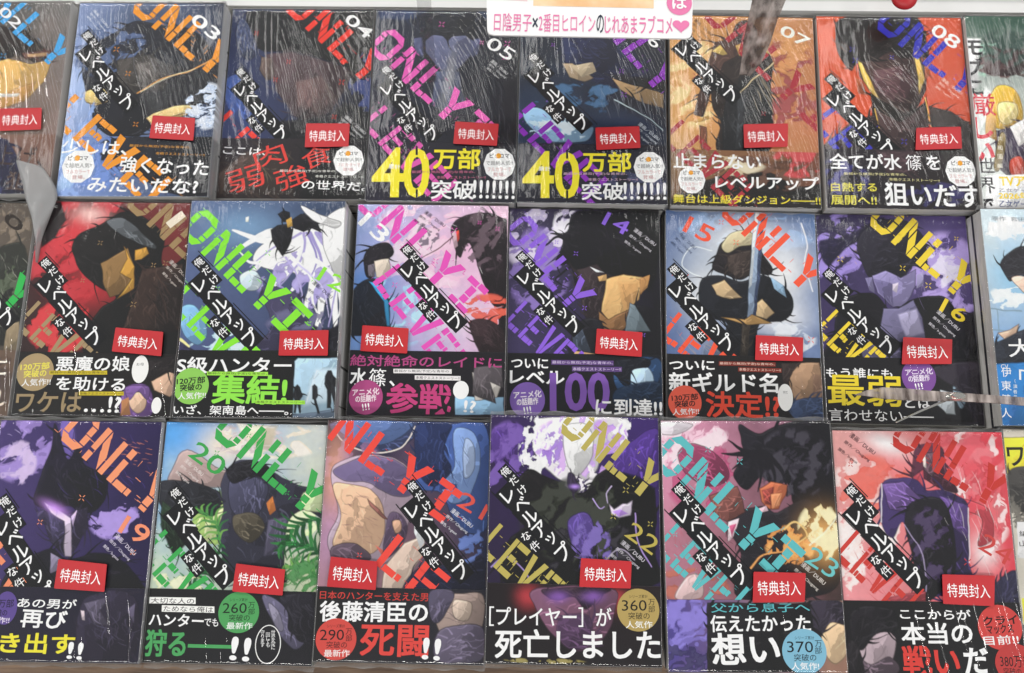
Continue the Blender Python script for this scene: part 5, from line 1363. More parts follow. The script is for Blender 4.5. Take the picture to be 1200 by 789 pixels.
for k in range(8): tube('glint_strip_light', (-1.60+.526*k, 1.42, 2.0), .085, .95, 1.35)  # unseen strips added to streak the back row's film with reflections
sc.view_settings.view_transform = 'Standard'; sc.view_settings.look = 'None'; sc.view_settings.exposure = 0; sc.view_settings.gamma = 1
sc.cycles.max_bounces = 8; sc.cycles.transparent_max_bounces = 24; sc.cycles.caustics_reflective = False; sc.cycles.caustics_refractive = False

# ------------------------------------------------------------------ helpers
INK_GAIN = 1.0
def lin(h, g=1.0):
    h = h.lstrip('#'); c = [int(h[i:i+2], 16)/255 for i in (0, 2, 4)]
    return [min(.86, g*((x/12.92) if x <= .04045 else ((x+.055)/1.055)**2.4)) for x in c]
def N(nt, t, **kw):
    n = nt.nodes.new(t)
    for k, x in kw.items(): setattr(n, k, x)
    return n
def base_mat(name):
    m = bpy.data.materials.new(name); m.use_nodes = True
    return m, m.node_tree, m.node_tree.nodes['Principled BSDF']
MATS = {}
def ink(hexc):
    if hexc in MATS: return MATS[hexc]
    m, nt, p = base_mat('printed_ink_'+hexc.lstrip('#'))
    c = lin(hexc, INK_GAIN)
    tex = N(nt, 'ShaderNodeTexNoise'); tex.inputs['Scale'].default_value = 900
    mp = N(nt, 'ShaderNodeMapRange'); mp.inputs[3].default_value = .94; mp.inputs[4].default_value = 1.04
    nt.links.new(tex.outputs[0], mp.inputs[0])
    mx = N(nt, 'ShaderNodeVectorMath', operation='SCALE'); mx.inputs[0].default_value = c
    nt.links.new(mp.outputs[0], mx.inputs['Scale']); nt.links.new(mx.outputs[0], p.inputs['Base Color'])
    p.inputs['Roughness'].default_value = .5; p.inputs['Specular IOR Level'].default_value = .25
    MATS[hexc] = m; return m
def art_mat():
    m, nt, p = base_mat('printed_cover_art')
    a = N(nt, 'ShaderNodeAttribute', attribute_name='art')
    tex = N(nt, 'ShaderNodeTexNoise'); tex.inputs['Scale'].default_value = 700; tex.inputs['Detail'].default_value = 3
    mp = N(nt, 'ShaderNodeMapRange'); mp.inputs[3].default_value = .9; mp.inputs[4].default_value = 1.08
    nt.links.new(tex.outputs[0], mp.inputs[0])
    mx = N(nt, 'ShaderNodeVectorMath', operation='SCALE')
    nt.links.new(a.outputs['Color'], mx.inputs[0]); nt.links.new(mp.outputs[0], mx.inputs['Scale'])
    nt.links.new(mx.outputs[0], p.inputs['Base Color']); p.inputs['Roughness'].default_value = .42; p.inputs['Specular IOR Level'].default_value = .3
    return m
ART = art_mat()
def noise_mat(name, c1, c2, scale, rough=.6, stretch=(1, 1, 1), bump=0.0, detail=4):
    m, nt, p = base_mat(name)
    tc = N(nt, 'ShaderNodeTexCoord'); mp = N(nt, 'ShaderNodeMapping'); mp.inputs['Scale'].default_value = stretch
    nt.links.new(tc.outputs['Object'], mp.inputs[0])
    tex = N(nt, 'ShaderNodeTexNoise'); tex.inputs['Scale'].default_value = scale; tex.inputs['Detail'].default_value = detail
    nt.links.new(mp.outputs[0], tex.inputs[0])
    r = N(nt, 'ShaderNodeValToRGB'); r.color_ramp.elements[0].position = .32; r.color_ramp.elements[1].position = .68
    r.color_ramp.elements[0].color = (*c1, 1); r.color_ramp.elements[1].color = (*c2, 1)
    nt.links.new(tex.outputs[0], r.inputs[0]); nt.links.new(r.outputs[0], p.inputs['Base Color'])
    p.inputs['Roughness'].default_value = rough
    if bump:
        b = N(nt, 'ShaderNodeBump'); b.inputs['Strength'].default_value = bump; b.inputs['Distance'].default_value = .002
        nt.links.new(tex.outputs[0], b.inputs['Height']); nt.links.new(b.outputs[0], p.inputs['Normal'])
    return m
PAGES = noise_mat('page_edges', (.5, .49, .46), (.76, .74, .71), 60, .8, (1, 1, 30), .3)
WHITE = noise_mat('white_laminate', (.62, .62, .61), (.68, .68, .67), 14, .4)
BOARD = noise_mat('grey_divider_plastic', (.24, .235, .235), (.29, .285, .285), 20, .35)
WOOD = noise_mat('brown_wood', (.09, .05, .028), (.2, .125, .075), 22, .55, (1.2, 14, 1), .35, 8)
STICKER = noise_mat('red_sticker_paper', (.43, .014, .02), (.48, .018, .024), 40, .45)
CARD = noise_mat('white_card', (.80, .80, .80), (.84, .84, .83), 30, .5)
def spine_mat():
    # white spine crossed by dark printed blocks
    m, nt, p = base_mat('printed_spine')
    tc = N(nt, 'ShaderNodeTexCoord'); sp = N(nt, 'ShaderNodeSeparateXYZ'); nt.links.new(tc.outputs['Object'], sp.inputs[0])
    cb = N(nt, 'ShaderNodeCombineXYZ'); nt.links.new(sp.outputs[1], cb.inputs[1])
    tex = N(nt, 'ShaderNodeTexNoise'); tex.inputs['Scale'].default_value = 160; tex.inputs['Detail'].default_value = 2; nt.links.new(cb.outputs[0], tex.inputs[0])
    r = N(nt, 'ShaderNodeValToRGB'); r.color_ramp.interpolation = 'CONSTANT'
    e = r.color_ramp.elements; e[0].color = (.06, .06, .07, 1); e[1].position = .36; e[1].color = (.7, .7, .7, 1)
    nt.links.new(tex.outputs[0], r.inputs[0]); nt.links.new(r.outputs[0], p.inputs['Base Color']); p.inputs['Roughness'].default_value = .4
    return m
SPINE = spine_mat()
def film_mat(name, fine, streak, rough, tint=.97):
    m = bpy.data.materials.new(name); m.use_nodes = True; nt = m.node_tree; nt.nodes.clear()
    out = N(nt, 'ShaderNodeOutputMaterial'); tr = N(nt, 'ShaderNodeBsdfTransparent'); tr.inputs[0].default_value = (tint, tint, tint, 1)
    gl = N(nt, 'ShaderNodeBsdfGlossy'); gl.inputs['Roughness'].default_value = rough; gl.inputs[0].default_value = (1, 1, 1, 1)
    mix = N(nt, 'ShaderNodeMixShader'); geo = N(nt, 'ShaderNodeNewGeometry'); dt = N(nt, 'ShaderNodeVectorMath', operation='DOT_PRODUCT'); nt.links.new(geo.outputs['Incoming'], dt.inputs[0])
    ab = N(nt, 'ShaderNodeMath', operation='ABSOLUTE'); nt.links.new(dt.outputs['Value'], ab.inputs[0])
    om = N(nt, 'ShaderNodeMath', operation='SUBTRACT'); om.inputs[0].default_value = 1; nt.links.new(ab.outputs[0], om.inputs[1])
    pw = N(nt, 'ShaderNodeMath', operation='POWER'); nt.links.new(om.outputs[0], pw.inputs[0]); pw.inputs[1].default_value = 5
    fr = N(nt, 'ShaderNodeMapRange'); nt.links.new(pw.outputs[0], fr.inputs[0]); fr.inputs[3].default_value = .042; fr.inputs[4].default_value = .9
    tc = N(nt, 'ShaderNodeTexCoord')
    oi = N(nt, 'ShaderNodeObjectInfo'); add = N(nt, 'ShaderNodeVectorMath', operation='ADD')
    nt.links.new(tc.outputs['Object'], add.inputs[0]); nt.links.new(oi.outputs['Location'], add.inputs[1])
    mp = N(nt, 'ShaderNodeMapping'); mp.inputs['Scale'].default_value = (1, .18, 1); mp.inputs['Rotation'].default_value = (0, 0, .35)
    nt.links.new(add.outputs[0], mp.inputs[0])
    t1 = N(nt, 'ShaderNodeTexNoise'); t1.inputs['Scale'].default_value = 75; t1.inputs['Detail'].default_value = 2.5; t1.inputs['Distortion'].default_value = .6; nt.links.new(mp.outputs[0], t1.inputs[0])
    t2 = N(nt, 'ShaderNodeTexNoise'); t2.inputs['Scale'].default_value = 55; t2.inputs['Detail'].default_value = 4; nt.links.new(add.outputs[0], t2.inputs[0])
    b1 = N(nt, 'ShaderNodeBump'); b1.inputs['Strength'].default_value = streak; b1.inputs['Distance'].default_value = .004; nt.links.new(t1.outputs[0], b1.inputs['Height'])
    b2 = N(nt, 'ShaderNodeBump'); b2.inputs['Strength'].default_value = fine; b2.inputs['Distance'].default_value = .002; nt.links.new(t2.outputs[0], b2.inputs['Height']); nt.links.new(b1.outputs[0], b2.inputs['Normal'])
    nt.links.new(b2.outputs[0], gl.inputs['Normal']); nt.links.new(b2.outputs[0], dt.inputs[1])
    nt.links.new(fr.outputs[0], mix.inputs[0]); nt.links.new(tr.outputs[0], mix.inputs[1]); nt.links.new(gl.outputs[0], mix.inputs[2])
    nt.links.new(mix.outputs[0], out.inputs[0]); return m
FILM = film_mat('shrink_film', .035, .07, .085)
SEAM = film_mat('shrink_film_seam', .9, .6, .18, .93)
def milky(m, k, g=.7):
    nt = m.node_tree; out = [n for n in nt.nodes if n.type == 'OUTPUT_MATERIAL'][0]; src = out.inputs[0].links[0].from_socket
    d = N(nt, 'ShaderNodeBsdfDiffuse'); d.inputs[0].default_value = (g, g, g, 1); x = N(nt, 'ShaderNodeMixShader'); x.inputs[0].default_value = k
    nt.links.new(src, x.inputs[1]); nt.links.new(d.outputs[0], x.inputs[2]); nt.links.new(x.outputs[0], out.inputs[0])
milky(SEAM, .3)
ACRYL = film_mat('clear_acrylic', .25, .9, .06, .86)
def metal():
    m, nt, p = base_mat('polished_metal'); p.inputs['Base Color'].default_value = (.75, .72, .66, 1); p.inputs['Metallic'].default_value = 1; p.inputs['Roughness'].default_value = .22; return m
METAL = metal()
def blade_mat():
    # clear plastic blade: part see-through, part gloss with brown-grey reflections painted in
    m = bpy.data.materials.new('clear_plastic_blade'); m.use_nodes = True; nt = m.node_tree; p = nt.nodes['Principled BSDF']
    p.inputs['Roughness'].default_value = .14
    t0 = N(nt, 'ShaderNodeTexNoise'); t0.inputs['Scale'].default_value = 95; t0.inputs['Detail'].default_value = 5; r0 = N(nt, 'ShaderNodeValToRGB')
    r0.color_ramp.elements[0].position = .38; r0.color_ramp.elements[0].color = (.12, .095, .085, 1); r0.color_ramp.elements[1].position = .66; r0.color_ramp.elements[1].color = (.62, .54, .50, 1)
    c0 = N(nt, 'ShaderNodeTexCoord'); m0 = N(nt, 'ShaderNodeMapping'); m0.inputs['Scale'].default_value = (1.6, .35, 1); nt.links.new(c0.outputs['Object'], m0.inputs[0]); nt.links.new(m0.outputs[0], t0.inputs[0]); nt.links.new(t0.outputs[0], r0.inputs[0]); nt.links.new(r0.outputs[0], p.inputs['Base Color'])
    tr = N(nt, 'ShaderNodeBsdfTransparent'); tr.inputs[0].default_value = (.9, .86, .84, 1)
    mix = N(nt, 'ShaderNodeMixShader'); tex = N(nt, 'ShaderNodeTexNoise'); tex.inputs['Scale'].default_value = 60; tex.inputs['Detail'].default_value = 5
    tc = N(nt, 'ShaderNodeTexCoord'); mp = N(nt, 'ShaderNodeMapping'); mp.inputs['Scale'].default_value = (1, 1, 1); nt.links.new(tc.outputs['Object'], mp.inputs[0]); nt.links.new(mp.outputs[0], tex.inputs[0])
    r = N(nt, 'ShaderNodeMapRange'); r.inputs[1].default_value = .35; r.inputs[2].default_value = .65; r.inputs[3].default_value = .5; r.inputs[4].default_value = .85
    nt.links.new(tex.outputs[0], r.inputs[0]); nt.links.new(r.outputs[0], mix.inputs[0]); nt.links.new(tr.outputs[0], mix.inputs[1]); nt.links.new(p.outputs[0], mix.inputs[2])
    nt.links.new(mix.outputs[0], nt.nodes['Material Output'].inputs[0]); return m
BLADE = blade_mat()

def obj(name, verts, faces, mats, parent=None, fmat=None, smooth=False):
    me = bpy.data.meshes.new(name); me.from_pydata([tuple(v) for v in verts], [], faces)
    for m in (mats if isinstance(mats, (list, tuple)) else [mats]): me.materials.append(m)
    if fmat is not None: me.polygons.foreach_set('material_index', fmat)
    if smooth: me.polygons.foreach_set('use_smooth', [True]*len(me.polygons))
    me.update(); o = bpy.data.objects.new(name, me); COL.objects.link(o)
    if parent: o.parent = parent
    return o
def tag(o, label=None, cat=None, group=None, kind=None):
    for k, x in (('label', label), ('category', cat), ('group', group), ('kind', kind)):
        if x: o[k] = x
def box(x0, y0, z0, x1, y1, z1):
    v = [(x, y, z) for z in (z0, z1) for y in (y0, y1) for x in (x0, x1)]
    return v, [(0, 2, 3, 1), (4, 5, 7, 6), (0, 1, 5, 4), (2, 6, 7, 3), (0, 4, 6, 2), (1, 3, 7, 5)]
MM = .001
def xy(p): return (p[0]*MM-BW/2, BH/2-p[1]*MM)

# ------------------------------------------------------------------ artwork painter (numpy raster -> colour attribute)
GW, GH = 256, 362
WMM, HMM = BW*1000, BH*1000
class Paint:
    def __init__(s, ss=1):
        s.xs = np.linspace(0, WMM, GW); s.ys = np.linspace(0, HMM, GH)
        s.X, s.Y = np.meshgrid(s.xs, s.ys); s.img = np.zeros((GH, GW, 3))
    def put(s, col, m):
        s.img += (np.array(col)-s.img)*np.clip(m, 0, 1)[..., None]
def vnoise(X, Y, scale, seed, octs=4):
    out = np.zeros_like(X); amp = 1; tot = 0
    rng = np.random.RandomState(seed)
    for o in range(octs):
        G = rng.rand(97, 89); x = X/scale*2**o+40+o*7.3; y = Y/scale*2**o+40+o*3.1
        xi = np.floor(x).astype(int); yi = np.floor(y).astype(int); fx = x-xi; fy = y-yi
        fx = fx*fx*(3-2*fx); fy = fy*fy*(3-2*fy)
        g = lambda a, b: G[a % 97, b % 89]
        out += amp*((g(yi, xi)*(1-fx)+g(yi, xi+1)*fx)*(1-fy)+(g(yi+1, xi)*(1-fx)+g(yi+1, xi+1)*fx)*fy); tot += amp; amp *= .5
    return out/tot
def spline(P, closed=True, k=6):
    P = np.array(P, float); n = len(P); o = []
    for i in range(n if closed else n-1):
        g = (lambda j: P[j % n]) if closed else (lambda j: P[min(max(j, 0), n-1)])
        a, b, c, d = g(i-1), g(i), g(i+1), g(i+2)
        for t in np.linspace(0, 1, k, endpoint=False):
            o.append(.5*((2*b)+(-a+c)*t+(2*a-5*b+4*c-d)*t*t+(-a+3*b-3*c+d)*t**3))
    if not closed: o.append(P[-1])
    return np.array(o)
def segdist(X, Y, P, closed):
    n = len(P); D = np.full(X.shape, 1e9); T = np.zeros(X.shape)
    for i in range(n if closed else n-1):
        a = P[i]; b = P[(i+1) % n]; d = b-a; L = d@d+1e-9
        t = np.clip(((X-a[0])*d[0]+(Y-a[1])*d[1])/L, 0, 1)
        q = np.hypot(X-a[0]-t*d[0], Y-a[1]-t*d[1]); m = q < D; D[m] = q[m]; T[m] = (i+t[m])/n
    return D, T
def inside(X, Y, P):
    r = np.zeros(X.shape, bool); n = len(P)
    for i in range(n):
        a = P[i]; b = P[i-1]
        if a[1] == b[1]: continue
        r ^= ((a[1] > Y) != (b[1] > Y)) & (X < (b[0]-a[0])*(Y-a[1])/(b[1]-a[1])+a[0])
    return r
def sstep(a, b, x):
    t = np.clip((x-a)/(b-a), 0, 1); return t*t*(3-2*t)
def window(p, x0, y0, x1, y1):
    i0 = max(0, np.searchsorted(p.ys, y0)-1); i1 = min(GH, np.searchsorted(p.ys, y1)+1)
    j0 = max(0, np.searchsorted(p.xs, x0)-1); j1 = min(GW, np.searchsorted(p.xs, x1)+1)
    return slice(i0, i1), slice(j0, j1)
def area(P): return abs(sum(P[i-1][0]*P[i][1]-P[i][0]*P[i-1][1] for i in range(len(P))))/2
def stroke(p, XX, YY, pts, w0, w1, c, al, mask=None):
    P = spline(pts, False, 4); lo = P.min(0)-2.5; hi = P.max(0)+2.5; s = window(p, lo[0], lo[1], hi[0], hi[1])
    if p.X[s].size == 0: return
    D, T = segdist(XX[s], YY[s], P, False); m = np.clip((w0+(w1-w0)*T+.3-D)/.55, 0, 1)*al
    if mask is not None: m = m*mask[s]
    p.img[s] += (np.array(c)-p.img[s])*m[..., None]
def fringe(p, XX, YY, P, sd, s, c, rng, seed):
    # inked detail: tapered strands leaving the edge of dark shapes, flow lines inside every shape
    A = area(P); lum = c[0]*.3+c[1]*.6+c[2]*.1; P = np.array(P)
    full = np.zeros(p.X.shape); full[s] = np.clip(sd/.6, 0, 1)
    d = P-P.mean(0); ev, eV = np.linalg.eigh(d.T@d); ax = eV[:, 1]
    sgn = 1 if sum(P[i-1][0]*P[i][1]-P[i][0]*P[i-1][1] for i in range(len(P))) > 0 else -1
    seg = np.roll(P, -1, 0)-P; ln = np.hypot(seg[:, 0], seg[:, 1]); cum = np.cumsum(ln)
    turn = rng.choice((-1, 1))
    if lum < .05:
        for k in range(int(min(16, 2+A/80))):
            i = int(np.searchsorted(cum, rng.random()*cum[-1])) % len(P); b = P[i]+seg[i]*rng.random(); t = seg[i]/(ln[i]+1e-6); n = np.array([t[1], -t[0]])*sgn
            L = rng.uniform(4, 13)*min(1, A/400+.3); v = n*rng.uniform(.35, .9)+t*turn*rng.uniform(.3, 1)
            a = b-n*1.2; stroke(p, XX, YY, [a, b+v*L*.5+t*turn*.1*L, b+v*L+t*turn*.35*L], rng.uniform(.5, 1.25), .02, c, 1)
    dark = lum < .12
    for k in range(int(min(34, 2+A/(26 if dark else 55)))):
        b = P[rng.randrange(len(P))]*.2+P[rng.randrange(len(P))]*.4+P[rng.randrange(len(P))]*.4; a = rng.gauss(0, .45); v = np.array([ax[0]*math.cos(a)-ax[1]*math.sin(a), ax[0]*math.sin(a)+ax[1]*math.cos(a)]); L = rng.uniform(3, 13); o = np.array([-v[1], v[0]])*rng.uniform(-.25, .25)*L
        r = rng.random(); cc = np.clip(np.array(c)*(rng.uniform(1.8, 3.4) if dark else rng.uniform(.3, .62))+(.012 if dark else 0), 0, .86)
        if not dark and r < .3: cc = np.clip(np.array(c)*1.35+.06, 0, .86)
        stroke(p, XX, YY, [b-v*L/2, b+o, b+v*L/2], rng.uniform(.1, .75), .03, cc, rng.uniform(.35, .8) if dark else rng.uniform(.25, .6), full)
def paint(ops, seed=0):
    p = Paint(); rngp = random.Random(seed*3+1)
    # hand-drawn wobble: shift the sampling points a little
    wx = (vnoise(p.X, p.Y, 12, seed+5, 2)-.5)*2.0; wy = (vnoise(p.X, p.Y, 12, seed+6, 2)-.5)*2.0
    XX = p.X+wx; YY = p.Y+wy
    for q in ops:
        t = q[0]; c = None if t == 'B' else lin(q[1], INK_GAIN)
        if t == 'B':
            a, b, cc, d = [np.array(lin(x, INK_GAIN)) for x in q[1:5]]; u = (p.X/WMM)[..., None]; v = (p.Y/HMM)[..., None]
            n = (vnoise(p.X, p.Y, 22, seed+9, 5)[..., None]-.5)*.9
            u = np.clip(u+n*.5, 0, 1); v = np.clip(v+n*.5, 0, 1)
            p.img = ((a*(1-u)+b*u)*(1-v)+(cc*(1-u)+d*u)*v)*(1+n*.5)
        elif t in 'PS':
            P = np.array(q[2], float)
            if t == 'S': P = spline(P)
            e = q[3]; lo = P.min(0)-e-3; hi = P.max(0)+e+3; s = window(p, lo[0], lo[1], hi[0], hi[1])
            if p.X[s].size == 0: continue
            D, _ = segdist(XX[s], YY[s], P, True); sd = np.where(inside(XX[s], YY[s], P), D, -D)
            m = sstep(-e, e, sd)
            # cel shading: a lit side and a hard-edged second tone
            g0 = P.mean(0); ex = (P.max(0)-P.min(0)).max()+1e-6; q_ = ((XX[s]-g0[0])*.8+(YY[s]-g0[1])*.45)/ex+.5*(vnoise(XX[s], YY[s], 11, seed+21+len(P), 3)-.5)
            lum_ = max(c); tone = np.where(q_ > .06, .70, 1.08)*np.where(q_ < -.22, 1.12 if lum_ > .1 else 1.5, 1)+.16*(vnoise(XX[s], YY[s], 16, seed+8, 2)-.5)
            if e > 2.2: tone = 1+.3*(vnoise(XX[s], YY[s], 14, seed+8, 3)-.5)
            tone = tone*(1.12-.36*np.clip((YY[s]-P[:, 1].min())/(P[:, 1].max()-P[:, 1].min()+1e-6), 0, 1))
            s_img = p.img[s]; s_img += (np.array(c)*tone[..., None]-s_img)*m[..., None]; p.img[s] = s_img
            if area(q[2]) > 60 and e < 3:
                # rim light along the upper edge, broken up like brushwork
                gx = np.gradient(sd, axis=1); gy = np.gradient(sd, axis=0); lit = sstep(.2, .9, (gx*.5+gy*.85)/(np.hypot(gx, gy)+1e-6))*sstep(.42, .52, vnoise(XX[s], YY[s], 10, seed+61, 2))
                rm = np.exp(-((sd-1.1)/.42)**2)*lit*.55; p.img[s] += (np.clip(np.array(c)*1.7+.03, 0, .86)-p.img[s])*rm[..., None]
            if area(q[2]) > 50 and e < 3: fringe(p, XX, YY, P, sd, s, c, rngp, seed)
            # brush outline
            if len(P) > 4 and e < 2.2: 
                ln = np.exp(-(sd/.38)**2)*(.75 if max(c) > .1 else .4); p.img[s] += (np.array(c)*.14-p.img[s])*ln[..., None]
        elif t == 'G':
            _, _, cx, cy, rx, ry, rot, al = q; r = math.radians(rot); dx = XX-cx; dy = YY-cy
            a = dx*math.cos(r)+dy*math.sin(r); b = -dx*math.sin(r)+dy*math.cos(r)
            p.put(c, al*np.exp(-((a/rx)**2+(b/ry)**2)))
        elif t == 'L':
            P = spline(q[2], False) if len(q[2]) > 2 else np.array(q[2], float)
            lo = P.min(0)-6; hi = P.max(0)+6; s = window(p, lo[0], lo[1], hi[0], hi[1])
            if p.X[s].size == 0: continue
            D, T = segdist(XX[s], YY[s], P, False); wd = (q[3]+(q[4]-q[3])*T)/2
            m = sstep(wd+.35, np.maximum(wd-.35, 0), D)*q[5] if False else np.clip((wd+.4-D)/.7, 0, 1)*q[5]
            p.img[s] += (np.array(c)-p.img[s])*m[..., None]
        elif t == 'F':
            _, _, cx, cy, rx, ry, sca, thr, al, sd, ang = q; r = math.radians(ang)
            a = (p.X*math.cos(r)-p.Y*math.sin(r)); b = (p.X*math.sin(r)+p.Y*math.cos(r))
            wa = (vnoise(a, b, sca*.9, sd+50, 3)-.5)*sca*1.1
            n = vnoise((a+wa)*.5, b+wa, sca*.55, sd, 4)
            fall = 1-((p.X-cx)/rx)**2-((p.Y-cy)/ry)**2
            m = sstep(thr-.012, thr+.016, n+.16*np.clip(fall, -2, 1)-.08)*sstep(-.15, .25, fall)*al
            m2 = sstep(thr+.07, thr+.085, n+.16*np.clip(fall, -2, 1)-.08)*sstep(-.15, .25, fall)*al*.5
            p.put(c, m); p.put(np.clip(np.array(c)*1.5+.04, 0, .86), m2)
        elif t == 'X':
            _, _, cx, cy, rx, ry, n, L, ang, spr, wd, sd = q; rng = random.Random(sd*77+seed)
            for i in range(n):
                x = cx+rng.gauss(0, .5)*rx; y = cy+rng.gauss(0, .5)*ry; a = math.radians(-ang+rng.gauss(0, .5)*spr); l = L*rng.uniform(.3, 1)
                dx = math.cos(a)*l/2; dy = math.sin(a)*l/2; k = rng.uniform(-.15, .15)
                P = spline([(x-dx, y-dy), (x+k*dy, y-k*dx), (x+dx, y+dy)], False, 4); lo = P.min(0)-2; hi = P.max(0)+2; s = window(p, lo[0], lo[1], hi[0], hi[1])
                if p.X[s].size == 0: continue
                D, T = segdist(XX[s], YY[s], P, False); ww = wd*.5*(1-np.abs(2*T-1))*rng.uniform(.5, 1.3)
                m = np.clip((ww+.25-D)/.5, 0, 1)*rng.uniform(.3, .85); p.img[s] += (np.array(c)-p.img[s])*m[..., None]
    g = vnoise(p.X, p.Y, 3, seed+3, 3)[..., None]
    return np.clip(p.img*(.93+.14*g), .004, .86)
def set_color(me, rgb):
    a = me.color_attributes.new('art', 'FLOAT_COLOR', 'POINT'); c = np.ones((len(me.vertices), 4), np.float32); c[:, :3] = rgb; a.data.foreach_set('color', c.ravel())
def grid_sheet(name, img, r0, z, parent, skirt, thick):
    # sheet from raster row r0 to the end, with a folded rim hanging down by skirt
    h = GH-r0; X, Y = np.meshgrid(np.linspace(-BW/2, BW/2, GW), np.linspace(BH/2, -BH/2, GH)[r0:]); Zz = np.full(X.shape, z)
    V = np.stack([X, Y, Zz], -1).reshape(-1, 3); idx = np.arange(h*GW).reshape(h, GW)
    F = np.stack([idx[:-1, :-1], idx[1:, :-1], idx[1:, 1:], idx[:-1, 1:]], -1).reshape(-1, 4)
    I = img[r0:].copy(); I[:, 0] = I[:, 0]*.4+.3; I[:, -1] = I[:, -1]*.5+.25; I[-1] = I[-1]*.5+.22; C = I.reshape(-1, 3)
    loop = np.concatenate([idx[0, :-1], idx[:-1, -1], idx[-1, :0:-1], idx[:0:-1, 0]]); n = len(loop)
    V2 = V[loop].copy(); V2[:, 2] = z-thick
    spine = np.abs(V[loop][:, 0]-BW/2) < 1e-6; V2[spine, 2] = z-skirt
    b = len(V); nx = np.roll(np.arange(n), -1)
    F2 = np.stack([loop, loop[nx], b+nx, b+np.arange(n)], -1)
    V = np.concatenate([V, V2]); F = np.concatenate([F, F2]); C = np.concatenate([C, np.full((n, 3), .62)])
    me = bpy.data.meshes.new(name); me.vertices.add(len(V)); me.vertices.foreach_set('co', V.ravel())
    me.loops.add(len(F)*4); me.loops.foreach_set('vertex_index', F.ravel().astype(np.int32)); me.polygons.add(len(F))
    me.polygons.foreach_set('loop_start', np.arange(0, len(F)*4, 4, dtype=np.int32)); me.update(calc_edges=True)
    set_color(me, C); me.materials.append(ART); o = bpy.data.objects.new(name, me); COL.objects.link(o); o.parent = parent
    return o

# ------------------------------------------------------------------ lettering
GLYPH = {}
def glyphs(text, wt):
    key = (text, wt)
    if key not in GLYPH:
        cu = bpy.data.curves.new('lettering', 'FONT'); cu.body = text; cu.offset = wt*(.12 if any(ord(q) > 0x4dff and ord(q) < 0xa000 for q in text) else .6); cu.resolution_u = 3; cu.fill_mode = 'FRONT' if hasattr(cu, 'fill_mode') else cu.fill_mode
        o = bpy.data.objects.new('lettering', cu); COL.objects.link(o); dg = bpy.context.evaluated_depsgraph_get()
        me = o.evaluated_get(dg).to_mesh(); V = np.array([v.co[:2] for v in me.vertices]).reshape(-1, 2); F = [tuple(p.vertices) for p in me.polygons]
        o.evaluated_get(dg).to_mesh_clear(); bpy.data.objects.remove(o); bpy.data.curves.remove(cu)
        GLYPH[key] = (V, F)
    return GLYPH[key]
def clip_poly(P, x0, y0, x1, y1):
    for ax, lim, sg in ((0, x0, 1), (0, x1, -1), (1, y0, 1), (1, y1, -1)):
        out = []; n = len(P)
        for i in range(n):
            a, b = P[i-1], P[i]; da = (a[ax]-lim)*sg; db = (b[ax]-lim)*sg
            if (da >= 0) != (db >= 0):
                t = da/(da-db); out.append((a[0]+(b[0]-a[0])*t, a[1]+(b[1]-a[1])*t))
            if db >= 0: out.append(b)
        P = out
        if len(P) < 3: return []
    return P
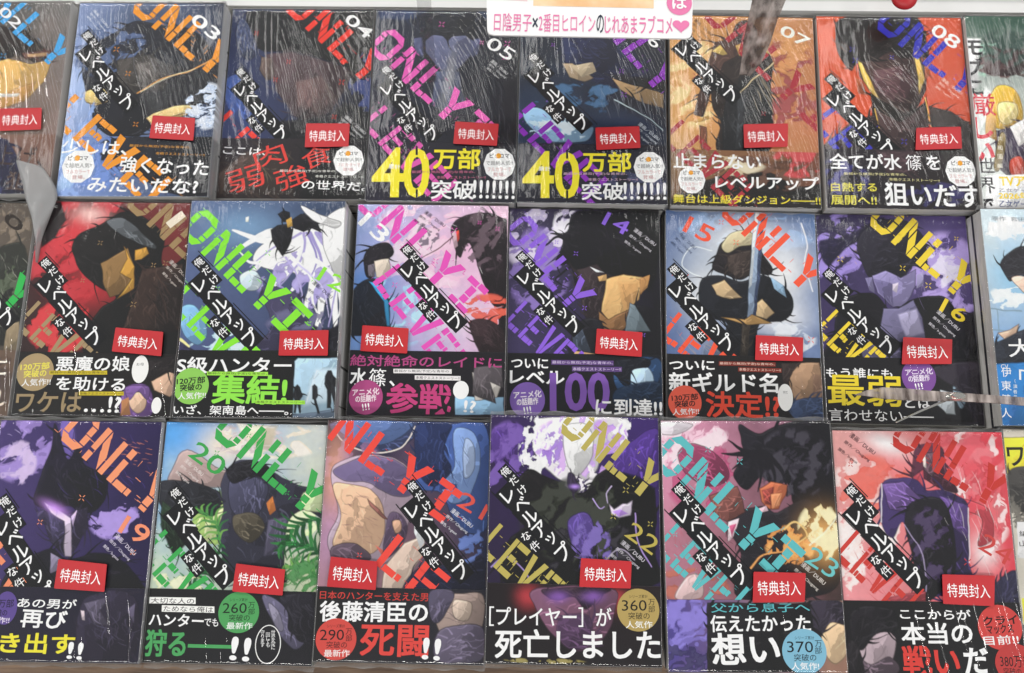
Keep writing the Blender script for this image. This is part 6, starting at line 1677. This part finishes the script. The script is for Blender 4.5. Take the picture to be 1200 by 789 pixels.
class Letters:
    # collects flat printed shapes (mm on the cover) into ONE mesh, each shape a hair above the one before
    def __init__(s, z, y0=0.5, y1=None):
        s.V = []; s.F = []; s.M = []; s.cols = []; s.z = z; s.dz = .8e-5; s.y0 = y0; s.y1 = HMM-.5 if y1 is None else y1
    def col(s, c):
        if c not in s.cols: s.cols.append(c)
        return s.cols.index(c)
    def up(s): s.z += s.dz
    def poly(s, P, c):
        P = clip_poly([tuple(p) for p in P], .5, s.y0, WMM-.5, s.y1)
        if not P: return
        area = sum(P[i-1][0]*P[i][1]-P[i][0]*P[i-1][1] for i in range(len(P)))
        if abs(area) < 1e-5: return
        if area > 0: P = P[::-1]
        b = len(s.V); s.V += [(*xy(p), s.z) for p in P]; s.F.append(tuple(range(b, b+len(P)))); s.M.append(s.col(c))
    def text(s, q):
        _, t, x0, y0, x1, y1, h, c, wt = q; s.up(); V, F = glyphs(t, wt)
        if not len(V): return
        lo = V.min(0); hi = V.max(0); L = math.hypot(x1-x0, y1-y0); e = ((x1-x0)/L, (y1-y0)/L); u = (V[:, 0]-lo[0])/(hi[0]-lo[0])*L; w_ = (.5-(V[:, 1]-lo[1])/(hi[1]-lo[1]))*h
        px = x0+e[0]*u-e[1]*w_; py = y0+e[1]*u+e[0]*w_
        k = h*(wt-.006)*.5 if wt >= .02 else 0
        if k and any(0x4dff < ord(q) < 0xa000 for q in t):
            # heavy weight: the strokes printed four times, a hair apart
            for ax, ay in ((-k, -k), (k, -k), (-k, k), (k, k)):
                s.up()
                for f in F: s.poly([(px[i]+ax, py[i]+ay) for i in f], c)
        else:
            for f in F: s.poly([(px[i], py[i]) for i in f], c)
    def glyph(s, ch, cx, cy, size, ang, c, wt):
        # one character centred at cx,cy; em-sized; rotated counter-clockwise by ang
        V, F = glyphs(ch, wt)
        if not len(V): return
        m = (V.min(0)+V.max(0))/2; k = size; ca, sa = math.cos(ang), math.sin(ang)
        X = (V[:, 0]-m[0])*k; Y = (V[:, 1]-m[1])*k
        px = cx+X*ca-Y*sa; py = cy-(X*sa+Y*ca)
        for f in F: s.poly([(px[i], py[i]) for i in f], c)
    def op(s, q):
        if q[0] == 'T': s.text(q)
        elif q[0] == 'V':
            _, t, x0, y0, x1, y1, size, c, wt = q; s.up(); n = len(t)
            for i, ch in enumerate(t):
                f = i/(n-1) if n > 1 else .5; s.glyph(ch, x0+(x1-x0)*f, y0+(y1-y0)*f, size, 0, c, wt)
        elif q[0] == 'disc':
            _, c, cx, cy, rx, ry, n = q; s.up(); s.poly([(cx+rx*math.cos(2*math.pi*i/n), cy+ry*math.sin(2*math.pi*i/n)) for i in range(n)], c)
        elif q[0] == 'quad': s.up(); s.poly(q[2], q[1])
    def build(s, name, parent):
        if s.F: return obj(name, s.V, s.F, [ink(c) for c in s.cols], parent, s.M)
# stencil alphabet: bars in a unit box, gaps between the bars
def bars(*r): return [[(x0, y0), (x1, y0), (x1, y1), (x0, y1)] for x0, y0, x1, y1 in r]
STENCIL = {
 'O': bars((0, .24, .23, .76), (.77, .24, 1, .76))+[[(.0, .79), (.27, .79), (.36, .83), (.64, .83), (.73, .79), (1, .79), (.78, 1.02), (.22, 1.02)], [(0, .21), (.22, -.02), (.78, -.02), (1, .21), (.73, .21), (.64, .17), (.36, .17), (.27, .21)]],
 'N': bars((0, 0, .22, 1), (.78, 0, 1, 1))+[[(.26, 1), (.26, .6), (.74, 0), (.74, .4)]],
 'L': bars((0, 0, .24, 1), (.29, 0, 1, .18)),
 'Y': [[(-.05, 1), (.25, 1), (.49, .64), (.49, .42), (.36, .42)], [(1.05, 1), (.75, 1), (.51, .64), (.51, .42), (.64, .42)], [(.36, 0), (.64, 0), (.64, .38), (.36, .38)]],
 'I': bars((.05, .81, .95, 1), (.36, .22, .64, .78), (.05, 0, .95, .19)),
 'E': bars((0, 0, .24, 1), (.29, .83, 1, 1), (.29, .42, .82, .58), (.29, 0, 1, .17)),
 'V': [[(-.03, 1), (.27, 1), (.49, .3), (.49, 0), (.36, 0)], [(1.03, 1), (.73, 1), (.51, .3), (.51, 0), (.64, 0)]],
 'U': bars((0, .24, .27, 1), (.73, .24, 1, 1))+[[(0, .21), (.22, -.02), (.78, -.02), (1, .21), (.73, .21), (.64, .17), (.36, .17), (.27, .21)]],
}
def stencil(L, spec, rng):
    word, c, p0, p1, h = spec; word = word.replace(' ', ''); n = len(word); h *= 1.12; dx = (p1[0]-p0[0])/(n-1); dy = (p1[1]-p0[1])/(n-1); sp = math.hypot(dx, dy); e = (dx/sp, dy/sp); wd = min(sp*.82, h*.8); L.up()
    nrm = (-e[1], e[0])
    def put(cx, cy, P, c=c):
        L.poly([(cx+e[0]*(u-.5)*wd+nrm[0]*(.5-v)*h, cy+e[1]*(u-.5)*wd+nrm[1]*(.5-v)*h) for u, v in P], c)
    for i, ch in enumerate(word):
        if ch == ' ': continue
        cx, cy = p0[0]+dx*i, p0[1]+dy*i
        for P in STENCIL[ch]:
            if len(P) == 4 and rng.random() < .8:
                # break the bar with a narrow glitch gap
                a, b, cc, d = P; t = rng.uniform(.25, .75); g = rng.uniform(.012, .05); lerp = lambda p, q, t: (p[0]+(q[0]-p[0])*t, p[1]+(q[1]-p[1])*t)
                sh = rng.uniform(-.035, .035)
                tall = abs(d[1]-a[1]) > abs(b[0]-a[0])
                if tall:
                    put(cx, cy, [a, b, lerp(b, cc, t-g), lerp(a, d, t-g)]); put(cx, cy, [(q[0]+sh, q[1]) for q in (lerp(a, d, t+g), lerp(b, cc, t+g), cc, d)])
                else:
                    put(cx, cy, [a, lerp(a, b, t-g), lerp(d, cc, t-g), d]); put(cx, cy, [(q[0], q[1]+sh) for q in (lerp(a, b, t+g), b, cc, lerp(d, cc, t+g))])
            else: put(cx, cy, P)
        L.up()
        for k in range(7):   # thin glitch ticks beside the letter
            u = rng.uniform(-.3, 1.3); v = rng.uniform(0, 1); l = rng.uniform(.06, .3); t = rng.uniform(.008, .02)
            put(cx, cy, [(u, v), (u+t*1.2, v), (u+t*1.2, v+l*.6), (u, v+l*.6)] if rng.random() < .5 else [(u, v), (u+l, v), (u+l, v+t), (u, v+t)])
def sparkles(L, c, rng, n=4):
    L.up()
    for i in range(n):
        x = rng.uniform(6, WMM-6); y = rng.uniform(8, HMM*.66); r = rng.uniform(2, 3.4); t = .28
        for k in range(4):
            a = math.pi/4+k*math.pi/2+.1; ux, uy = math.cos(a), math.sin(a)
            L.poly([(x+ux*r*.35-uy*t, y+uy*r*.35+ux*t), (x+ux*r*.35+uy*t, y+uy*r*.35-ux*t), (x+ux*r+uy*t, y+uy*r-ux*t), (x+ux*r-uy*t, y+uy*r+ux*t)], c)
TITLE = [('レ', 0, 0, .215), ('ベ', .205, .035, .2), ('ル', .40, 0, .215), ('ア', .60, -.005, .215), ('ッ', .785, .01, .19), ('プ', 1, 0, .225),
         ('俺', -.235, .185, .125), ('だ', -.08, .185, .12), ('け', .085, .18, .125), ('な', .53, -.2, .125), ('件', .70, -.205, .13)]
def title(L, a, b, rng):
    dx, dy = b[0]-a[0], b[1]-a[1]; D = math.hypot(dx, dy); e1 = (dx/D, dy/D); e2 = (e1[1], -e1[0])
    P = lambda s, t: (a[0]+e1[0]*s*D+e2[0]*t*D, a[1]+e1[1]*s*D+e2[1]*t*D)
    K = '#0e0e11'
    def strip(s0, s1, t0, t1):
        m = s0+(s1-s0)*rng.uniform(.3, .6); j = rng.uniform(.005, .02)
        L.poly([P(s0, t0), P(s0, t1), P(m, t1), P(m, t0)], K); L.poly([P(m, t0-j), P(m, t1-j), P(s1, t1-j), P(s1, t0-j)], K)
    L.up(); strip(-.12, 1.14, -.115, .12)
    L.up(); strip(-.31, .17, .112, .262); L.up(); strip(.45, .79, -.275, -.135)
    L.up()
    for s0, s1, t in ((-.36, -.05, .275), (.5, 1.18, .135), (.2, .6, -.128), (.55, 1.05, -.135), (-.2, .12, -.13)): L.poly([P(s0, t), P(s0, t+.012), P(s1, t+.012), P(s1, t)], K)
    ang = math.pi/2-math.atan2(dy, dx)   # upright of a vertical line turned to run down-right
    L.up()
    for ch, s, t, z in TITLE: x, y = P(s, t); L.glyph(ch, x, y, z*D*1.04, ang, '#f6f6f4', .02)

# ------------------------------------------------------------------ the wrap
def film(name, top, h, parent, seed, wrinkle):
    rng = np.random.RandomState(seed); nx, ny = (380, 80) if wrinkle > .001 else (300, 80); m = .0009
    xs = np.linspace(-BW/2-m, BW/2+m, nx); ys = np.linspace(-BH/2-m, BH/2+m, ny); X, Y = np.meshgrid(xs, ys)
    n = vnoise(X*1000+200, Y*300+200, 9, seed, 3)-.5; n2 = vnoise(X*1000+300, Y*1000+300, 24, seed+1, 3)
    Zz = top+.0010+np.abs(n)*(.00025 if wrinkle > .001 else .00035)*np.clip(n2*3-1, 0, 1)
    # stretched ribs of film: head to foot on the back row, a few near the foot on the others
    big = wrinkle > .001
    ph = (X+(.16+.2*rng.rand())*Y+1.1*(Y+.02)**2*np.sign(X+.02))*1000/(4.4+1.6*rng.rand())+3.2*(vnoise(X*1000+300, Y*500+300, 46, seed+4, 1)-.5)
    f = ph-np.floor(ph); rib = np.exp(-((f-.5)/.15)**2); k = np.floor(ph)
    amp = .5+.5*np.sin(k*12.9898+seed)*np.cos(k*4.1)
    msk = sstep(.40, .56, vnoise(X*1000+500, Y*500+500, 30, seed+6, 2)+.12*X/BW*2+(.05 if big else -.06))
    yr = sstep(-.42, -.2, Y/BH) if big else sstep(.02, -.3, Y/BH)+.35*sstep(.42, .48, Y/BH)
    if big: Zz += np.sin(2*np.pi*ph)*(.06+.94*msk)*(.45+.55*amp)*sstep(-.42, -.1, Y/BH)*(.35+.65*sstep(-.25, .1, X/BW))*.00014
    else: Zz += rib*msk*amp*yr*.00045
    ed = np.minimum(Y+BH/2, (BH/2-Y)*1.6); Zz += sstep(.016, .002, ed)*(vnoise(X*1000+300, Y*600+300, 3.5, seed+9, 3)-.5)*.0006
    edge = np.minimum(np.minimum(X+BW/2+m, BW/2+m-X), np.minimum(Y+BH/2+m, BH/2+m-Y)); Zz -= np.clip(.0012-edge, 0, 1)*.8
    V = np.stack([X, Y, Zz], -1).reshape(-1, 3).tolist(); idx = np.arange(nx*ny).reshape(ny, nx)
    F = np.stack([idx[:-1, :-1], idx[:-1, 1:], idx[1:, 1:], idx[1:, :-1]], -1).reshape(-1, 4).tolist(); M = [0]*len(F)
    # side walls of the wrap
    loop = list(idx[0, :])+list(idx[1:, -1])+list(idx[-1, -2::-1])+list(idx[-2:0:-1, 0]); b = len(V)
    for i in loop: V.append([V[i][0], V[i][1], top-h+.0008])
    k = len(loop)
    for i in range(k): F.append([loop[i], b+i, b+(i+1) % k, loop[(i+1) % k]]); M.append(0)
    # crimped seams sticking out at head and foot
    for sg in (1, -1):
        rows = 5; b = len(V); ph = rng.rand()*9; L_ = .0016+.0018*rng.rand()
        for r in range(rows):
            for i in range(nx):
                f = r/(rows-1); wv = math.sin(i*.31+ph)+.7*math.sin(i*.13+ph*2+r); V.append([xs[i]*(1-.01*f), sg*(BH/2+m+f*L_*(1+.25*math.sin(i*.09+ph))+.0001), top-h*.45*(1-f*.3)+f*.0005*wv+(.002*f if sg < 0 else .001)])
        for r in range(rows-1):
            for i in range(nx-1):
                q = [b+r*nx+i, b+r*nx+i+1, b+(r+1)*nx+i+1, b+(r+1)*nx+i]; F.append(q); M.append(1)
    return obj(name, V, F, [FILM, SEAM], parent, M, True)

# ------------------------------------------------------------------ books
LOOK = {
 '02': 'manga volume cut off at the upper left, brown art with sky blue slanted lettering',
 '03': 'manga volume 03, grey blue art with orange slanted lettering and pale yellow patches',
 '04': 'manga volume 04, black and indigo art with red slanted lettering',
 '05': 'manga volume 05, near black art with hot pink slanted lettering and yellow 40',
 '06': 'manga volume with purple slanted lettering and yellow 40, partly under the white sign',
 '07': 'manga volume 07, tan orange art with dark red slanted lettering',
 '08': 'manga volume 08, bright orange art with royal blue slanted lettering',
 '10': 'manga volume cut off at the left edge, murky brown art with green slanted lettering',
 '11': 'manga volume 11, red and black art with khaki slanted lettering',
 '12': 'manga volume 12, slate blue and white art with lime green slanted lettering',
 '13': 'manga volume 13, pale pink and blue art with magenta slanted lettering',
 '14': 'manga volume 14, black and violet art with violet slanted lettering and violet 100',
 '15': 'manga volume 15, steel blue art with white glow and vermilion slanted lettering',
 '16': 'manga volume 16, violet art with yellow slanted lettering, under the pivoting clip',
 '19': 'manga volume 19, deep purple art with salmon slanted lettering',
 '20': 'manga volume 20, cream and green leafy art with green slanted lettering',
 '21': 'manga volume 21, indigo and skin toned art with red slanted lettering',
 '22': 'manga volume 22, black art with white violet flame and olive gold lettering',
 '23': 'manga volume 23, pink and black art with orange glow and teal slanted lettering',
 '24': 'manga volume with coral red art, dark violet mass and brick red lettering',
 'R1': 'book cut off at the upper right, green and white art with yellow lettering',
 'R2': 'book with pale sky art and white vertical lettering at the right edge',
 'R3': 'book with a bright yellow block at the lower right corner',
}
UNDER = {'02': 'sky blue lettered volume at upper left', '03': 'orange lettered volume 03', '04': 'red lettered black volume 04', '05': 'hot pink lettered volume 05', '06': 'purple lettered volume below the sign', '07': 'tan volume 07', '08': 'bright orange volume 08',
 '10': 'green lettered brown volume', '11': 'red and black volume 11', '12': 'lime lettered volume 12', '13': 'magenta lettered volume 13', '14': 'violet lettered volume 14', '15': 'steel blue volume 15', '16': 'yellow lettered volume 16',
 '19': 'deep purple volume 19', '20': 'green leafy volume 20', '21': 'indigo volume 21', '22': 'gold lettered black volume 22', '23': 'teal lettered volume 23', '24': 'coral red volume', 'R1': 'green and white book', 'R2': 'pale sky book', 'R3': 'yellow block book'}
ROW1 = ('02', '03', '04', '05', '06', '07', '08', 'R1')
def thing(name, loc, rz, label, cat, group=None):
    o = bpy.data.objects.new(name, None); COL.objects.link(o); o.location = loc; o.rotation_euler = (0, 0, rz); o.empty_display_size = .02
    tag(o, label, cat, group); return o
def lower_copy(loc, rz, h, key):
    v, f = box(-BW/2+.0004, -BH/2+.0004, 0, BW/2-.0012, BH/2-.0004, h-.0003); fm = [0]*6
    v2, f2 = box(BW/2-.0011, -BH/2, 0, BW/2, BH/2, h-.0002)
    v3, f3 = box(-BW/2, -BH/2, h-.00055, BW/2-.0012, BH/2, h-.0001)
    nv = len(v); F = f+[tuple(i+8 for i in q) for q in f2]+[tuple(i+16 for i in q) for q in f3]
    o = obj('manga_book', v+v2+v3, F, [PAGES, SPINE, ink('#2a2a30')], None, [0]*6+[1]*6+[2]*6)
    o.location = loc; o.rotation_euler = (0, 0, rz)
    tag(o, 'covered copy lying in the stack under the '+UNDER[key], 'book', 'lower copies stacked under the '+UNDER[key])
def book(key, i):
    d = COVERS[key]; x, y, rz, ztop = POSE[key]; rng = random.Random(i*31+7)
    H = ztop-TABLE_Z; n = max(2, round(H/.0155)); h = H/n
    for k in range(n-1):
        lower_copy((x+rng.uniform(-.0006, .0006), y+rng.uniform(-.0006, .0006), TABLE_Z+k*h+.0002), rz+rng.uniform(-.004, .004), h, key)
    t = thing('manga_book', (x, y, TABLE_Z+(n-1)*h+.0002), rz, LOOK[key], 'book', 'shrink-wrapped volumes lying face up on the stacks')
    top = h-.0012
    v, f = box(-BW/2+.0007, -BH/2+.0007, .0006, BW/2-.001, BH/2-.0007, top-.0003); obj('page_block', v, f, PAGES, t)
    img = paint(d['art'], i*13+1)
    cv = grid_sheet('cover', img, 0, top, t, h-.0015, .00025)
    L = Letters(top+.00005)
    only = d.get('only'); lev = d.get('lev'); cc = (only or lev or (0, '#ffffff'))[1]
    if only: sparkles(L, cc, rng, 5); stencil(L, only, rng)
    if lev: stencil(L, lev, rng)
    if d.get('num'): L.op(d['num'])
    for q in d['clet']: L.op(q)
    if d.get('title'): title(L, *d['title'], rng)
    L.build('cover_lettering', cv)
    assert L.z < top+.00055, (key, L.z-top)
    if d.get('band'):
        img2 = paint(d['bart'], i*13+2); r0 = int(d['band']/HMM*GH)
        bd = grid_sheet('paper_band', img2, r0, top+.00056, t, h-.0016, .0004)
        L2 = Letters(top+.0006, d['band']+.3)
        if key in ROW1 and lev and key not in ('04', '08'): stencil(L2, lev, random.Random(i))
        for q in d['blet']: L2.op(q)
        L2.build('band_lettering', bd); assert L2.z < top+.00098, (key, L2.z-top)
    film('shrink_wrap', top+.0002, h, t, i*7+3, .0012 if key in ROW1 else .0007)
    if d.get('sticker'):
        P = [np.array(xy(p)) for p in d['sticker']]; z = top+.0026; r = .06; V = []
        c0 = sum(P)/4
        for k in range(4):
            a, b, c = P[k-1], P[k], P[(k+1) % 4]
            V += [b+(a-b)*.03, b+(a-b)*.012+(c-b)*.006, b+(c-b)*.015]
        nV = len(V); vs = [(p[0], p[1], z-.0002) for p in V]+[(p[0], p[1], z) for p in V]
        fs = [tuple(range(nV-1, 2*nV))[1:][::-1], tuple(range(nV))]+[(k, (k+1) % nV, nV+(k+1) % nV, nV+k) for k in range(nV)]
        st = obj('bonus_sticker', vs, fs, STICKER, t)
        S = d['sticker']; lerp = lambda a, b, u: (a[0]+(b[0]-a[0])*u, a[1]+(b[1]-a[1])*u)
        l = lerp(lerp(S[0], S[3], .53), lerp(S[1], S[2], .53), .09); r_ = lerp(lerp(S[0], S[3], .53), lerp(S[1], S[2], .53), .91); hh = math.dist(S[0], S[3])*.46
        L3 = Letters(z+.00006); L3.text(('T', '特典封入', *l, *r_, hh, '#f6eeee', .006)); L3.build('sticker_lettering', st)

# ------------------------------------------------------------------ setting
def plank_table():
    v, f = box(-1.2, -.55, TABLE_Z-.03, 1.2, .60, TABLE_Z); o = obj('table', v, f, WOOD); tag(o, kind='structure')
plank_table()
def riser():
    c, s = math.cos(0), math.sin(0)
    yb = PROP['back'][0][1]; ys = max(POSE[k][1] for k in ROW1)+BH/2+.006
    v, f = box(-1.2, ys, TABLE_Z, 1.2, .95, -.016); bm = bmesh.new()
    o = obj('white_back_shelf', v, f, WHITE); tag(o, 'white laminate ledge behind the top row of books', 'shelf')
    v, f = box(-1.2, ys+.035, -.016, 1.2, .95, .012); l = obj('raised_lip', v, f, WHITE, o)
riser()
for i, key in enumerate(COVERS): book(key, i)

# ------------------------------------------------------------------ sign, clear arms, clip, divider
def slab(name, pairs, mat, parent, th):
    V = []; F = []
    for a, b in pairs:
        V += [a, b, (a[0], a[1], a[2]-th), (b[0], b[1], b[2]-th)]
    for i in range(len(pairs)-1):
        k = 4*i; F += [(k, k+4, k+5, k+1), (k+2, k+3, k+7, k+6), (k, k+2, k+6, k+4), (k+1, k+5, k+7, k+3)]
    k = 4*(len(pairs)-1); F += [(0, 1, 3, 2), (k, k+2, k+3, k+1)]
    return obj(name, V, F, mat, parent)
def flatpoly(name, P, dz, mat, parent, th=None):
    n = len(P)
    if th is None: return obj(name, [(p[0], p[1], p[2]+dz) for p in P], [tuple(range(n))], mat, parent)
    V = [(p[0], p[1], p[2]+dz) for p in P]+[(p[0], p[1], p[2]+dz-th) for p in P]
    return obj(name, V, [tuple(range(n)), tuple(range(2*n-1, n-1, -1))]+[(i, i+n, (i+1) % n+n, (i+1) % n) for i in range(n)], mat, parent)
def sign():
    S = [np.array(p) for p in PROP['sign']]; base = S[3]
    t = thing('promotion_sign', tuple((S[2]+S[3])/2), 0, 'white card sign with pink Japanese lettering and a heart, above the top row', 'sign')
    off = np.array(t.location)
    def loc(P): return [tuple(np.array(p)-off) for p in P]
    # rounded lower corners
    a, b, c, d = S; P = [a, b, c+(b-c)*.06, c+(b-c)*.015+(d-c)*.008, c+(d-c)*.03, d+(c-d)*.03, d+(c-d)*.008+(a-d)*.015, d+(a-d)*.06]
    flatpoly('card', loc(P[::-1]), 0, CARD, t, .0015)
    flatpoly('picture_panel', loc(PROP['art'][::-1]), .0002, noise_mat('orange_print', (.75, .36, .12), (.85, .66, .42), 25, .5), t)
    p0, p1 = [np.array(p)-off for p in PROP['sign_text']]; e = (p1-p0)/np.linalg.norm(p1-p0); nn = np.array([-e[1], e[0], 0]); h = PROP['sign_h']*1.2; V = []; F = []; M = []
    parts = [('日陰男子', 0, .272, 0), ('×', .278, .322, 1), ('2番目ヒロイン', .328, .738, 0), ('の', .752, .80, 1)]
    parts = [('日陰男子', 0, .287, 0), ('×', .293, .335, 1), ('2番目ヒロイン', .342, .772, 0), ('の', .782, .838, 1), ('じれあまラブコメ', .845, 1.36, 0)]
    tot = 1.36
    for tx, u0, u1, mi in parts:
        G, FF = glyphs(tx, .012); lo = G.min(0); hi = G.max(0); b = len(V); L = np.linalg.norm(p1-p0); hh = h*(.55 if tx == '×' else 1)
        for g in G:
            u = (u0+(u1-u0)*(g[0]-lo[0])/(hi[0]-lo[0]))/tot*L; w_ = ((g[1]-lo[1])/(hi[1]-lo[1])-.5)*hh
            q = p0+e*u+nn*w_; V.append((q[0], q[1], q[2]+.0004))
        F += [tuple(i+b for i in f) for f in FF]; M += [mi]*len(FF)
    q = np.array(PROP['heart'])-off; b = len(V); r = h*.36; k = 24
    for i in range(k):
        a_ = 2*math.pi*i/k; V.append(tuple(q+e*(r*1.15*math.sin(a_)**3)+nn*(r*1.0*(13*math.cos(a_)-5*math.cos(2*a_)-2*math.cos(3*a_)-math.cos(4*a_))/15)+np.array([0, 0, .0004])))
    F.append(tuple(range(b, b+k))[::-1]); M.append(0)
    q = np.array(PROP['ha'])-off; G, FF = glyphs('は', .06)
    b = len(V); V += [tuple(q+e*(h*.62*math.cos(i*math.pi/14))+nn*(h*.66*math.sin(i*math.pi/14))+np.array([0, 0, .0004])) for i in range(28)]; F.append(tuple(range(b, b+28))); M.append(0)
    G, FF = glyphs('は', .04); m = (G.min(0)+G.max(0))/2; b = len(V)
    V += [tuple(q+e*(g[0]-m[0])*h*.8+nn*(g[1]-m[1])*h*.8+np.array([0, 0, .0008])) for g in G]; F += [tuple(i+b for i in f) for f in FF]; M += [2]*len(FF)
    o = obj('sign_lettering', V, F, [ink('#e07aa8'), ink('#303848'), ink('#f8f4f6')], t, M)
    flatpoly('pink_panel', loc(PROP['pinkline'][::-1]), .0002, noise_mat('pink_print', (.8, .5, .56), (.82, .6, .64), 25, .5), t)
sign()
a = slab('clear_sign_arm', PROP['arm'], BLADE, None, .002); tag(a, 'wide clear plastic arm tapering down over the tan orange volume', 'sign holder')
a = slab('clear_sign_arm', PROP['arm2'], ACRYL, None, .002); tag(a, 'narrow clear plastic arm hanging over the hot pink lettered volume', 'sign holder')
def clip():
    R = np.array(PROP['rivet']); t = thing('sign_clip', tuple(R), 0, 'pivoting clear plastic clip with a metal rivet over the yellow lettered volume', 'sign clip')
    L = lambda pairs: [[tuple(np.array(p)-R) for p in q] for q in pairs]
    slab('blade', L(PROP['blade']), BLADE, t, .0022); slab('thin_blade', L(PROP['blade2']), METAL, t, .0012)
    bm = bmesh.new()
    for r, z, d in ((.0075, .0012, .0012), (.0052, .003, .0026)):
        bmesh.ops.create_cone(bm, cap_ends=True, segments=28, radius1=r, radius2=r*.82, depth=d, matrix=Matrix.Translation((0, 0, z)))
    bmesh.ops.scale(bm, vec=(1, .42, 1), verts=bm.verts); me = bpy.data.meshes.new('rivet'); bm.to_mesh(me); bm.free(); me.materials.append(METAL); o = bpy.data.objects.new('rivet', me); COL.objects.link(o); o.parent = t
clip()
def magnet():
    bm = bmesh.new(); bmesh.ops.create_uvsphere(bm, u_segments=24, v_segments=12, radius=.011)
    for v in bm.verts: v.co.z = max(-.002, v.co.z*.55)
    me = bpy.data.meshes.new('red_magnet'); bm.to_mesh(me); bm.free(); me.materials.append(STICKER); me.polygons.foreach_set('use_smooth', [True]*len(me.polygons))
    o = bpy.data.objects.new('red_magnet', me); COL.objects.link(o); q = PROP['magnet']; o.location = (q[0], q[1], .0145); tag(o, 'red round magnet on the white ledge at the top edge', 'magnet')
magnet()
def flap():
    # loose sheet of wrap standing up between two stacks, bowed along its length
    Lc = spline([p[:2] for p in (PROP['flap'][0], PROP['flap'][7], PROP['flap'][6], PROP['flap'][5])], False, 8); Rc = spline([p[:2] for p in (PROP['flap'][1], PROP['flap'][2], PROP['flap'][4], PROP['flap'][5])], False, 8)
    n = len(Lc); m = 9; V = []; F = []; z0 = PROP['flap'][0][2]
    for i in range(n):
        for j in range(m):
            u = j/(m-1); p = Lc[i]*(1-u)+Rc[i]*u; V.append((p[0], p[1], z0-.012*(i/(n-1))+.0022*math.sin(math.pi*u)+.0006*math.sin(i*.9+j*1.3)+.004*(1-u)))
    for i in range(n-1):
        for j in range(m-1): F.append((i*m+j, (i+1)*m+j, (i+1)*m+j+1, i*m+j+1))
    o = obj('loose_wrap', V, F, LOOSE, None, None, True); md = o.modifiers.new('thickness', 'SOLIDIFY'); md.thickness = .0004
    tag(o, 'loose bent flap of grey plastic wrap between stacks at the left', 'plastic wrap')
LOOSE = film_mat('loose_film', .5, .4, .2, .9); milky(LOOSE, .55, .42)
flap()
